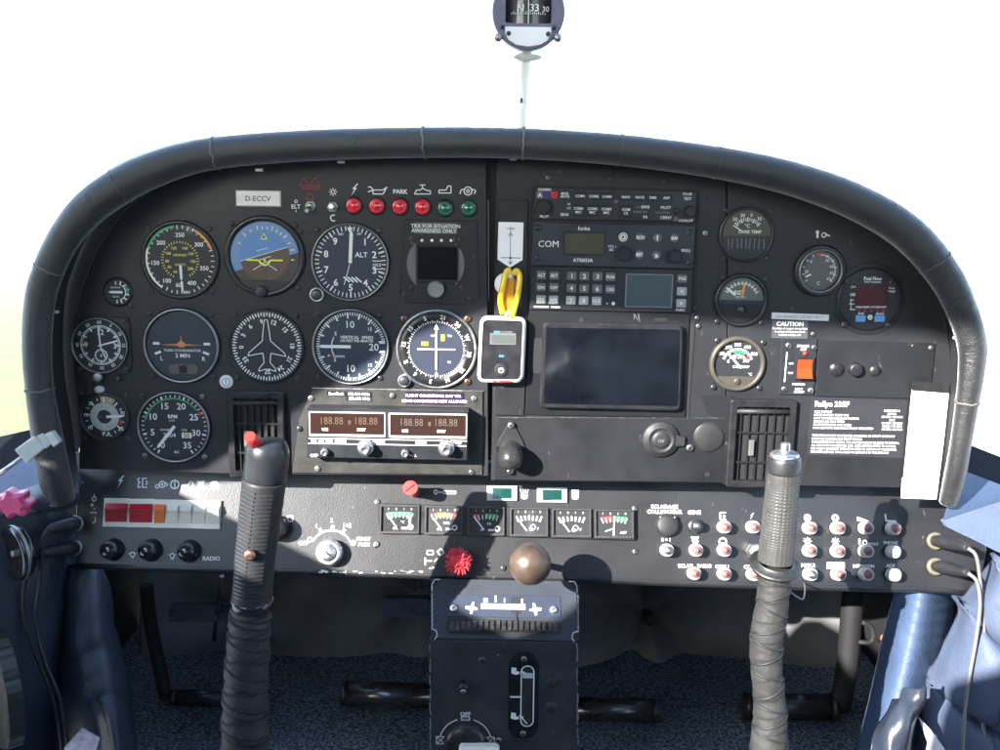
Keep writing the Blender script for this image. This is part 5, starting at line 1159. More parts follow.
mb = MB(fr); mb.pbox([(912.5, 381), (949.5, 384), (949, 393.5), (912, 390.5)], .5, 1.0); mb.build('tape', m_tape, t)
# ---- air vents
m_slat = mat('vent_slat', (.007, .007, .008), .5)
def vent(px, py, x0, x1, y0, y1, lab):
    fr = Fr(px, py); t = thing('air_vent', lab, 'air vent', fr, 'air vents in the panel')
    mb = MB(fr); a = fr.l(x0, y0, 6); b = fr.l(x1, y1, 6); X0, X1, Y0, Y1 = a[0], b[0], b[1], a[1]
    out = rrect(X0, X1, Y0, Y1, 3); inn = rrect(X0+6.5, X1-6.5, Y0+7, Y1-7, 2)
    mb.solid(out, 0, 7, 1.2, hole=inn); mb.build('frame', m_bezel, t)
    mb = MB(fr); mb.solid(inn, .1, .5); mb.build('back_plate', m_matte, t)
    mb = MB(fr); n = 6
    for i in range(n):
        x = X0+8+(X1-X0-16)*(i+.5)/n; mb.box(x-.6, x+.6, Y0+6.8, Y1-6.8, .4, 3.6, .2)
    mb.build('slat', m_slat, t)
    mb = MB(fr); mb.tube([(X0+6.6, Y1-12, 4.5), (X1-6.6, Y1-12, 4.5)], 2.6, 12); mb.build('roller', m_rubber, t)
    mb = MB(fr)
    for yy in (.28, .62): mb.box(X0+6.6, X1-6.6, Y0+(Y1-Y0)*yy-1, Y0+(Y1-Y0)*yy+1, 2.6, 3.6, .3)
    mb.build('cross_vane', m_slat, t)
    mb = MB(fr); mb.box((X0+X1)/2-12, (X0+X1)/2-7, (Y0+Y1)/2-12, (Y0+Y1)/2+4, 4, 7.5, .6); mb.build('slider', m_grey, t)
vent(254, 434, 226, 286, 391, 478, 'black slatted air vent behind the left control stick')
vent(761, 443, 731, 791, 399.5, 488, 'black slatted air vent behind the right control stick')
# ================================================================ lower switch panel
def bfr(px, py, h=0.0): return Fr(px, py, h, B)
# breaker-style rockers in the white strip
def rocker(x0, x1, y0, y1, m, lab):
    fr = bfr((x0+x1)/2, (y0+y1)/2); t = thing('rocker_switch', lab, 'rocker switch', fr, 'rocker switches in the white row')
    mb = MB(fr); mb.prect(x0+.2, y0, x1-.2, y1, 0, 5, .4); mb.build('housing', m_cream, t)
    mb = MB(fr); a = mb.px([(x0+1.6, y0+5), (x1-1.6, y1-5)], 8); X0, X1, yt, yb = a[0][0], a[1][0], a[0][1], a[1][1]; ym = yt-(yt-yb)*.38
    pr = [(yt, 4.8), (yt, 7.0), (ym+1.4, 9.6), (ym, 9.4), (ym-.6, 8), (yb, 6.0), (yb, 4.8)]
    l = [mb.V((X0, y, z)) for y, z in pr]; r = [mb.V((X1, y, z)) for y, z in pr]
    for i in range(len(pr)-1): mb.Fc((l[i+1], r[i+1], r[i], l[i]))
    mb.Fc(l); mb.Fc(r[::-1]); mb.build('rocker', m, t)
for x0, x1, m, l in [(104, 127, m_redg, 'red wide rocker switch at the left end of the white row'), (128, 152, m_redg, 'red wide rocker switch next to the orange one'), (153, 165, m_orr, 'orange narrow rocker switch in the white row'),
                     (166, 178.5, m_cream, 'cream rocker switch next to the orange one'), (179, 192, m_cream, 'cream rocker switch, second right of the orange one'), (192.5, 205.5, m_cream, 'cream rocker switch, second from the right end of the row'), (206, 219.5, m_cream, 'cream rocker switch at the right end of the white row, nearest the stick')]:
    yy = 498.3+(x0-104)*.022; rocker(x0, x1, yy, yy+28.5, m, l)
for x, y, m, l in [(114.5, 549.5, m_black, 'glossy black knob under the red rocker switches'), (152, 550, m_black, 'glossy black knob, middle of the three below the rockers'), (190.5, 551, m_black, 'glossy black knob beside the word RADIO')]:
    fr = bfr(x, y); t = thing('dimmer_knob', l, 'knob', fr, 'black knobs below the rocker switches')
    mb = MB(fr); mb.lathe([(11.5, 0), (11.5, 2), (10.2, 4), (9.4, 12), (8.6, 16), (6, 18.4), (0, 19)], seg=28); mb.build('knob', mat('gloss_black', (.010, .010, .011), .16, coat=.5), t)
    mb = MB(fr); mb.solid([(-1.1, 9), (1.1, 9), (1.1, -11.8), (-1.1, -11.8)], 0.2, 3, .2); mb.build('pointer', m_rubber, t)
fr = bfr(277, 528); t = thing('dimmer_knob', 'large black knob half hidden behind the left control stick', 'knob', fr)
mb = MB(fr); mb.lathe([(13, 0), (13, 3), (12, 16), (10.5, 20), (0, 20.6)], seg=32); mb.build('knob', m_black, t)
# ignition
fr = bfr(330.5, 552.5); t = thing('ignition_switch', 'silver round ignition switch with keyhole', 'ignition switch', fr)
mb = MB(fr); mb.lathe([(13.4, 0), (13.4, 9), (12.6, 12), (11, 13), (8.4, 13), (8, 12)], seg=40, cap=False); mb.build('barrel', m_alu, t)
mb = MB(fr); mb.lathe([(8, 11), (8, 14.6), (7.2, 15.4), (0, 15.6)], seg=32); cy_ = mb.build('cylinder', m_alu, t)
mb = MB(fr); mb.solid([(-4, 2.2), (-3, 3.4), (1.2, -.4), (3.4, -2), (2.4, -3.2), (-.6, -1.6)], 15.4, 15.9); mb.build('keyhole', m_matte, cy_)
pscrew(fr, t, 376, 545, 2.8, .4, m_steel)
# dark scuffed bracket under the switch
# small red knob
fr = bfr(415.5, 492); t = thing('pull_knob', 'small red pull knob with slotted end above the little gauges', 'pull knob', fr)
mb = MB(fr); mb.lathe([(5.4, 0), (5.2, 6), (4, 8)], seg=20); mb.build('collar', m_black, t)
mb = MB(fr); p0, p1 = Vector((0, 0, 6)), Vector((-2.5, 3, 34)); mb.tube([p0, p0.lerp(p1, .6), p1], [5, 6, 7], 24); kb = mb.build('red_knob', m_redk, t)
mb = MB(fr); d = (p1-p0).normalized(); c = p1+d*.3; mb.tube([c+Vector((-4.6, -3.6, 0)), c+Vector((4.6, 3.6, 0))], .6, 6); mb.build('slot', m_matte, kb)
m_grek = mat('green_rocker', (.004, .045, .034), .25, coat=.5)
# green lit rockers
for x, y, l in [(502, 493.3, 'green rocker switch in a white frame, nearer the red pull knob'), (552, 495, 'green rocker switch in a white frame, farther right from the red pull knob')]:
    fr = bfr(x, y); t = thing('rocker_switch', l, 'rocker switch', fr, 'green rocker switches')
    mb = MB(fr); mb.box(-15, 15, -7.3, 7.3, 0, 3, .4); mb.build('housing', m_clear, t)
    mb = MB(fr); X0, X1 = -9.6, 9.6; v = [(X0, -5, 2.8), (X0, 5, 2.8), (X1, 5, 2.8), (X1, -5, 2.8), (X0, -5, 6.4), (X0, 5, 6.4), (X1, 5, 3.2), (X1, -5, 3.2), (1, 5, 3.6), (1, -5, 3.6)]
    ii = [mb.V(p) for p in v]
    for fi in ((4, 9, 8, 5), (9, 7, 6, 8), (0, 4, 5, 1), (3, 2, 6, 7), (0, 3, 7, 9, 4), (1, 5, 8, 6, 2)): mb.Fc([ii[i] for i in fi])
    mb.build('rocker', m_grek, t)
# ---- strip of six engine gauges
fr = bfr(507, 521); cl = thing('gauge_cluster_frame', 'black frame holding six small engine gauges in a row', 'gauge frame', fr)
mb = MB(fr); mb.pbox([(378, 504), (635, 510), (635.5, 540), (379, 533.5)], 0, 3, .6); mb.build('frame_plate', m_black, cl)
m_gbez = mat('gauge_bezel', (.035, .034, .033), .4, var=.4, vs=150)
GX = [(381.5, 418), (426.5, 461), (469.5, 503), (511.5, 546.5), (553.5, 589.5), (596, 632)]
GL = ['small gauge with a full green band at the left end of the gauge row', 'small gauge with red and yellow bands in the gauge row', 'small gauge with a red start and green band, left of the fuel gauges', 'small fuel gauge left of its twin in the gauge row', 'small fuel gauge right of its twin in the gauge row', 'small gauge with red and green halves and upright needle']
for k, (x0, x1) in enumerate(GX):
    yc = 521+(x0+x1-1014)/2*.022; f2 = bfr((x0+x1)/2, yc, .003*1.0); t = thing('engine_gauge', GL[k], 'gauge', f2, 'small engine gauges in a row')
    w = (x1-x0)/2; mb = MB(f2); out = rrect(-w-1.6, w+1.6, -15, 13.6, 1); inn = rrect(-w, w, -12.6, 12, .8)
    mb.solid(out, 0, 3.4, .4, hole=inn); mb.build('bezel', m_gbez, t)
    mb = MB(f2); mb.solid(inn, .0, .7); mb.build('dial', m_dial, t)
    def bars(cols, mb=None):
        pass
    bands = {0: [(m_gre, -.8, .8)], 1: [(m_redp, -.9, -.45), (m_amb, -.45, .15), (m_redp, .45, .9), (m_gre, .15, .45)], 2: [(m_redp, -.9, -.55), (m_gre, -.1, .8)], 5: [(m_redp, -.85, .0), (m_gre, .05, .85)]}.get(k, [])
    for m, a, b in bands:
        mb = MB(f2); n = max(1, int((b-a)/.12))
        for i in range(n):
            u0_, u1_ = a+(b-a)*i/n, a+(b-a)*(i+1)/n
            yb = lambda u: 1.5+3*(1-u*u)*.4
            mb.flat([(u0_*w*.72, yb(u0_)-.5), (u1_*w*.72, yb(u1_)-.5), (u1_*w*.86, yb(u1_)+4.2), (u0_*w*.86, yb(u0_)+4.2)], 1.0)
        mb.build('colour_band', m, t)
    mb = MB(f2)
    for i in range(7):
        u = -.85+1.7*i/6; mb.line(u*w*.7, 1.5-2*abs(u), u*w*.85, 6-2*abs(u)*.6, .9 if k not in (3, 4) else 1.6, 1.2)
    for i in range(4): mb.text('0'if i % 2 else '1', (-.62+.42*i)*w, 9.6, 2.2, 1.2)
    if k in (3, 4): mb.line(2, -6, 2, -9, 3.4, 1.2); mb.arc(2, 2.8, 0, 360, 1.2, 4, -5.5); mb.text('F', 9, -7, 2.6, 1.2)
    elif k == 5: mb.text('AMP', 9, -9, 2.4, 1.2); mb.line(-9, -8, 0, -5, 1, 1.2)
    else: mb.text(('\u00b0C', 'BAR', 'PSI')[k], 3, -3.2, 2.4, 1.2); mb.line(2, -9.4, 8, -9.4, 2, 1.2); mb.text(('OIL', 'OIL', 'FP')[k], -4, -9.4, 2.4, 1.2); mb.arc(1.6, 2.8, 0, 360, 1.2, 11, -8)
    mb.build('markings', m_print, t)
    if k == 5: needle(f2, t, 3, -12, 7, 1.4, 2.0, tip=.8)
    elif k == 0: needle(f2, t, -38, -7, 9, 1.3, 2.0, tip=.6, cx=-7, cy=-3); mb = MB(f2); mb.solid([(9, -9), (11.5, -9), (11.5, 2), (9, 2)], 1.4, 1.9); mb.build('index', m_cream, t)
    else: needle(f2, t, -38, -8, 9, 1.3, 2.0, tip=.6, cx=-7, cy=-3)
# red fuzzy mixture knob
fr = bfr(459, 561); t = thing('fluffy_knob', 'red knob wrapped in stiff red fibres left of the brown ball', 'knob', fr)
mb = MB(fr); mb.lathe([(5, 0), (5, 8), (8, 12), (9, 18), (8, 23), (4, 26), (0, 27)], seg=20); mb.build('core', m_wool, t)
mb = MB(fr); g_ = random.Random(5)
for i in range(170):
    u = g_.uniform(0, 2*math.pi); s_ = g_.uniform(-.35, 1); d = Vector((math.cos(u)*math.sqrt(1-s_*s_), math.sin(u)*math.sqrt(1-s_*s_), s_)); L = g_.uniform(11.5, 15 if i % 3 else 16.5)
    c = Vector((0, 0, 18)); q = d.cross(Vector((.3, .5, .8))).normalized(); mb.tube([c+d*6, c+d*L*.7+q*g_.uniform(-1.5, 1.5), c+d*L+q*g_.uniform(-2.5, 2.5)], [1.1, .8, .35], 5)
mb.build('fibre', m_wool, t)
# throttle ball
fr = bfr(527, 561); t = thing('throttle_ball', 'large brown bronze ball knob above the pedestal', 'throttle', fr)
ctr_b = fr.w(P(529.5, 564, .06)); s_b = ((P(529.5, 564, .06)-CAM).dot(f_)/F)/fr.s
mb = MB(fr); mb.tube([(0, 0, 0), tuple(ctr_b)], 3.4, 14); mb.build('rod', m_steel, t)
mb = MB(fr); rb_ = 21.2*s_b; mb.T = Matrix.Translation(ctr_b); mb.lathe([(rb_*math.sin(R(a)), -rb_*math.cos(R(a))) for a in range(0, 181, 6)], seg=48, cap=False); mb.build('ball', m_bronze, t)
# ---- breakers and jacks
m_collar = mat('breaker_collar', (.46, .45, .43), .5, var=.2, vs=200)
m_bface = mat('breaker_face', (.20, .075, .07), .4, coat=.3, var=.3, vs=300)
BR = [(723, 527, 1, 'red-centred round breaker under the square bracket symbol'), (751.5, 527, 1, 'red-centred breaker under the small lightning bolt, left of the right stick'), (808, 528, 1, 'red-centred breaker under the solid white disc symbol'), (836, 528, 1, 'red-centred breaker under the ring with two dots'), (864, 528, 1, 'red-centred breaker under the white wedge symbol'), (891, 528.5, 1, 'red-centred breaker under the white seat symbol'),
      (666, 550, 0, 'grey-centred breaker under the large dark cap, lowest in its column'), (695, 550, 1, 'red-centred breaker below the dark stud'), (723, 550, 1, 'red-centred breaker in the middle row, two left of the stick'), (808, 550.5, 1, 'red-centred breaker under the sun symbol with hollow centre'), (836, 551, 1, 'red-centred breaker under the sun symbol with filled centre'), (864, 551, 1, 'red-centred breaker under the word PITOT'), (891, 551.5, 2, 'white breaker under the word PHONE'),
      (693, 573, 1, 'red-centred breaker under the words ECLAIR RADIO'), (723, 573.5, 1, 'red-centred breaker under the letters COM.1'), (752, 574, 1, 'red-centred breaker under the letters COM.2 beside the stick'), (808.5, 574, 0, 'grey-centred breaker under the letters NAV.2'), (836.5, 574, 1, 'red-centred breaker under the blank white label'), (864, 574, 1, 'red-centred breaker under the word INTERCOM'), (891.5, 574.5, 2, 'white breaker under the letters ADF')]
proto = {}
for x, y, k, l in BR:
    fr = bfr(x, y)
    if k not in proto:
        t = thing('circuit_breaker', l, 'circuit breaker', fr, 'circuit breakers in the lower panel')
        mb = MB(fr); mb.lathe([(6.5, 0), (6.5, 6), (6.2, 10), (5.7, 11.4), (4.4, 11.6), (4.1, 10.4)], seg=28, cap=False); mb.build('collar', m_collar, t)
        mb = MB(fr); mb.lathe([(4.3, 8), (4.3, 13), (3.6, 14.2), (0, 14.6)], seg=24); mb.build('button', (m_steel, m_bface, m_white)[k], t)
        mb = MB(fr); mb.lathe([(1.7, 14.3), (1.5, 15.2), (0, 15.4)], .6, -.4, seg=14); mb.build('rating_mark', (m_grey, m_dsteel, m_cream)[k], t)
        proto[k] = t
    else: dup(proto[k], fr.M, l)
fr = bfr(667, 525); t = thing('round_cap', 'large dark round cap left of the breakers', 'cap', fr)
mb = MB(fr); mb.lathe([(11.5, 0), (11.4, 4), (10.4, 6), (8, 7), (0, 7.4)], seg=36); mb.build('cap', m_rubber, t)
mb = MB(fr); [mb.lathe([(1.6, 4), (1.4, 6.4), (0, 6.8)], sx, 7.6, 10) for sx in (-7, 7)]; mb.build('rivet', m_steel, t)
fr = bfr(695, 526); t = thing('push_stud', 'dark metal stud under the word GENE', 'push button', fr)
mb = MB(fr); mb.lathe([(7.4, 0), (7.4, 3), (6.6, 4), (4.8, 4), (4.8, 12), (4, 13), (0, 13.4)], seg=24); mb.build('body', m_dsteel, t); mb = MB(fr); mb.lathe([(3, 13), (2.6, 14.6), (0, 15)], seg=16); mb.build('tip', m_steel, t)
fr = bfr(753, 551); t = thing('jack_nut', 'pale metal nut touching the flange of the right control stick', 'nut', fr)
mb = MB(fr); mb.lathe([(8, 0), (8, 10), (6.6, 12), (4, 12.4), (0, 12.4)], seg=6, smooth=False); mb.build('nut', m_alu, t)
def jack(px, py, lab, cable_pts, cr_, plug_pts, m_c, lab2, ringm):
    fr = bfr(px, py); t = thing('headset_socket', lab, 'socket', fr, 'headset sockets')
    mb = MB(fr); mb.lathe([(8.6, 0), (8.6, 2.5), (7.6, 3.6), (5, 3.6), (4.8, 1)], seg=28, cap=False); mb.build('collar', ringm, t)
    c = world_thing('headset_plug', lab2, 'plug', fr.o, 'headset plugs and cords')
    mb = MB(k=1); q = catmull([P(*p[:3]) for p in plug_pts], 4); rr_ = catmull([Vector((p[3], 0, 0)) for p in plug_pts], 4)
    mb.tube(q, [v.x*.001 for v in rr_], 18, mod=lambda i, th: 1+(.06 if i % 3 == 0 else 0)); wpart(mb, 'plug_sleeve', m_rubber, c)
    mb = MB(k=1); mb.tube(catmull([P(*p) for p in cable_pts], 8), cr_, 10); wpart(mb, 'cord', m_c, c)
hB = -.022
m_ringc = mat('cream_ring', (.13, .115, .08), .4)
jack(935, 541, 'upper headset socket at the right end of the lower panel', [(968, 548, .045), (976, 556, .05), (980, 580, .05), (984, 630, .055), (986, 680, .06), (983, 720, .065), (986, 765, .07)], .0018,
     [(935, 541, hB, 5.5), (942, 541.5, 0, 6.5), (950, 543, .012, 6.2), (958, 545, .026, 5.6), (968, 548, .045, 3.4)], m_cable, 'dark plug and grey cord in the upper right socket', m_ringc)
jack(935, 566.5, 'lower headset socket at the right end of the lower panel', [(968, 573, .045), (977, 582, .052), (980, 605, .06), (976, 640, .065), (969, 680, .07), (964, 720, .075), (962, 765, .08)], .0018,
     [(935, 566.5, hB, 5.5), (942, 567, 0, 6.5), (950, 568.5, .012, 6.2), (958, 570.5, .026, 5.6), (968, 573, .045, 3.4)], m_cable, 'dark plug and grey cord in the lower right socket', m_ringc)
jack(76, 524, 'upper headset socket at the left end of the lower panel', [(48, 530, .045), (43, 540, .05), (40, 580, .05), (36, 620, .05), (44, 660, .055), (60, 700, .06), (70, 760, .06)], .0020,
     [(76, 524, hB, 5.5), (70, 524.5, 0, 6.2), (62, 526, .014, 5.8), (54, 528, .03, 5.2), (48, 530, .045, 3)], m_rubber, 'dark plug and black cord in the upper left socket', m_steel)
jack(75, 548, 'lower headset socket at the left end of the lower panel', [(42, 554, .045), (30, 566, .05), (24, 590, .05), (25, 620, .05), (38, 660, .055), (54, 702, .06), (64, 760, .06)], .0020,
     [(75, 548, hB, 5.5), (69, 548.5, 0, 6.2), (60, 550, .014, 5.8), (50, 552, .03, 5.2), (42, 554, .045, 3)], m_rubber, 'dark plug and black cord in the lower left socket', m_steel)
# ================================================================ centre pedestal
ft = Fr(505, 610, 0, TOPF); ff = Fr(505, 695, 0, FRONT)
ped = thing('pedestal', 'black centre pedestal with worn edges below the panel', 'pedestal', Fr(505, 639, .035))
def ontoped(mb, fr): mb.v = [ped.matrix_world.inverted() @ (fr.M @ (v*fr.s)) for v in mb.v]; mb.k = 1.0
mb = MB(ft); mb.pbox([(431.5, 579), (577, 580), (578.5, 640.5), (430.5, 639.5)], -60, 0, .8); ontoped(mb, ft); mb.build('sloping_face', mat('pedestal_blue', (.016, .021, .030), .58, var=.25, vs=30, dust=(.2, .2, .2), rv=.1), ped)
mb = MB(ff); mb.pbox([(430.5, 641), (578.5, 641.8), (576.5, 770), (429, 770)], -60, 0, .8); ontoped(mb, ff); mb.build('upright_face', mat('pedestal_black', (.026, .026, .029), .42, var=.6, vs=40, dust=(.16, .15, .14), rv=.1, bump=.08, bs=500), ped)
mb = MB(ff)
g_ = random.Random(2)
for x0, x1 in ((430.6, 429.4), (578, 576.8)):
    mb = MB(ff)
    for k in range(26):
        y = g_.uniform(642, 748); xx = x0+(x1-x0)*(y-641)/110; mb.pl([(xx+g_.uniform(-.6, .6), y), (xx+g_.uniform(-.6, .6), y+g_.uniform(2, 10))], g_.uniform(.5, 1.3), .5)
    ontoped(mb, ff); mb.build('bare_edge', m_alu, ped)
mb = MB(ft)
for pts in ([(432, 592), (432.3, 585), (435, 580.5), (440, 580)], [(577.5, 592), (577, 585), (574.5, 581), (569, 580.6)], [(431.2, 629), (436, 631.5), (437, 636), (434, 640.5)], [(578.6, 630), (573, 632), (571.5, 637), (574, 641)]): mb.pl(pts, 1.1, .6)
for y0 in range(594, 628, 5): mb.pl([(432.3, y0), (431.8, y0+4.6)], .9, .6); mb.pl([(578, y0), (578.3, y0+4.4)], .6, .6)
ontoped(mb, ft); mb.build('bare_corner', m_alu, ped)
mb = MB(ft)
for x, y, a in ((434.5, 583.5, 0), (575, 584, 0), (433, 635, 0), (576, 636, 0)): q = ft.l(x, y, .4); mb.disc(3.4, .45, q[0], q[1], 18)
ontoped(mb, ft); mb.build('corner_hole', m_matte, ped)
mb = MB(ff); mb.pbox([(436, 642), (573, 642.8), (571, 775), (434, 775)], -430, -58, 0, zr=0); mb.solid(mb.px([(436, 594), (573, 594), (573, 642), (436, 642)], 0), -430, -64); ontoped(mb, ff); mb.build('shade_tunnel', m_dark, ped)  # unseen box added behind the pedestal to keep sun off the firewall
# trim plate and wheel
t = thing('trim_scale', 'blue-grey trim plate with aeroplane symbols and pale scale bar', 'trim indicator', ft)
mb = MB(ft); mb.pbox([(447.5, 594.5), (560.5, 595.5), (561, 618), (447, 617)], 0, 1, .3); mb.build('plate', mat('trim_plate', (.016, .024, .045), .5, var=.2, vs=60), t)
mb = MB(ft); mb.pbox([(481, 603.5), (525.5, 604), (525.5, 609.5), (481, 609)], .9, 1.8, .2); mb.build('scale_bar', m_lever, t)
def plane_sym(mb, x, y, s_):
    q = [(x-6*s_, y-1.5), (x-1*s_, y-1.5), (x+1*s_, y-6), (x+3*s_, y-5.5), (x+2*s_, y-1), (x+6*s_, y), (x+6*s_, y+1.6), (x+1.5*s_, y+2.2), (x+.5*s_, y+6), (x-1.5*s_, y+6), (x-1.5*s_, y+2), (x-6*s_, y+1)]
    mb.flat(mb.px(q, 1.2), 1.2)
mb = MB(ft); plane_sym(mb, 471.5, 608, 1); plane_sym(mb, 535.5, 609, -1); mb.flat(mb.px([(483.5, 598.5), (487.5, 598.5), (487.5, 602.5), (483.5, 602.5)], 1.2), 1.2); mb.flat(mb.px([(519, 598.8), (523, 598.8), (523, 602.8), (519, 602.8)], 1.2), 1.2)
mb.pl([(504.5, 598.5), (504.5, 602.5)], .9, 1.2); mb.pl([(513, 598.7), (513, 602.7)], .9, 1.2); mb.pl([(495.7, 595.8), (495.7, 602)], 1.6, 1.2); mb.build('symbol', m_white, t)
for x, y in ((453.5, 608.5), (553.5, 609.5)): mb = MB(ft); q = ft.l(x, y, 1); screw_mb(mb, q[0], q[1], 1, 4, False, 50); mb.build('screw', [m_alu, m_matte], t)
mb = MB(ft); mb.solid([(-5, 0), (5, 0), (5, 17), (-5, 17)], .9, 1.3); mb.solid([(-1, -7), (1, -7), (1, 2), (-1, 2)], 1.8, 2.1); mb.v = [v+Vector((11, -4, 0)) for v in mb.v]; mb.build('pointer', m_matte, t)  # wide dark box paints the pointer's shadow onto the plate
t = thing('trim_handwheel', 'ribbed black trim wheel in a slot of the pedestal', 'trim wheel', Fr(504, 627, -.001, TOPF)); fw_ = Fr(504, 627, -.001, TOPF)
mb = MB(fw_); q = [mb.px([(446, 618)], 1)[0], mb.px([(562.5, 634.5)], 1)[0]]; mb.solid(rrect(-58, 58, -7.5, 7.5, 7), 0, 1.4); mb.build('slot', m_matte, t)
mb = MB(fw_); g_ = random.Random(4); Rw, dw = 224.0, 216.0
for i in range(19):
    a0 = math.asin((-54+i*5.75)/Rw); a1 = a0+3.9/Rw; x0_, x1_ = Rw*math.sin(a0), Rw*math.sin(a1); z0_, z1_ = Rw*math.cos(a0)-dw, Rw*math.cos(a1)-dw
    v = [(x0_, -5, .8), (x1_, -5, .8), (x1_, 5, .8), (x0_, 5, .8), (x0_, -4.6, max(1.6, z0_)), (x1_, -4.6, max(1.6, z1_)), (x1_, 4.6, max(1.6, z1_)), (x0_, 4.6, max(1.6, z0_))]; ii = [mb.V(p) for p in v]
    for q_ in ((4, 5, 6, 7), (0, 1, 5, 4), (1, 2, 6, 5), (2, 3, 7, 6), (3, 0, 4, 7)): mb.Fc([ii[k] for k in q_])
mb.build('rim_teeth', mat('worn_teeth', (.05, .05, .05), .3, .6, var=1.0, vs=160), t)
mb = MB(fw_); pts = [(x, math.sqrt(Rw*Rw-x*x)-dw-2.4) for x in range(-50, 51, 5)]
ra = [mb.V((x, -5.4, max(1.5, z))) for x, z in pts]; rb2 = [mb.V((x, 5.4, max(1.5, z))) for x, z in pts]; rc = [mb.V((x, -5.4, .5)) for x, z in pts]; rd = [mb.V((x, 5.4, .5)) for x, z in pts]
for i in range(len(pts)-1): mb.Fc((ra[i], ra[i+1], rb2[i+1], rb2[i])); mb.Fc((rc[i], rc[i+1], ra[i+1], ra[i])); mb.Fc((rb2[i], rb2[i+1], rd[i+1], rd[i]))
mb.build('rim', m_black, t)
# flap indicator
t = thing('flap_indicator', 'black oval flap indicator with a white outlined slot on the pedestal', 'indicator', Fr(523.5, 695, 0, FRONT)); f3 = Fr(523.5, 695, 0, FRONT)
mb = MB(f3); mb.solid(rrect(-15, 15, -47, 47, 13), 0, 1.6, .4); mb.build('plate', mat('gloss_plate', (.006, .006, .007), .25), t)
mb = MB(f3); mb.solid(rrect(-2.5, 10, -33, 32.5, 6), 1.4, 1.9); mb.build('slot', m_rubber, t)
mb = MB(f3); o1 = rrect(-2.5, 10, -33, 32.5, 6); 
for a, b in zip(o1, o1[1:]+o1[:1]): mb.line(*a, *b, 1.1, 2.1)
mb.line(-13.5, -1, -2.5, -1, 1.8, 2.1)
for y in (26, -23):
    mb.flat([(-12.5, y-1.5), (-8, y-3), (-4, y-2), (-5.5, y+1), (-8, y+.5), (-7, y+4), (-12, y+5)], 2.1); mb.flat([(-4.5, y), (0, y+1), (0, y-1.5)], 2.1)
mb.line(-3, 27, 8, 22, 1.1, 2.2); mb.line(-4, -21, 4, -30, 1.1, 2.2); mb.build('white_marking', m_white, t)
mb = MB(f3); mb.solid([(-1, 19.5), (9, 19.5), (9, 25), (-1, 25)], 1.8, 2.4); mb.build('pointer', m_clear, t)
for y in (40, -41): mb = MB(f3); screw_mb(mb, 0, y, 1.6, 3); mb.build('screw', [m_steel, m_matte], t)
for x, y, r in ((483, 660.5, 4), (500, 656.5, 2.6)): mb = MB(ff); q = ff.l(x, y, 1); screw_mb(mb, q[0], q[1], .2, r); ontoped(mb, ff); mb.build('screw', [m_dsteel, m_matte], ped)
for x, y in ((551.5, 681.5), (551.5, 707)): mb = MB(ff); q = ff.l(x, y, 1); mb.lathe([(6, .1), (5.6, 1.4), (3, 2.6), (0, 2.8)], q[0], q[1], 24); ontoped(mb, ff); mb.build('stud', m_rubber, ped)
f4 = Fr(464, 684, 0, FRONT); t = thing('small_lever', 'short dark lever on the left of the pedestal face', 'lever', f4)
mb = MB(f4); mb.lathe([(5, 0), (4.6, 3), (0, 3.4)], seg=20); mb.tube([(0, 0, 2), (0, 4, 10), (0, 2, 17)], [4.2, 4.8, 5.2], 16); mb.build('lever', m_bezel, t); mb = MB(f4); mb.lathe([(3, 16.5), (2.6, 17.8), (0, 17.8)], 0, 1.4, 14); mb.build('tip', m_steel, t)
f5 = Fr(465.5, 742, 0, FRONT); t = thing('fuel_selector', 'fuel selector with white arc and OFF mark, low on the pedestal', 'fuel selector', f5)
mb = MB(f5); mb.lathe([(22, 0), (21, 5), (17, 9), (0, 10)], seg=40); mb.build('hub', m_bezel, t)
mb = MB(f5); mb.arc(25.4, 26.4, -75, -18, .6); mb.arc(25.4, 26.4, 18, 75, .6); mb.text('OFF', 0, 31, 4.2, .6, bold=.03)
for q in ([(-4, 24.5), (4, 24.5), (4, 28), (-4, 28)],): 
    for a, b in zip(q, q[1:]+q[:1]): mb.line(*a, *b, 1, .6)
for s_ in (-1, 1):
    x = s_*25; q = [(x-4, -2), (x+4, -2), (x+4, 6), (x-4, 6)]
    for a, b in zip(q, q[1:]+q[:1]): mb.line(*a, *b, 1, .6)
    mb.line(x-4, -2, x+4, 6, .8, .6); mb.line(x-4, 6, x+4, -2, .8, .6)
mb.build('printed_scale', m_print, t)
mb = MB(f5); mb.solid(rrect(-6, 34, -14, 5, 4), 9, 18, 2); mb.build('handle', m_cream, t)
screw(f5, t, 33, 3, 2.8, .3, m_steel)
# ================================================================ control sticks
def path(pts, n=6):
    q = catmull([P(a, b, h) for a, b, h, r in pts], n); k = catmull([Vector((r*((P(a, b, h)-CAM).dot(f_)/F), 0, 0)) for a, b, h, r in pts], n)
    return q, [v.x for v in k]
H = .17
ls = world_thing('control_stick', 'left control stick with a black ribbed grip and red button', 'control stick', P(246, 770, H))
q, rr_ = path([(268.5, 440, H, 13), (268.5, 443, H, 18.5), (267.5, 450, H, 21.5), (266.5, 462, H, 22), (264.5, 480, H, 21.5)], 6)
mb = MB(k=1); mb.tube(q, rr_, 36); wpart(mb, 'grip_cap', mat('grip_grey', (.022, .024, .027), .33, .2, var=.3, vs=60, rv=.1), ls)
q, rr_ = path([(264.5, 479, H, 21.8), (262, 500, H, 21.2), (258.5, 530, H, 20.6), (255, 560, H, 20), (252.5, 590, H, 19.6), (252, 602, H, 20.4), (252, 607, H, 18.5)], 6)
mb = MB(k=1); mb.tube(q, rr_, 36, mod=lambda i, th: 1+.008*math.sin(i*2.1+th*14)); wpart(mb, 'grip', m_rubber, ls)
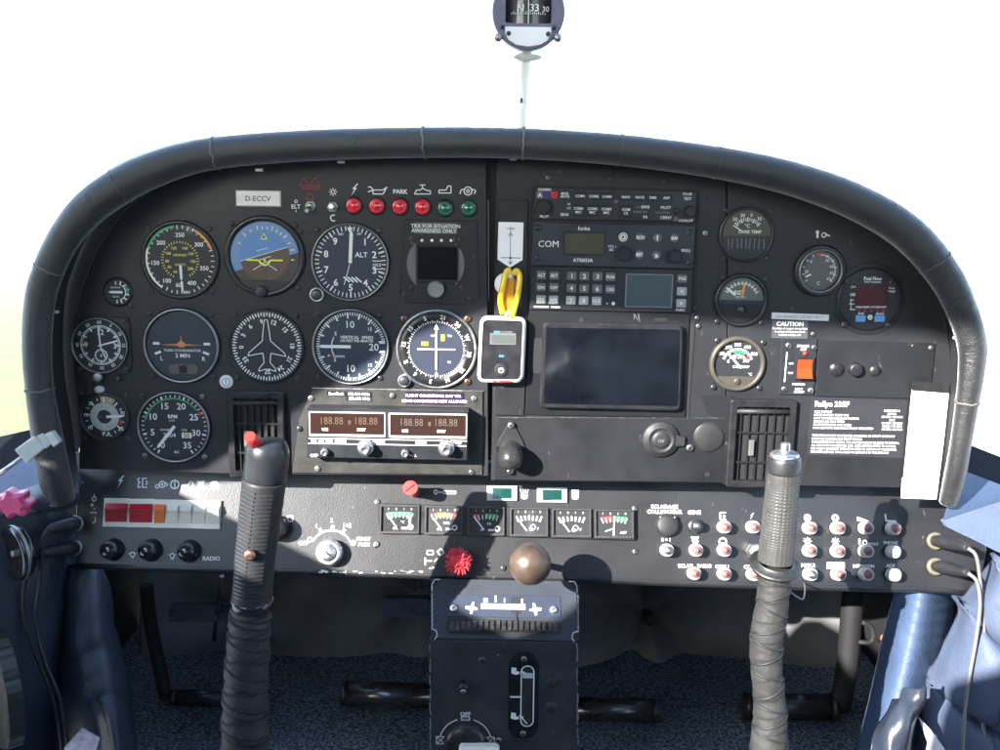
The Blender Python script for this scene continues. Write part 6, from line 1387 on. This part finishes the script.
# raised ribs on the front of the grip, two columns
mb = MB(k=1); qf, rf = path([(264.3, 486, H, 21.6), (262, 500, H, 21.2), (258.5, 530, H, 20.6), (255, 560, H, 20), (252.8, 594, H, 19.6)], 12)
L = [0]
for a, b in zip(qf[:-1], qf[1:]): L.append(L[-1]+(b-a).length)
nr = 27
for k in range(nr):
    s_ = L[-1]*(k+.5)/nr; i = min(range(len(L)), key=lambda j: abs(L[j]-s_)); i = min(max(1, i), len(qf)-2)
    tdir = (qf[i+1]-qf[i-1]).normalized(); front = (A.n-tdir*A.n.dot(tdir)).normalized(); side = tdir.cross(front).normalized()
    if side.x < 0: side = -side
    for a0, a1 in ((-52, -9), (-3, 38)):
        c0 = qf[i]+tdir*(s_-L[i]); hw = L[-1]/nr*.26; n = 6; rad0, rad1 = rf[i]*.98, rf[i]*1.055
        ring = []
        for j in range(n+1):
            a = R(a0+(a1-a0)*j/n); d = side*math.sin(a)+front*math.cos(a)
            ring.append([mb.V(c0+d*rad0-tdir*hw), mb.V(c0+d*rad1-tdir*hw*.8), mb.V(c0+d*rad1+tdir*hw*.8), mb.V(c0+d*rad0+tdir*hw)])
        for r_a, r_b in zip(ring[:-1], ring[1:]):
            for e in range(3): mb.Fc((r_a[e], r_a[e+1], r_b[e+1], r_b[e]))
        mb.Fc(ring[0]); mb.Fc(ring[-1][::-1])
wpart(mb, 'grip_rib', mat('rib_grey', (.045, .048, .052), .30, .3, var=.3, vs=120), ls)
def at_stick(px, py, r_off): return P(px, py, H+r_off)
mb = MB(k=1); b0 = P(258.5, 446, H+.008); b1 = P(249.5, 436.5, H+.020); mb.tube([b0, b0.lerp(b1, .8), b1], [.0052, .0052, .0046], 20); wpart(mb, 'trigger_button', m_redk, ls)
fr = Fr(250, 555, H+.020); mb = MB(fr); screw_mb(mb, 0, 0, 0, 6, False, 80); mb.v = [ls.matrix_world.inverted() @ (fr.M @ (v*fr.s)) for v in mb.v]; mb.k = 1; mb.build('screw', [m_cop, m_matte], ls)
def wrapmod(per, amp, sg=1):
    def f(i, th):
        u = (i/per + sg*th/(2*math.pi)) % 1.0
        return 1+amp*(u-.5)+.01*math.sin(i*.7+th*2)
    return f
q, rr_ = path([(252.2, 598, H, 19), (252.2, 600, H, 21), (252.1, 605, H, 21.3), (252, 608, H, 20), (252, 609, H, 18)], 4)
mb = MB(k=1); mb.tube(q, rr_, 36); wpart(mb, 'grip_ring', mat('ring_black', (.010, .010, .011), .22, coat=.5), ls)
q, rr_ = path([(251.5, 600, H, 17.5), (250.5, 615, H, 20), (248.5, 645, H, 21), (246, 690, H, 22), (245, 730, H, 23), (246, 775, H, 24)], 24)
mb = MB(k=1); mb.tube(q, rr_, 36, mod=wrapmod(15, .10)); bo = wpart(mb, 'leather_boot', m_dwrap, ls)
def lacing(q, rr_, n, r, m, root, z0=0, ph=0):
    """criss-cross cord up the front of a wrapped stick"""
    mb = MB(k=1); N_ = len(q)
    for k in range(n):
        i0 = int(N_*(k+.3)/n); pts = []
        for j in range(13):
            u = j/12; i = min(N_-2, max(1, int(i0+N_/n*.85*u))); tdir = (q[i+1]-q[i-1]).normalized(); front = (A.n-tdir*A.n.dot(tdir)).normalized(); side = front.cross(tdir)
            a = R((-85+170*u)*(1 if (k+ph) % 2 else -1)+random.uniform(-1, 1)); pts.append(q[i]+(front*math.cos(a)+side*math.sin(a))*rr_[i]*1.01)
        mb.tube(pts, r, 6)
    return wpart(mb, 'lacing', m, root)
lacing(q, rr_, 15, .0012, m_matte, ls)
# right stick
H2 = .17
m_steel2 = mat('worn_steel', (.08, .08, .075), .5, .9, var=.4, vs=200)
rs = world_thing('control_stick', 'right control stick with a knurled silver-grey grip and round flange', 'control stick', P(772, 770, H2))
m_knurl = mat('knurled_grip', (.055, .053, .050), .45, .15, var=.25, vs=120, rv=.1)
q, rr_ = path([(783.5, 470, H2, 15.6), (782, 490, H2, 16.2), (779.5, 520, H2, 17), (777, 545, H2, 17.2), (775.5, 561, H2, 17.2)], 18)
NQ = len(q)
fine = []; fr2 = []
for i in range(NQ-1):
    fine += [q[i], q[i].lerp(q[i+1], .5)]; fr2 += [rr_[i], (rr_[i]+rr_[i+1])/2]
mb = MB(k=1); mb.tube(fine, fr2, 96, smooth=False, mod=lambda i, th: 1+(.022 if (i//2) % 2 and int(th/(2*math.pi)*96+.5) % 4 < 2 else 0)); wpart(mb, 'knurled_grip', m_knurl, rs)
q, rr_ = path([(784.2, 455, H2, 13.5), (784.2, 457.5, H2, 16), (784, 463, H2, 16.8), (783.5, 471, H2, 16.6), (783.4, 473, H2, 15.4)], 4)
mb = MB(k=1); mb.tube(q, rr_, 40); wpart(mb, 'grip_collar', m_dsteel, rs)
q, rr_ = path([(784.6, 450.5, H2, 7), (784.5, 453, H2, 13), (784.4, 457, H2, 15)], 5); mb = MB(k=1); mb.tube(q, rr_, 36); wpart(mb, 'grip_cap', m_alu, rs)
q, rr_ = path([(785.5, 443, H2, 4.2), (785.4, 445, H2, 4.8), (785, 452, H2, 4.8)], 4); mb = MB(k=1); mb.tube(q, rr_, 24); wpart(mb, 'push_button', m_alu, rs)
ax = (P(783.5, 470, H2)-P(775.5, 561, H2)).normalized(); ax = (ax+A.n*.30).normalized(); c0 = P(774.8, 564, H2); sF = (c0-CAM).dot(f_)/F
mb = MB(k=1); mb.T = Matrix.Translation(c0) @ ax.to_track_quat('Z', 'Y').to_matrix().to_4x4()
mb.lathe([(17*sF, 4*sF), (18.5*sF, 2*sF), (23*sF, .8*sF), (25*sF, 0), (25.4*sF, -2*sF), (24*sF, -4*sF), (18*sF, -4.4*sF), (10*sF, -4.4*sF)], seg=48); wpart(mb, 'flange', m_steel2, rs)
q, rr_ = path([(774.5, 567, H2, 15), (774, 580, H2, 15.6), (772, 605, H2, 16), (767, 635, H2, 16.4), (766, 660, H2, 15.6), (768.5, 690, H2, 15.4), (770, 715, H2, 16.4), (769, 740, H2, 18), (768, 775, H2, 20)], 22)
mb = MB(k=1); mb.tube(q, rr_, 40, mod=wrapmod(15, .055, -1)); wpart(mb, 'wrapped_boot', m_wrap, rs)
lacing(q, rr_, 14, .0011, m_rubber, rs)
mb = MB(k=1); mb.tube(catmull([P(790, 592, .15), P(797, 597, .14), (P(803, 599, .12)), P(805, 590, .05), P(804, 582, -.02)], 6), .0009, 6); wpart(mb, 'loose_wire', m_cable, rs)
# ================================================================ side upholstery, sills, pedals
def Wp(x, y, h): return P(x, y, h)
# right bolster
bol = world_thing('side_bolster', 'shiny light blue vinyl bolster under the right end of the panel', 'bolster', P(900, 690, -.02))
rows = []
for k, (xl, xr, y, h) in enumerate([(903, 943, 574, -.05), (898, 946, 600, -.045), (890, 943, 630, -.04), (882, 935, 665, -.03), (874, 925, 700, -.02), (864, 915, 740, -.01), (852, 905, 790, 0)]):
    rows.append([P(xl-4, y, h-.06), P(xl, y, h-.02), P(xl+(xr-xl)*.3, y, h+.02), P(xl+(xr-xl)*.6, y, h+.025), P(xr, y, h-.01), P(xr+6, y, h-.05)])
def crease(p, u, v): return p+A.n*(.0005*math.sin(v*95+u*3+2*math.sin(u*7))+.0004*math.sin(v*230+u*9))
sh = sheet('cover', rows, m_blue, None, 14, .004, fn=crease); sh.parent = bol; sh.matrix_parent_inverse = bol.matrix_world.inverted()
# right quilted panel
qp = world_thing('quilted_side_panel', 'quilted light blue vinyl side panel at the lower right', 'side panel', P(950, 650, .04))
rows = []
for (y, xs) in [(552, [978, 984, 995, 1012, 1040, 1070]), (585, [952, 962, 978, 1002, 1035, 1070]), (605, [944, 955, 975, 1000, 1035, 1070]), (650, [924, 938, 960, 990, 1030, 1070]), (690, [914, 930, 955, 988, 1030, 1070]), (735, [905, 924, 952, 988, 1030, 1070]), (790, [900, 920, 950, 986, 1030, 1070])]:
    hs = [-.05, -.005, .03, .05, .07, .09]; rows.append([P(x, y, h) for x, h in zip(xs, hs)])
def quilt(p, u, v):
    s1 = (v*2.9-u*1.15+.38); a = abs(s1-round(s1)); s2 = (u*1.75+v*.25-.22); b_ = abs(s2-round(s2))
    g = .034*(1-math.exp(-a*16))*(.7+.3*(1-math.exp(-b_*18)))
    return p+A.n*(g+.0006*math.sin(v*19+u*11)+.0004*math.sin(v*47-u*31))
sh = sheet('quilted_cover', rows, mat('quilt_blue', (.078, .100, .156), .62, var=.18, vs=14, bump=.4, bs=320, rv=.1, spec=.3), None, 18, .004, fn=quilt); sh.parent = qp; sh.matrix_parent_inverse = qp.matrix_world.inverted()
# crumpled dark flap at the bottom
rows = [[P(x, y, h+.02) for x, y, h in r] for r in [[(893, 700, .03), (905, 693, .05), (924, 684, .05)], [(882, 716, .04), (900, 712, .065), (922, 700, .05)], [(872, 735, .05), (893, 735, .075), (915, 728, .05)], [(862, 775, .06), (888, 775, .08), (908, 775, .05)]]]
cf = sheet('vinyl_flap', rows, mat('flap_blue', (.022, .028, .042), .32, var=.3, vs=30, bump=.2, bs=200), None, 12, .003, fn=lambda p, u, v: p+A.n*(.005*math.sin(u*8+v*3)+.0018*math.sin(v*9-u*14)))
tag(cf, 'crumpled dark blue shiny vinyl flap at the bottom right edge of the bolster', 'flap')
mb = MB(k=1); pts = [P(920, 719, .06), P(931, 730, .06), P(944, 748, .06), P(950, 765, .06), P(925, 765, .06), P(929, 745, .06)]; a = [mb.V(p) for p in pts]; b_ = [mb.V(p-A.n*.004) for p in pts]; n = len(pts); mb.Fc(a[::-1]); mb.Fc(b_)
for i in range(n): mb.Fc((a[i], a[(i+1) % n], b_[(i+1) % n], b_[i]))
pc = sum(pts, Vector())/n; w_ = world_thing('paper_corner', 'white pointed paper corner at the bottom beside the flap', 'paper', pc); wpart(mb, 'sheet', m_paper, w_)
# right sill
def slab(name, lab, cat, pts, m, thick=.006, bev=True):
    mb = MB(k=1); c = sum((Vector(p) for p in pts), Vector())/len(pts); root = world_thing(name, lab, cat, c)
    nn = (Vector(pts[1])-Vector(pts[0])).cross(Vector(pts[2])-Vector(pts[0])).normalized()
    if nn.dot(CAM-c) < 0: nn = -nn
    a = [mb.V(p) for p in pts]; b_ = [mb.V(Vector(p)-nn*thick) for p in pts]; n = len(pts)
    mb.Fc(a); mb.Fc(b_[::-1])
    for i in range(n): mb.Fc((a[i], a[(i+1) % n], b_[(i+1) % n], b_[i]))
    o_ = wpart(mb, 'cover', m, root)
    if bev:
        md = o_.modifiers.new('bevel', 'BEVEL'); md.width = .0008; md.segments = 2
    return root
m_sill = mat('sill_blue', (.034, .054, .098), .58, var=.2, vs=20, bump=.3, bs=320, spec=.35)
class Tri(Plane):
    def __init__(s, p0, p1, p2):
        n = (p1-p0).cross(p2-p0).normalized(); n = n if n.dot(CAM-p0) > 0 else -n
        s.o, s.n = p0, n; s.U = (p1-p0).normalized(); s.V = n.cross(s.U)
tp = Tri(P(946, 519, .035), P(957, 474, -.06), P(1000, 502, .035))
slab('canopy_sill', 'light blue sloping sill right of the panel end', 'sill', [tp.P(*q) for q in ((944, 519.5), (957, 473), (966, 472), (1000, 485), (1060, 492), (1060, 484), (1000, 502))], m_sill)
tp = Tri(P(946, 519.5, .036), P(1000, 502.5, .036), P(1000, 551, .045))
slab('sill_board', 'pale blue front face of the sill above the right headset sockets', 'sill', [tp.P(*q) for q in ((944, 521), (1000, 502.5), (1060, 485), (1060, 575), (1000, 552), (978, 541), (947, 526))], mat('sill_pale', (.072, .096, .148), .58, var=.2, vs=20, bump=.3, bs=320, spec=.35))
tp = Tri(P(966, 474, -.08), P(972, 446, -.14), P(1000, 488, -.08))
slab('canopy_rail', 'dark navy rail beyond the sill at the right edge', 'rail', [tp.P(*q) for q in ((960, 472), (972, 446), (1000, 457), (1090, 492), (1090, 520), (1000, 489))], m_dnavy)
tp = Tri(P(0, 470, -.08), P(0, 438, -.13), P(40, 455, -.08))
slab('canopy_rail', 'dark navy rail beyond the grey lever at the left edge', 'rail', [tp.P(*q) for q in ((-60, 450), (0, 437), (40, 428), (75, 440), (75, 462), (40, 458), (-60, 502))], m_dnavy)
tp = Tri(P(0, 500, .01), P(45, 455, -.05), P(78, 480, .0))
slab('canopy_sill', 'navy blue sill under the grey lever on the left', 'sill', [tp.P(*q) for q in ((-60, 500), (0, 470), (30, 455), (60, 466), (80, 478), (45, 492), (-60, 535))], mat('sill_navy', (.045, .062, .11), .4, var=.2, vs=20, bump=.1, bs=300))
# left kneepad below sill
rows = [[P(28, 490, .02), P(45, 485, .03), P(62, 484, .03), P(76, 484, .02)], [P(26, 500, .035), P(44, 498, .05), P(62, 497, .05), P(77, 494, .03)], [P(30, 508, .02), P(46, 509, .035), P(62, 508, .03), P(75, 503, .015)]]
kp = sheet('sill_pad', rows, m_navy, None, 8, .006); tag(kp, 'rounded dark navy pad at the left lower corner of the panel', 'pad')
# left wall: dark navy side upholstery
rows = [[P(-60, 520, .05), P(-10, 515, .04), P(30, 512, .02), P(60, 508, .0), P(90, 540, -.06)], [P(-60, 580, .07), P(-10, 580, .06), P(30, 580, .03), P(58, 580, 0), P(72, 580, -.08)], [P(-60, 680, .09), P(-10, 680, .07), P(28, 680, .04), P(56, 680, 0), P(66, 680, -.08)], [P(-60, 790, .11), P(-10, 790, .09), P(30, 790, .05), P(60, 790, 0), P(72, 790, -.08)]]
lw = sheet('side_upholstery', rows, m_navy, None, 10, .006, fn=lambda p, u, v: p+A.n*.004*math.sin(u*12+v*5)); tag(lw, 'dark navy upholstery on the left cabin side below the pink knob', 'side panel')
rows = [[P(58, 572, -.06), P(66, 566, -.03), P(82, 564, -.02), P(98, 568, -.03), P(104, 576, -.07)], [P(57, 600, -.05), P(68, 600, -.01), P(84, 600, 0), P(102, 600, -.02), P(110, 600, -.07)], [P(56, 640, -.05), P(70, 640, 0), P(88, 640, .005), P(106, 640, -.01), P(116, 640, -.07)], [P(48, 680, -.04), P(66, 676, .01), P(90, 672, .02), P(114, 672, 0), P(126, 676, -.07)], [P(40, 720, -.03), P(62, 716, .02), P(90, 712, .03), P(118, 706, .01), P(130, 708, -.06)], [P(36, 790, -.02), P(62, 790, .03), P(92, 790, .04), P(124, 790, .02), P(140, 790, -.06)]]
lb = sheet('padded_bag', rows, mat('bag_navy', (.018, .029, .046), .5, var=.35, vs=15, bump=.3, bs=220), None, 10, .006, fn=lambda p, u, v: p+A.n*(.004*math.sin(v*17+u*3)*math.exp(-((v-.33)/.2)**2)+.001*math.sin(v*40+u*8))); tag(lb, 'dark blue padded pocket hanging below the left end of the panel', 'pocket')
rows = [[P(90, 702, .05), P(104, 695, .065), P(118, 700, .05)], [P(98, 718, .06), P(112, 716, .08), P(126, 712, .05)], [P(104, 750, .07), P(118, 750, .09), P(132, 745, .05)], [P(100, 790, .08), P(120, 790, .10), P(146, 790, .05)]]
st_ = sheet('folded_strap', rows, m_navy, None, 10, .006, fn=lambda p, u, v: p+A.n*.004*math.sin(u*16)); tag(st_, 'folded dark blue strap at the bottom left beside the pocket', 'strap')
w_ = world_thing('paper_bundle', 'pale printed papers tucked low at the left beside the navy pocket', 'papers', P(85, 740, .06)); 
for k, (dx, dy) in enumerate(((0, 0), (5, 3), (9, 8))):
    mb = MB(k=1); pts = [P(64+dx, 748+dy, .075-k*.004), P(82+dx, 728+dy, .075-k*.004), P(100+dx, 738+dy, .075-k*.004), P(92+dx, 765+dy, .075-k*.004), P(70+dx, 768+dy, .075-k*.004)]; a = [mb.V(p) for p in pts]; b_ = [mb.V(p-A.n*.0012) for p in pts]; mb.Fc(a[::-1]); mb.Fc(b_)
    for i in range(5): mb.Fc((a[i], a[(i+1) % 5], b_[(i+1) % 5], b_[i]))
    wpart(mb, 'sheet', mat('shaded_print', (.30, .30, .40), .6, var=.6, vs=160), w_)
# left lever, pink knob, wheel
lv = world_thing('canopy_lever', 'pale grey plastic lever on a thin rod at the left edge', 'lever', P(35, 452, .06))
def bar(mb, p0, p1, w0, w1, t):
    d = (p1-p0).normalized(); s_ = d.cross(A.n).normalized(); n = s_.cross(d).normalized(); c = []
    for p, w in ((p0, w0), (p1, w1)):
        c.append([mb.V(p+s_*w+n*t), mb.V(p-s_*w+n*t), mb.V(p-s_*w-n*t), mb.V(p+s_*w-n*t)])
    a, b = c
    for i in range(4): mb.Fc((a[i], a[(i+1) % 4], b[(i+1) % 4], b[i]))
    mb.Fc(a[::-1]); mb.Fc(b)
mb = MB(k=1); mb.tube([P(-20, 488, .05), P(24, 456, .06)], .0022, 10); wpart(mb, 'rod', m_alu, lv)
mb = MB(k=1); bar(mb, P(22, 456, .062), P(41, 441, .062), .0085, .0075, .004); o_ = wpart(mb, 'handle', m_lever, lv); md = o_.modifiers.new('bevel', 'BEVEL'); md.width = .0015; md.segments = 2
for k, (x, y) in enumerate(((46, 439.5), (54, 438))):
    mb = MB(k=1); bar(mb, P(x-3.5, y+2, .06), P(x+3, y-2, .06), .0075, .0065, .0045); o_ = wpart(mb, 'clamp', m_lever, lv); md = o_.modifiers.new('bevel', 'BEVEL'); md.width = .0012; md.segments = 2
fr = Fr(14, 503, .06); pk = thing('lobed_knob', 'bright pink lobed knob at the left edge', 'knob', fr)
n = 72; mb = MB(fr); pts = [((16+2.4*math.cos(7*2*math.pi*i/n))*math.cos(2*math.pi*i/n)*1.05, (14+2.0*math.cos(7*2*math.pi*i/n))*math.sin(2*math.pi*i/n)*.92) for i in range(n)]
mb.solid(pts, -8, 8, 3.5); mb.build('knob', m_pink, pk)
fr = Fr(16, 553, .05); wl = thing('hand_wheel', 'black round wheel with a light rim below the pink knob', 'wheel', fr)
Tr = Matrix.Rotation(R(-38), 4, 'Y')
mb = MB(fr); mb.T = Tr; mb.lathe([(24, -9), (27, -6), (28, 0), (26, 4), (22, 5), (20, 3), (4, 3), (0, 3)], seg=48); mb.v = [v*1.0 for v in mb.v]; mb.build('disc', mat('wheel_black', (.012, .012, .014), .25, coat=.4), wl)
mb = MB(fr); mb.T = Tr; mb.lathe([(28.6, -1), (28.8, .6), (28, 1.4)], seg=48, cap=False); mb.build('rim', m_steel, wl)
mb = MB(fr); mb.T = Tr; mb.lathe([(3.4, 3), (3, 4.4), (0, 4.8)], seg=16); mb.build('hub_screw', m_steel, wl)
fr = Fr(2, 690, .08); wl = thing('trim_hand_wheel', 'large dark wheel with toothed rim at the lower left edge', 'wheel', fr)
n = 96; mb = MB(fr); mb.T = Matrix.Rotation(R(-50), 4, 'Y'); pts = [((52+(.9 if (i//3) % 2 else 0))*math.cos(2*math.pi*i/n), (58+(.9 if (i//3) % 2 else 0))*math.sin(2*math.pi*i/n)) for i in range(n)]; mb.solid(pts, -8, 8, 2); mb.build('disc', mat('wheel_brown', (.018, .017, .014), .35, var=.3, vs=50), wl)
# ---- rudder pedal tubes (black bars by the footwell floor)
def pedal(name, lab, pts, rad, caps=True, up=None):
    root = world_thing(name, lab, 'rudder pedal', pts[0], 'rudder pedal bars')
    mb = MB(k=1); mb.tube(pts, rad, 20); wpart(mb, 'bar', m_tube, root)
    for e, o_ in ((pts[0], pts[1]), (pts[-1], pts[-2])):
        d = (e-o_).normalized(); mb = MB(k=1); mb.tube([e-d*.006, e+d*.001], rad*1.07, 20); wpart(mb, 'end_cap', m_bezel, root)
    if up:
        mb = MB(k=1); mb.tube(catmull(up, 6), rad*.8, 16); wpart(mb, 'arm', m_dark, root)
hp = -.19
pedal('rudder_pedal', 'black pedal bar behind the left stick, farthest left', [P(172, 697, hp), P(258, 700, hp)], .0105, up=[P(166, 698, hp), P(158, 660, hp), P(150, 620, hp), P(146, 585, hp)])
pedal('rudder_pedal', 'black pedal bar ending at the left side of the pedestal', [P(343, 693, hp), P(445, 696, hp)], .0155)
pedal('rudder_pedal', 'black pedal bar ending at the right side of the pedestal', [P(560, 709, hp), P(657, 710, hp)], .0150)
pedal('rudder_pedal', 'black pedal bar behind the right stick with an upright arm', [P(745, 706, hp), P(834, 707, hp)], .0170, up=[P(840, 708, hp), P(848, 660, hp), P(852, 610, hp), P(856, 575, hp)])
for x0, x1, y0, y1, l in ((382, 428, 599, 617, 'black metal tab under the panel left of the pedestal'), (168, 219, 606, 622, 'black metal tab under the panel left of the left stick')):
    mb = MB(k=1); pts = [P(x0, y0+2, -.1), P(x0+3, y0, -.1), P(x1, y0, -.1), P(x1+2, y0+3, -.1), P(x1, y1, -.1), P(x0, y1, -.1)]; rt = world_thing('metal_tab', l, 'bracket', pts[0]); a = [mb.V(p) for p in pts]; b_ = [mb.V(p-A.n*.012) for p in pts]; mb.Fc(a[::-1]); mb.Fc(b_)
    for i in range(6): mb.Fc((a[i], a[(i+1) % 6], b_[(i+1) % 6], b_[i]))
    wpart(mb, 'plate', m_tube, rt)
rt = world_thing('quilt_button', 'dark round button pinning the quilted footwell cover', 'button', at_y(650, 620, Y_FIRE-.03)); mb = MB(k=1); mb.T = Matrix.Translation(at_y(650, 620, Y_FIRE-.05)) @ Matrix.Rotation(R(90), 4, 'X'); mb.lathe([(.008, -.03), (.008, .004), (.005, .007), (0, .008)], seg=20); wpart(mb, 'disc', m_black, rt)
rt = world_thing('bracket', 'small dark bracket with a bright bolt beside the blue bolster', 'bracket', P(866, 636, -.15))
mb = MB(k=1); mb.tube(catmull([P(851, 637, -.2), P(860, 642, -.18), P(872, 641, -.18), P(872, 628, -.18), P(862, 622, -.18)], 4), .003, 8); wpart(mb, 'bent_wire', m_matte, rt); mb = MB(k=1); mb.tube([P(880, 639, -.19), P(884, 638, -.17)], .0045, 14); wpart(mb, 'bolt', m_cop, rt)
mb = MB(k=1); pts = catmull([P(838, 735, -.32), P(843, 745, -.32), P(848, 760, -.32)], 4); mb.tube(pts, .0022, 8); rt = world_thing('brown_wire', 'short brown wire on the footwell floor right of the right stick', 'wire', pts[0]); wpart(mb, 'wire', m_cop, rt)
mb = MB(k=1); pts = catmull([P(222, 576, -.05), P(219, 590, -.06), P(217, 612, -.1), P(214, 640, -.14)], 5); mb.tube(pts, .0026, 8); rt = world_thing('control_cable', 'thin dark cable hanging under the panel near the left stick', 'cable', pts[0]); wpart(mb, 'cable', m_tube, rt)
# ================================================================ magnetic compass
fr = Fr(528.5, 12, -.05); cp = thing('magnetic_compass', 'round grey compass showing N and 33 above the panel', 'compass', fr)
mb = MB(fr)
mb.lathe([(30, -40), (34, -36), (36.5, -4), (36.5, 0), (35.8, 1.2), (34.6, 1.6)], seg=72, cap=False)
# face with a rectangular window opening
out = [(34.6*math.cos(R(a)), 34.6*math.sin(R(a))) for a in range(0, 360, 5)]
def sqp(a):
    c, s_ = math.cos(R(a)), math.sin(R(a)); k = min(23/abs(c) if abs(c) > 1e-6 else 1e9, 17/abs(s_) if abs(s_) > 1e-6 else 1e9); return (c*k, s_*k+6)
inn = [sqp(a) for a in range(0, 360, 5)]
n = len(out); a = [mb.V((x, y, 1.6)) for x, y in out]; b_ = [mb.V((x, y, 1.6)) for x, y in inn]; c_ = [mb.V((x, y, -8)) for x, y in inn]
for i in range(n): j = (i+1) % n; mb.Fc((a[i], a[j], b_[j], b_[i])); mb.Fc((b_[i], b_[j], c_[j], c_[i]))
mb.build('housing', m_comp, cp)
mb = MB(fr); nseg = 24; ccx = 0
va = []
for i in range(nseg+1):
    u = -1+2*i/nseg; va.append((mb.V((u*25, -13, -4-10*u*u)), mb.V((u*25, 25, -4-10*u*u))))
for p_, q_ in zip(va[:-1], va[1:]): mb.Fc((p_[0], q_[0], q_[1], p_[1]), True)
cd = mb.build('card', mat('compass_card', (.030, .030, .042), .5, coat=.5), cp)
mb = MB(fr); zz = -2.5
mb.text('N', -8, 4.4, 7, zz, bold=.01); mb.text('33', 6, 4.8, 7, zz, bold=.01); mb.text('30', 17.5, 4, 5, -5.5)
for i in range(17): x = -17+i*2.1; mb.line(x, -1.8, x, (1.2 if i % 2 else 0), .7, zz-(x/25)**2*4)
mb.build('card_marking', m_white, cp)
mb = MB(fr); mb.solid([(-.5, -11), (.5, -11), (.5, 22), (-.5, 22)], -1.6, -1); mb.build('lubber_line', m_cream, cp)
mb = MB(fr); pts = [(-23, -14.5), (23, -14.5), (23, -21), (19.5, -27), (12, -31.5), (0, -33.4), (-12, -31.5), (-19.5, -27), (-23, -21)]; mb.solid(pts, 1.2, 2.4, .3); mb.build('correction_card', m_paper, cp)
for x, y, r in ((-30, -24.5, 4), (30, -24, 4)): mb = MB(fr); mb.lathe([(r, -6), (r, 2), (r*.7, 3.4), (0, 3.8)], x, y, 20); mb.build('adjusting_screw', m_steel, cp)
for x, y in ((-19.5, -21), (20, -21), (-26, -15), (26, -15)): mb = MB(fr); screw_mb(mb, x, y, 2.2, 2.4); mb.build('screw', [m_dsteel, m_matte], cp)
mb = MB(fr); mb.T = Matrix.Translation((0, -44, -10)); mb.lathe([(0, -5), (10, -4), (14, -1), (15, 1), (11, 2), (0, 3)], seg=40); mb.v = [Vector((v.x, -42+(v.y+44)*.25, v.z)) for v in mb.v]; mb.build('mounting_foot', m_lever, cp)
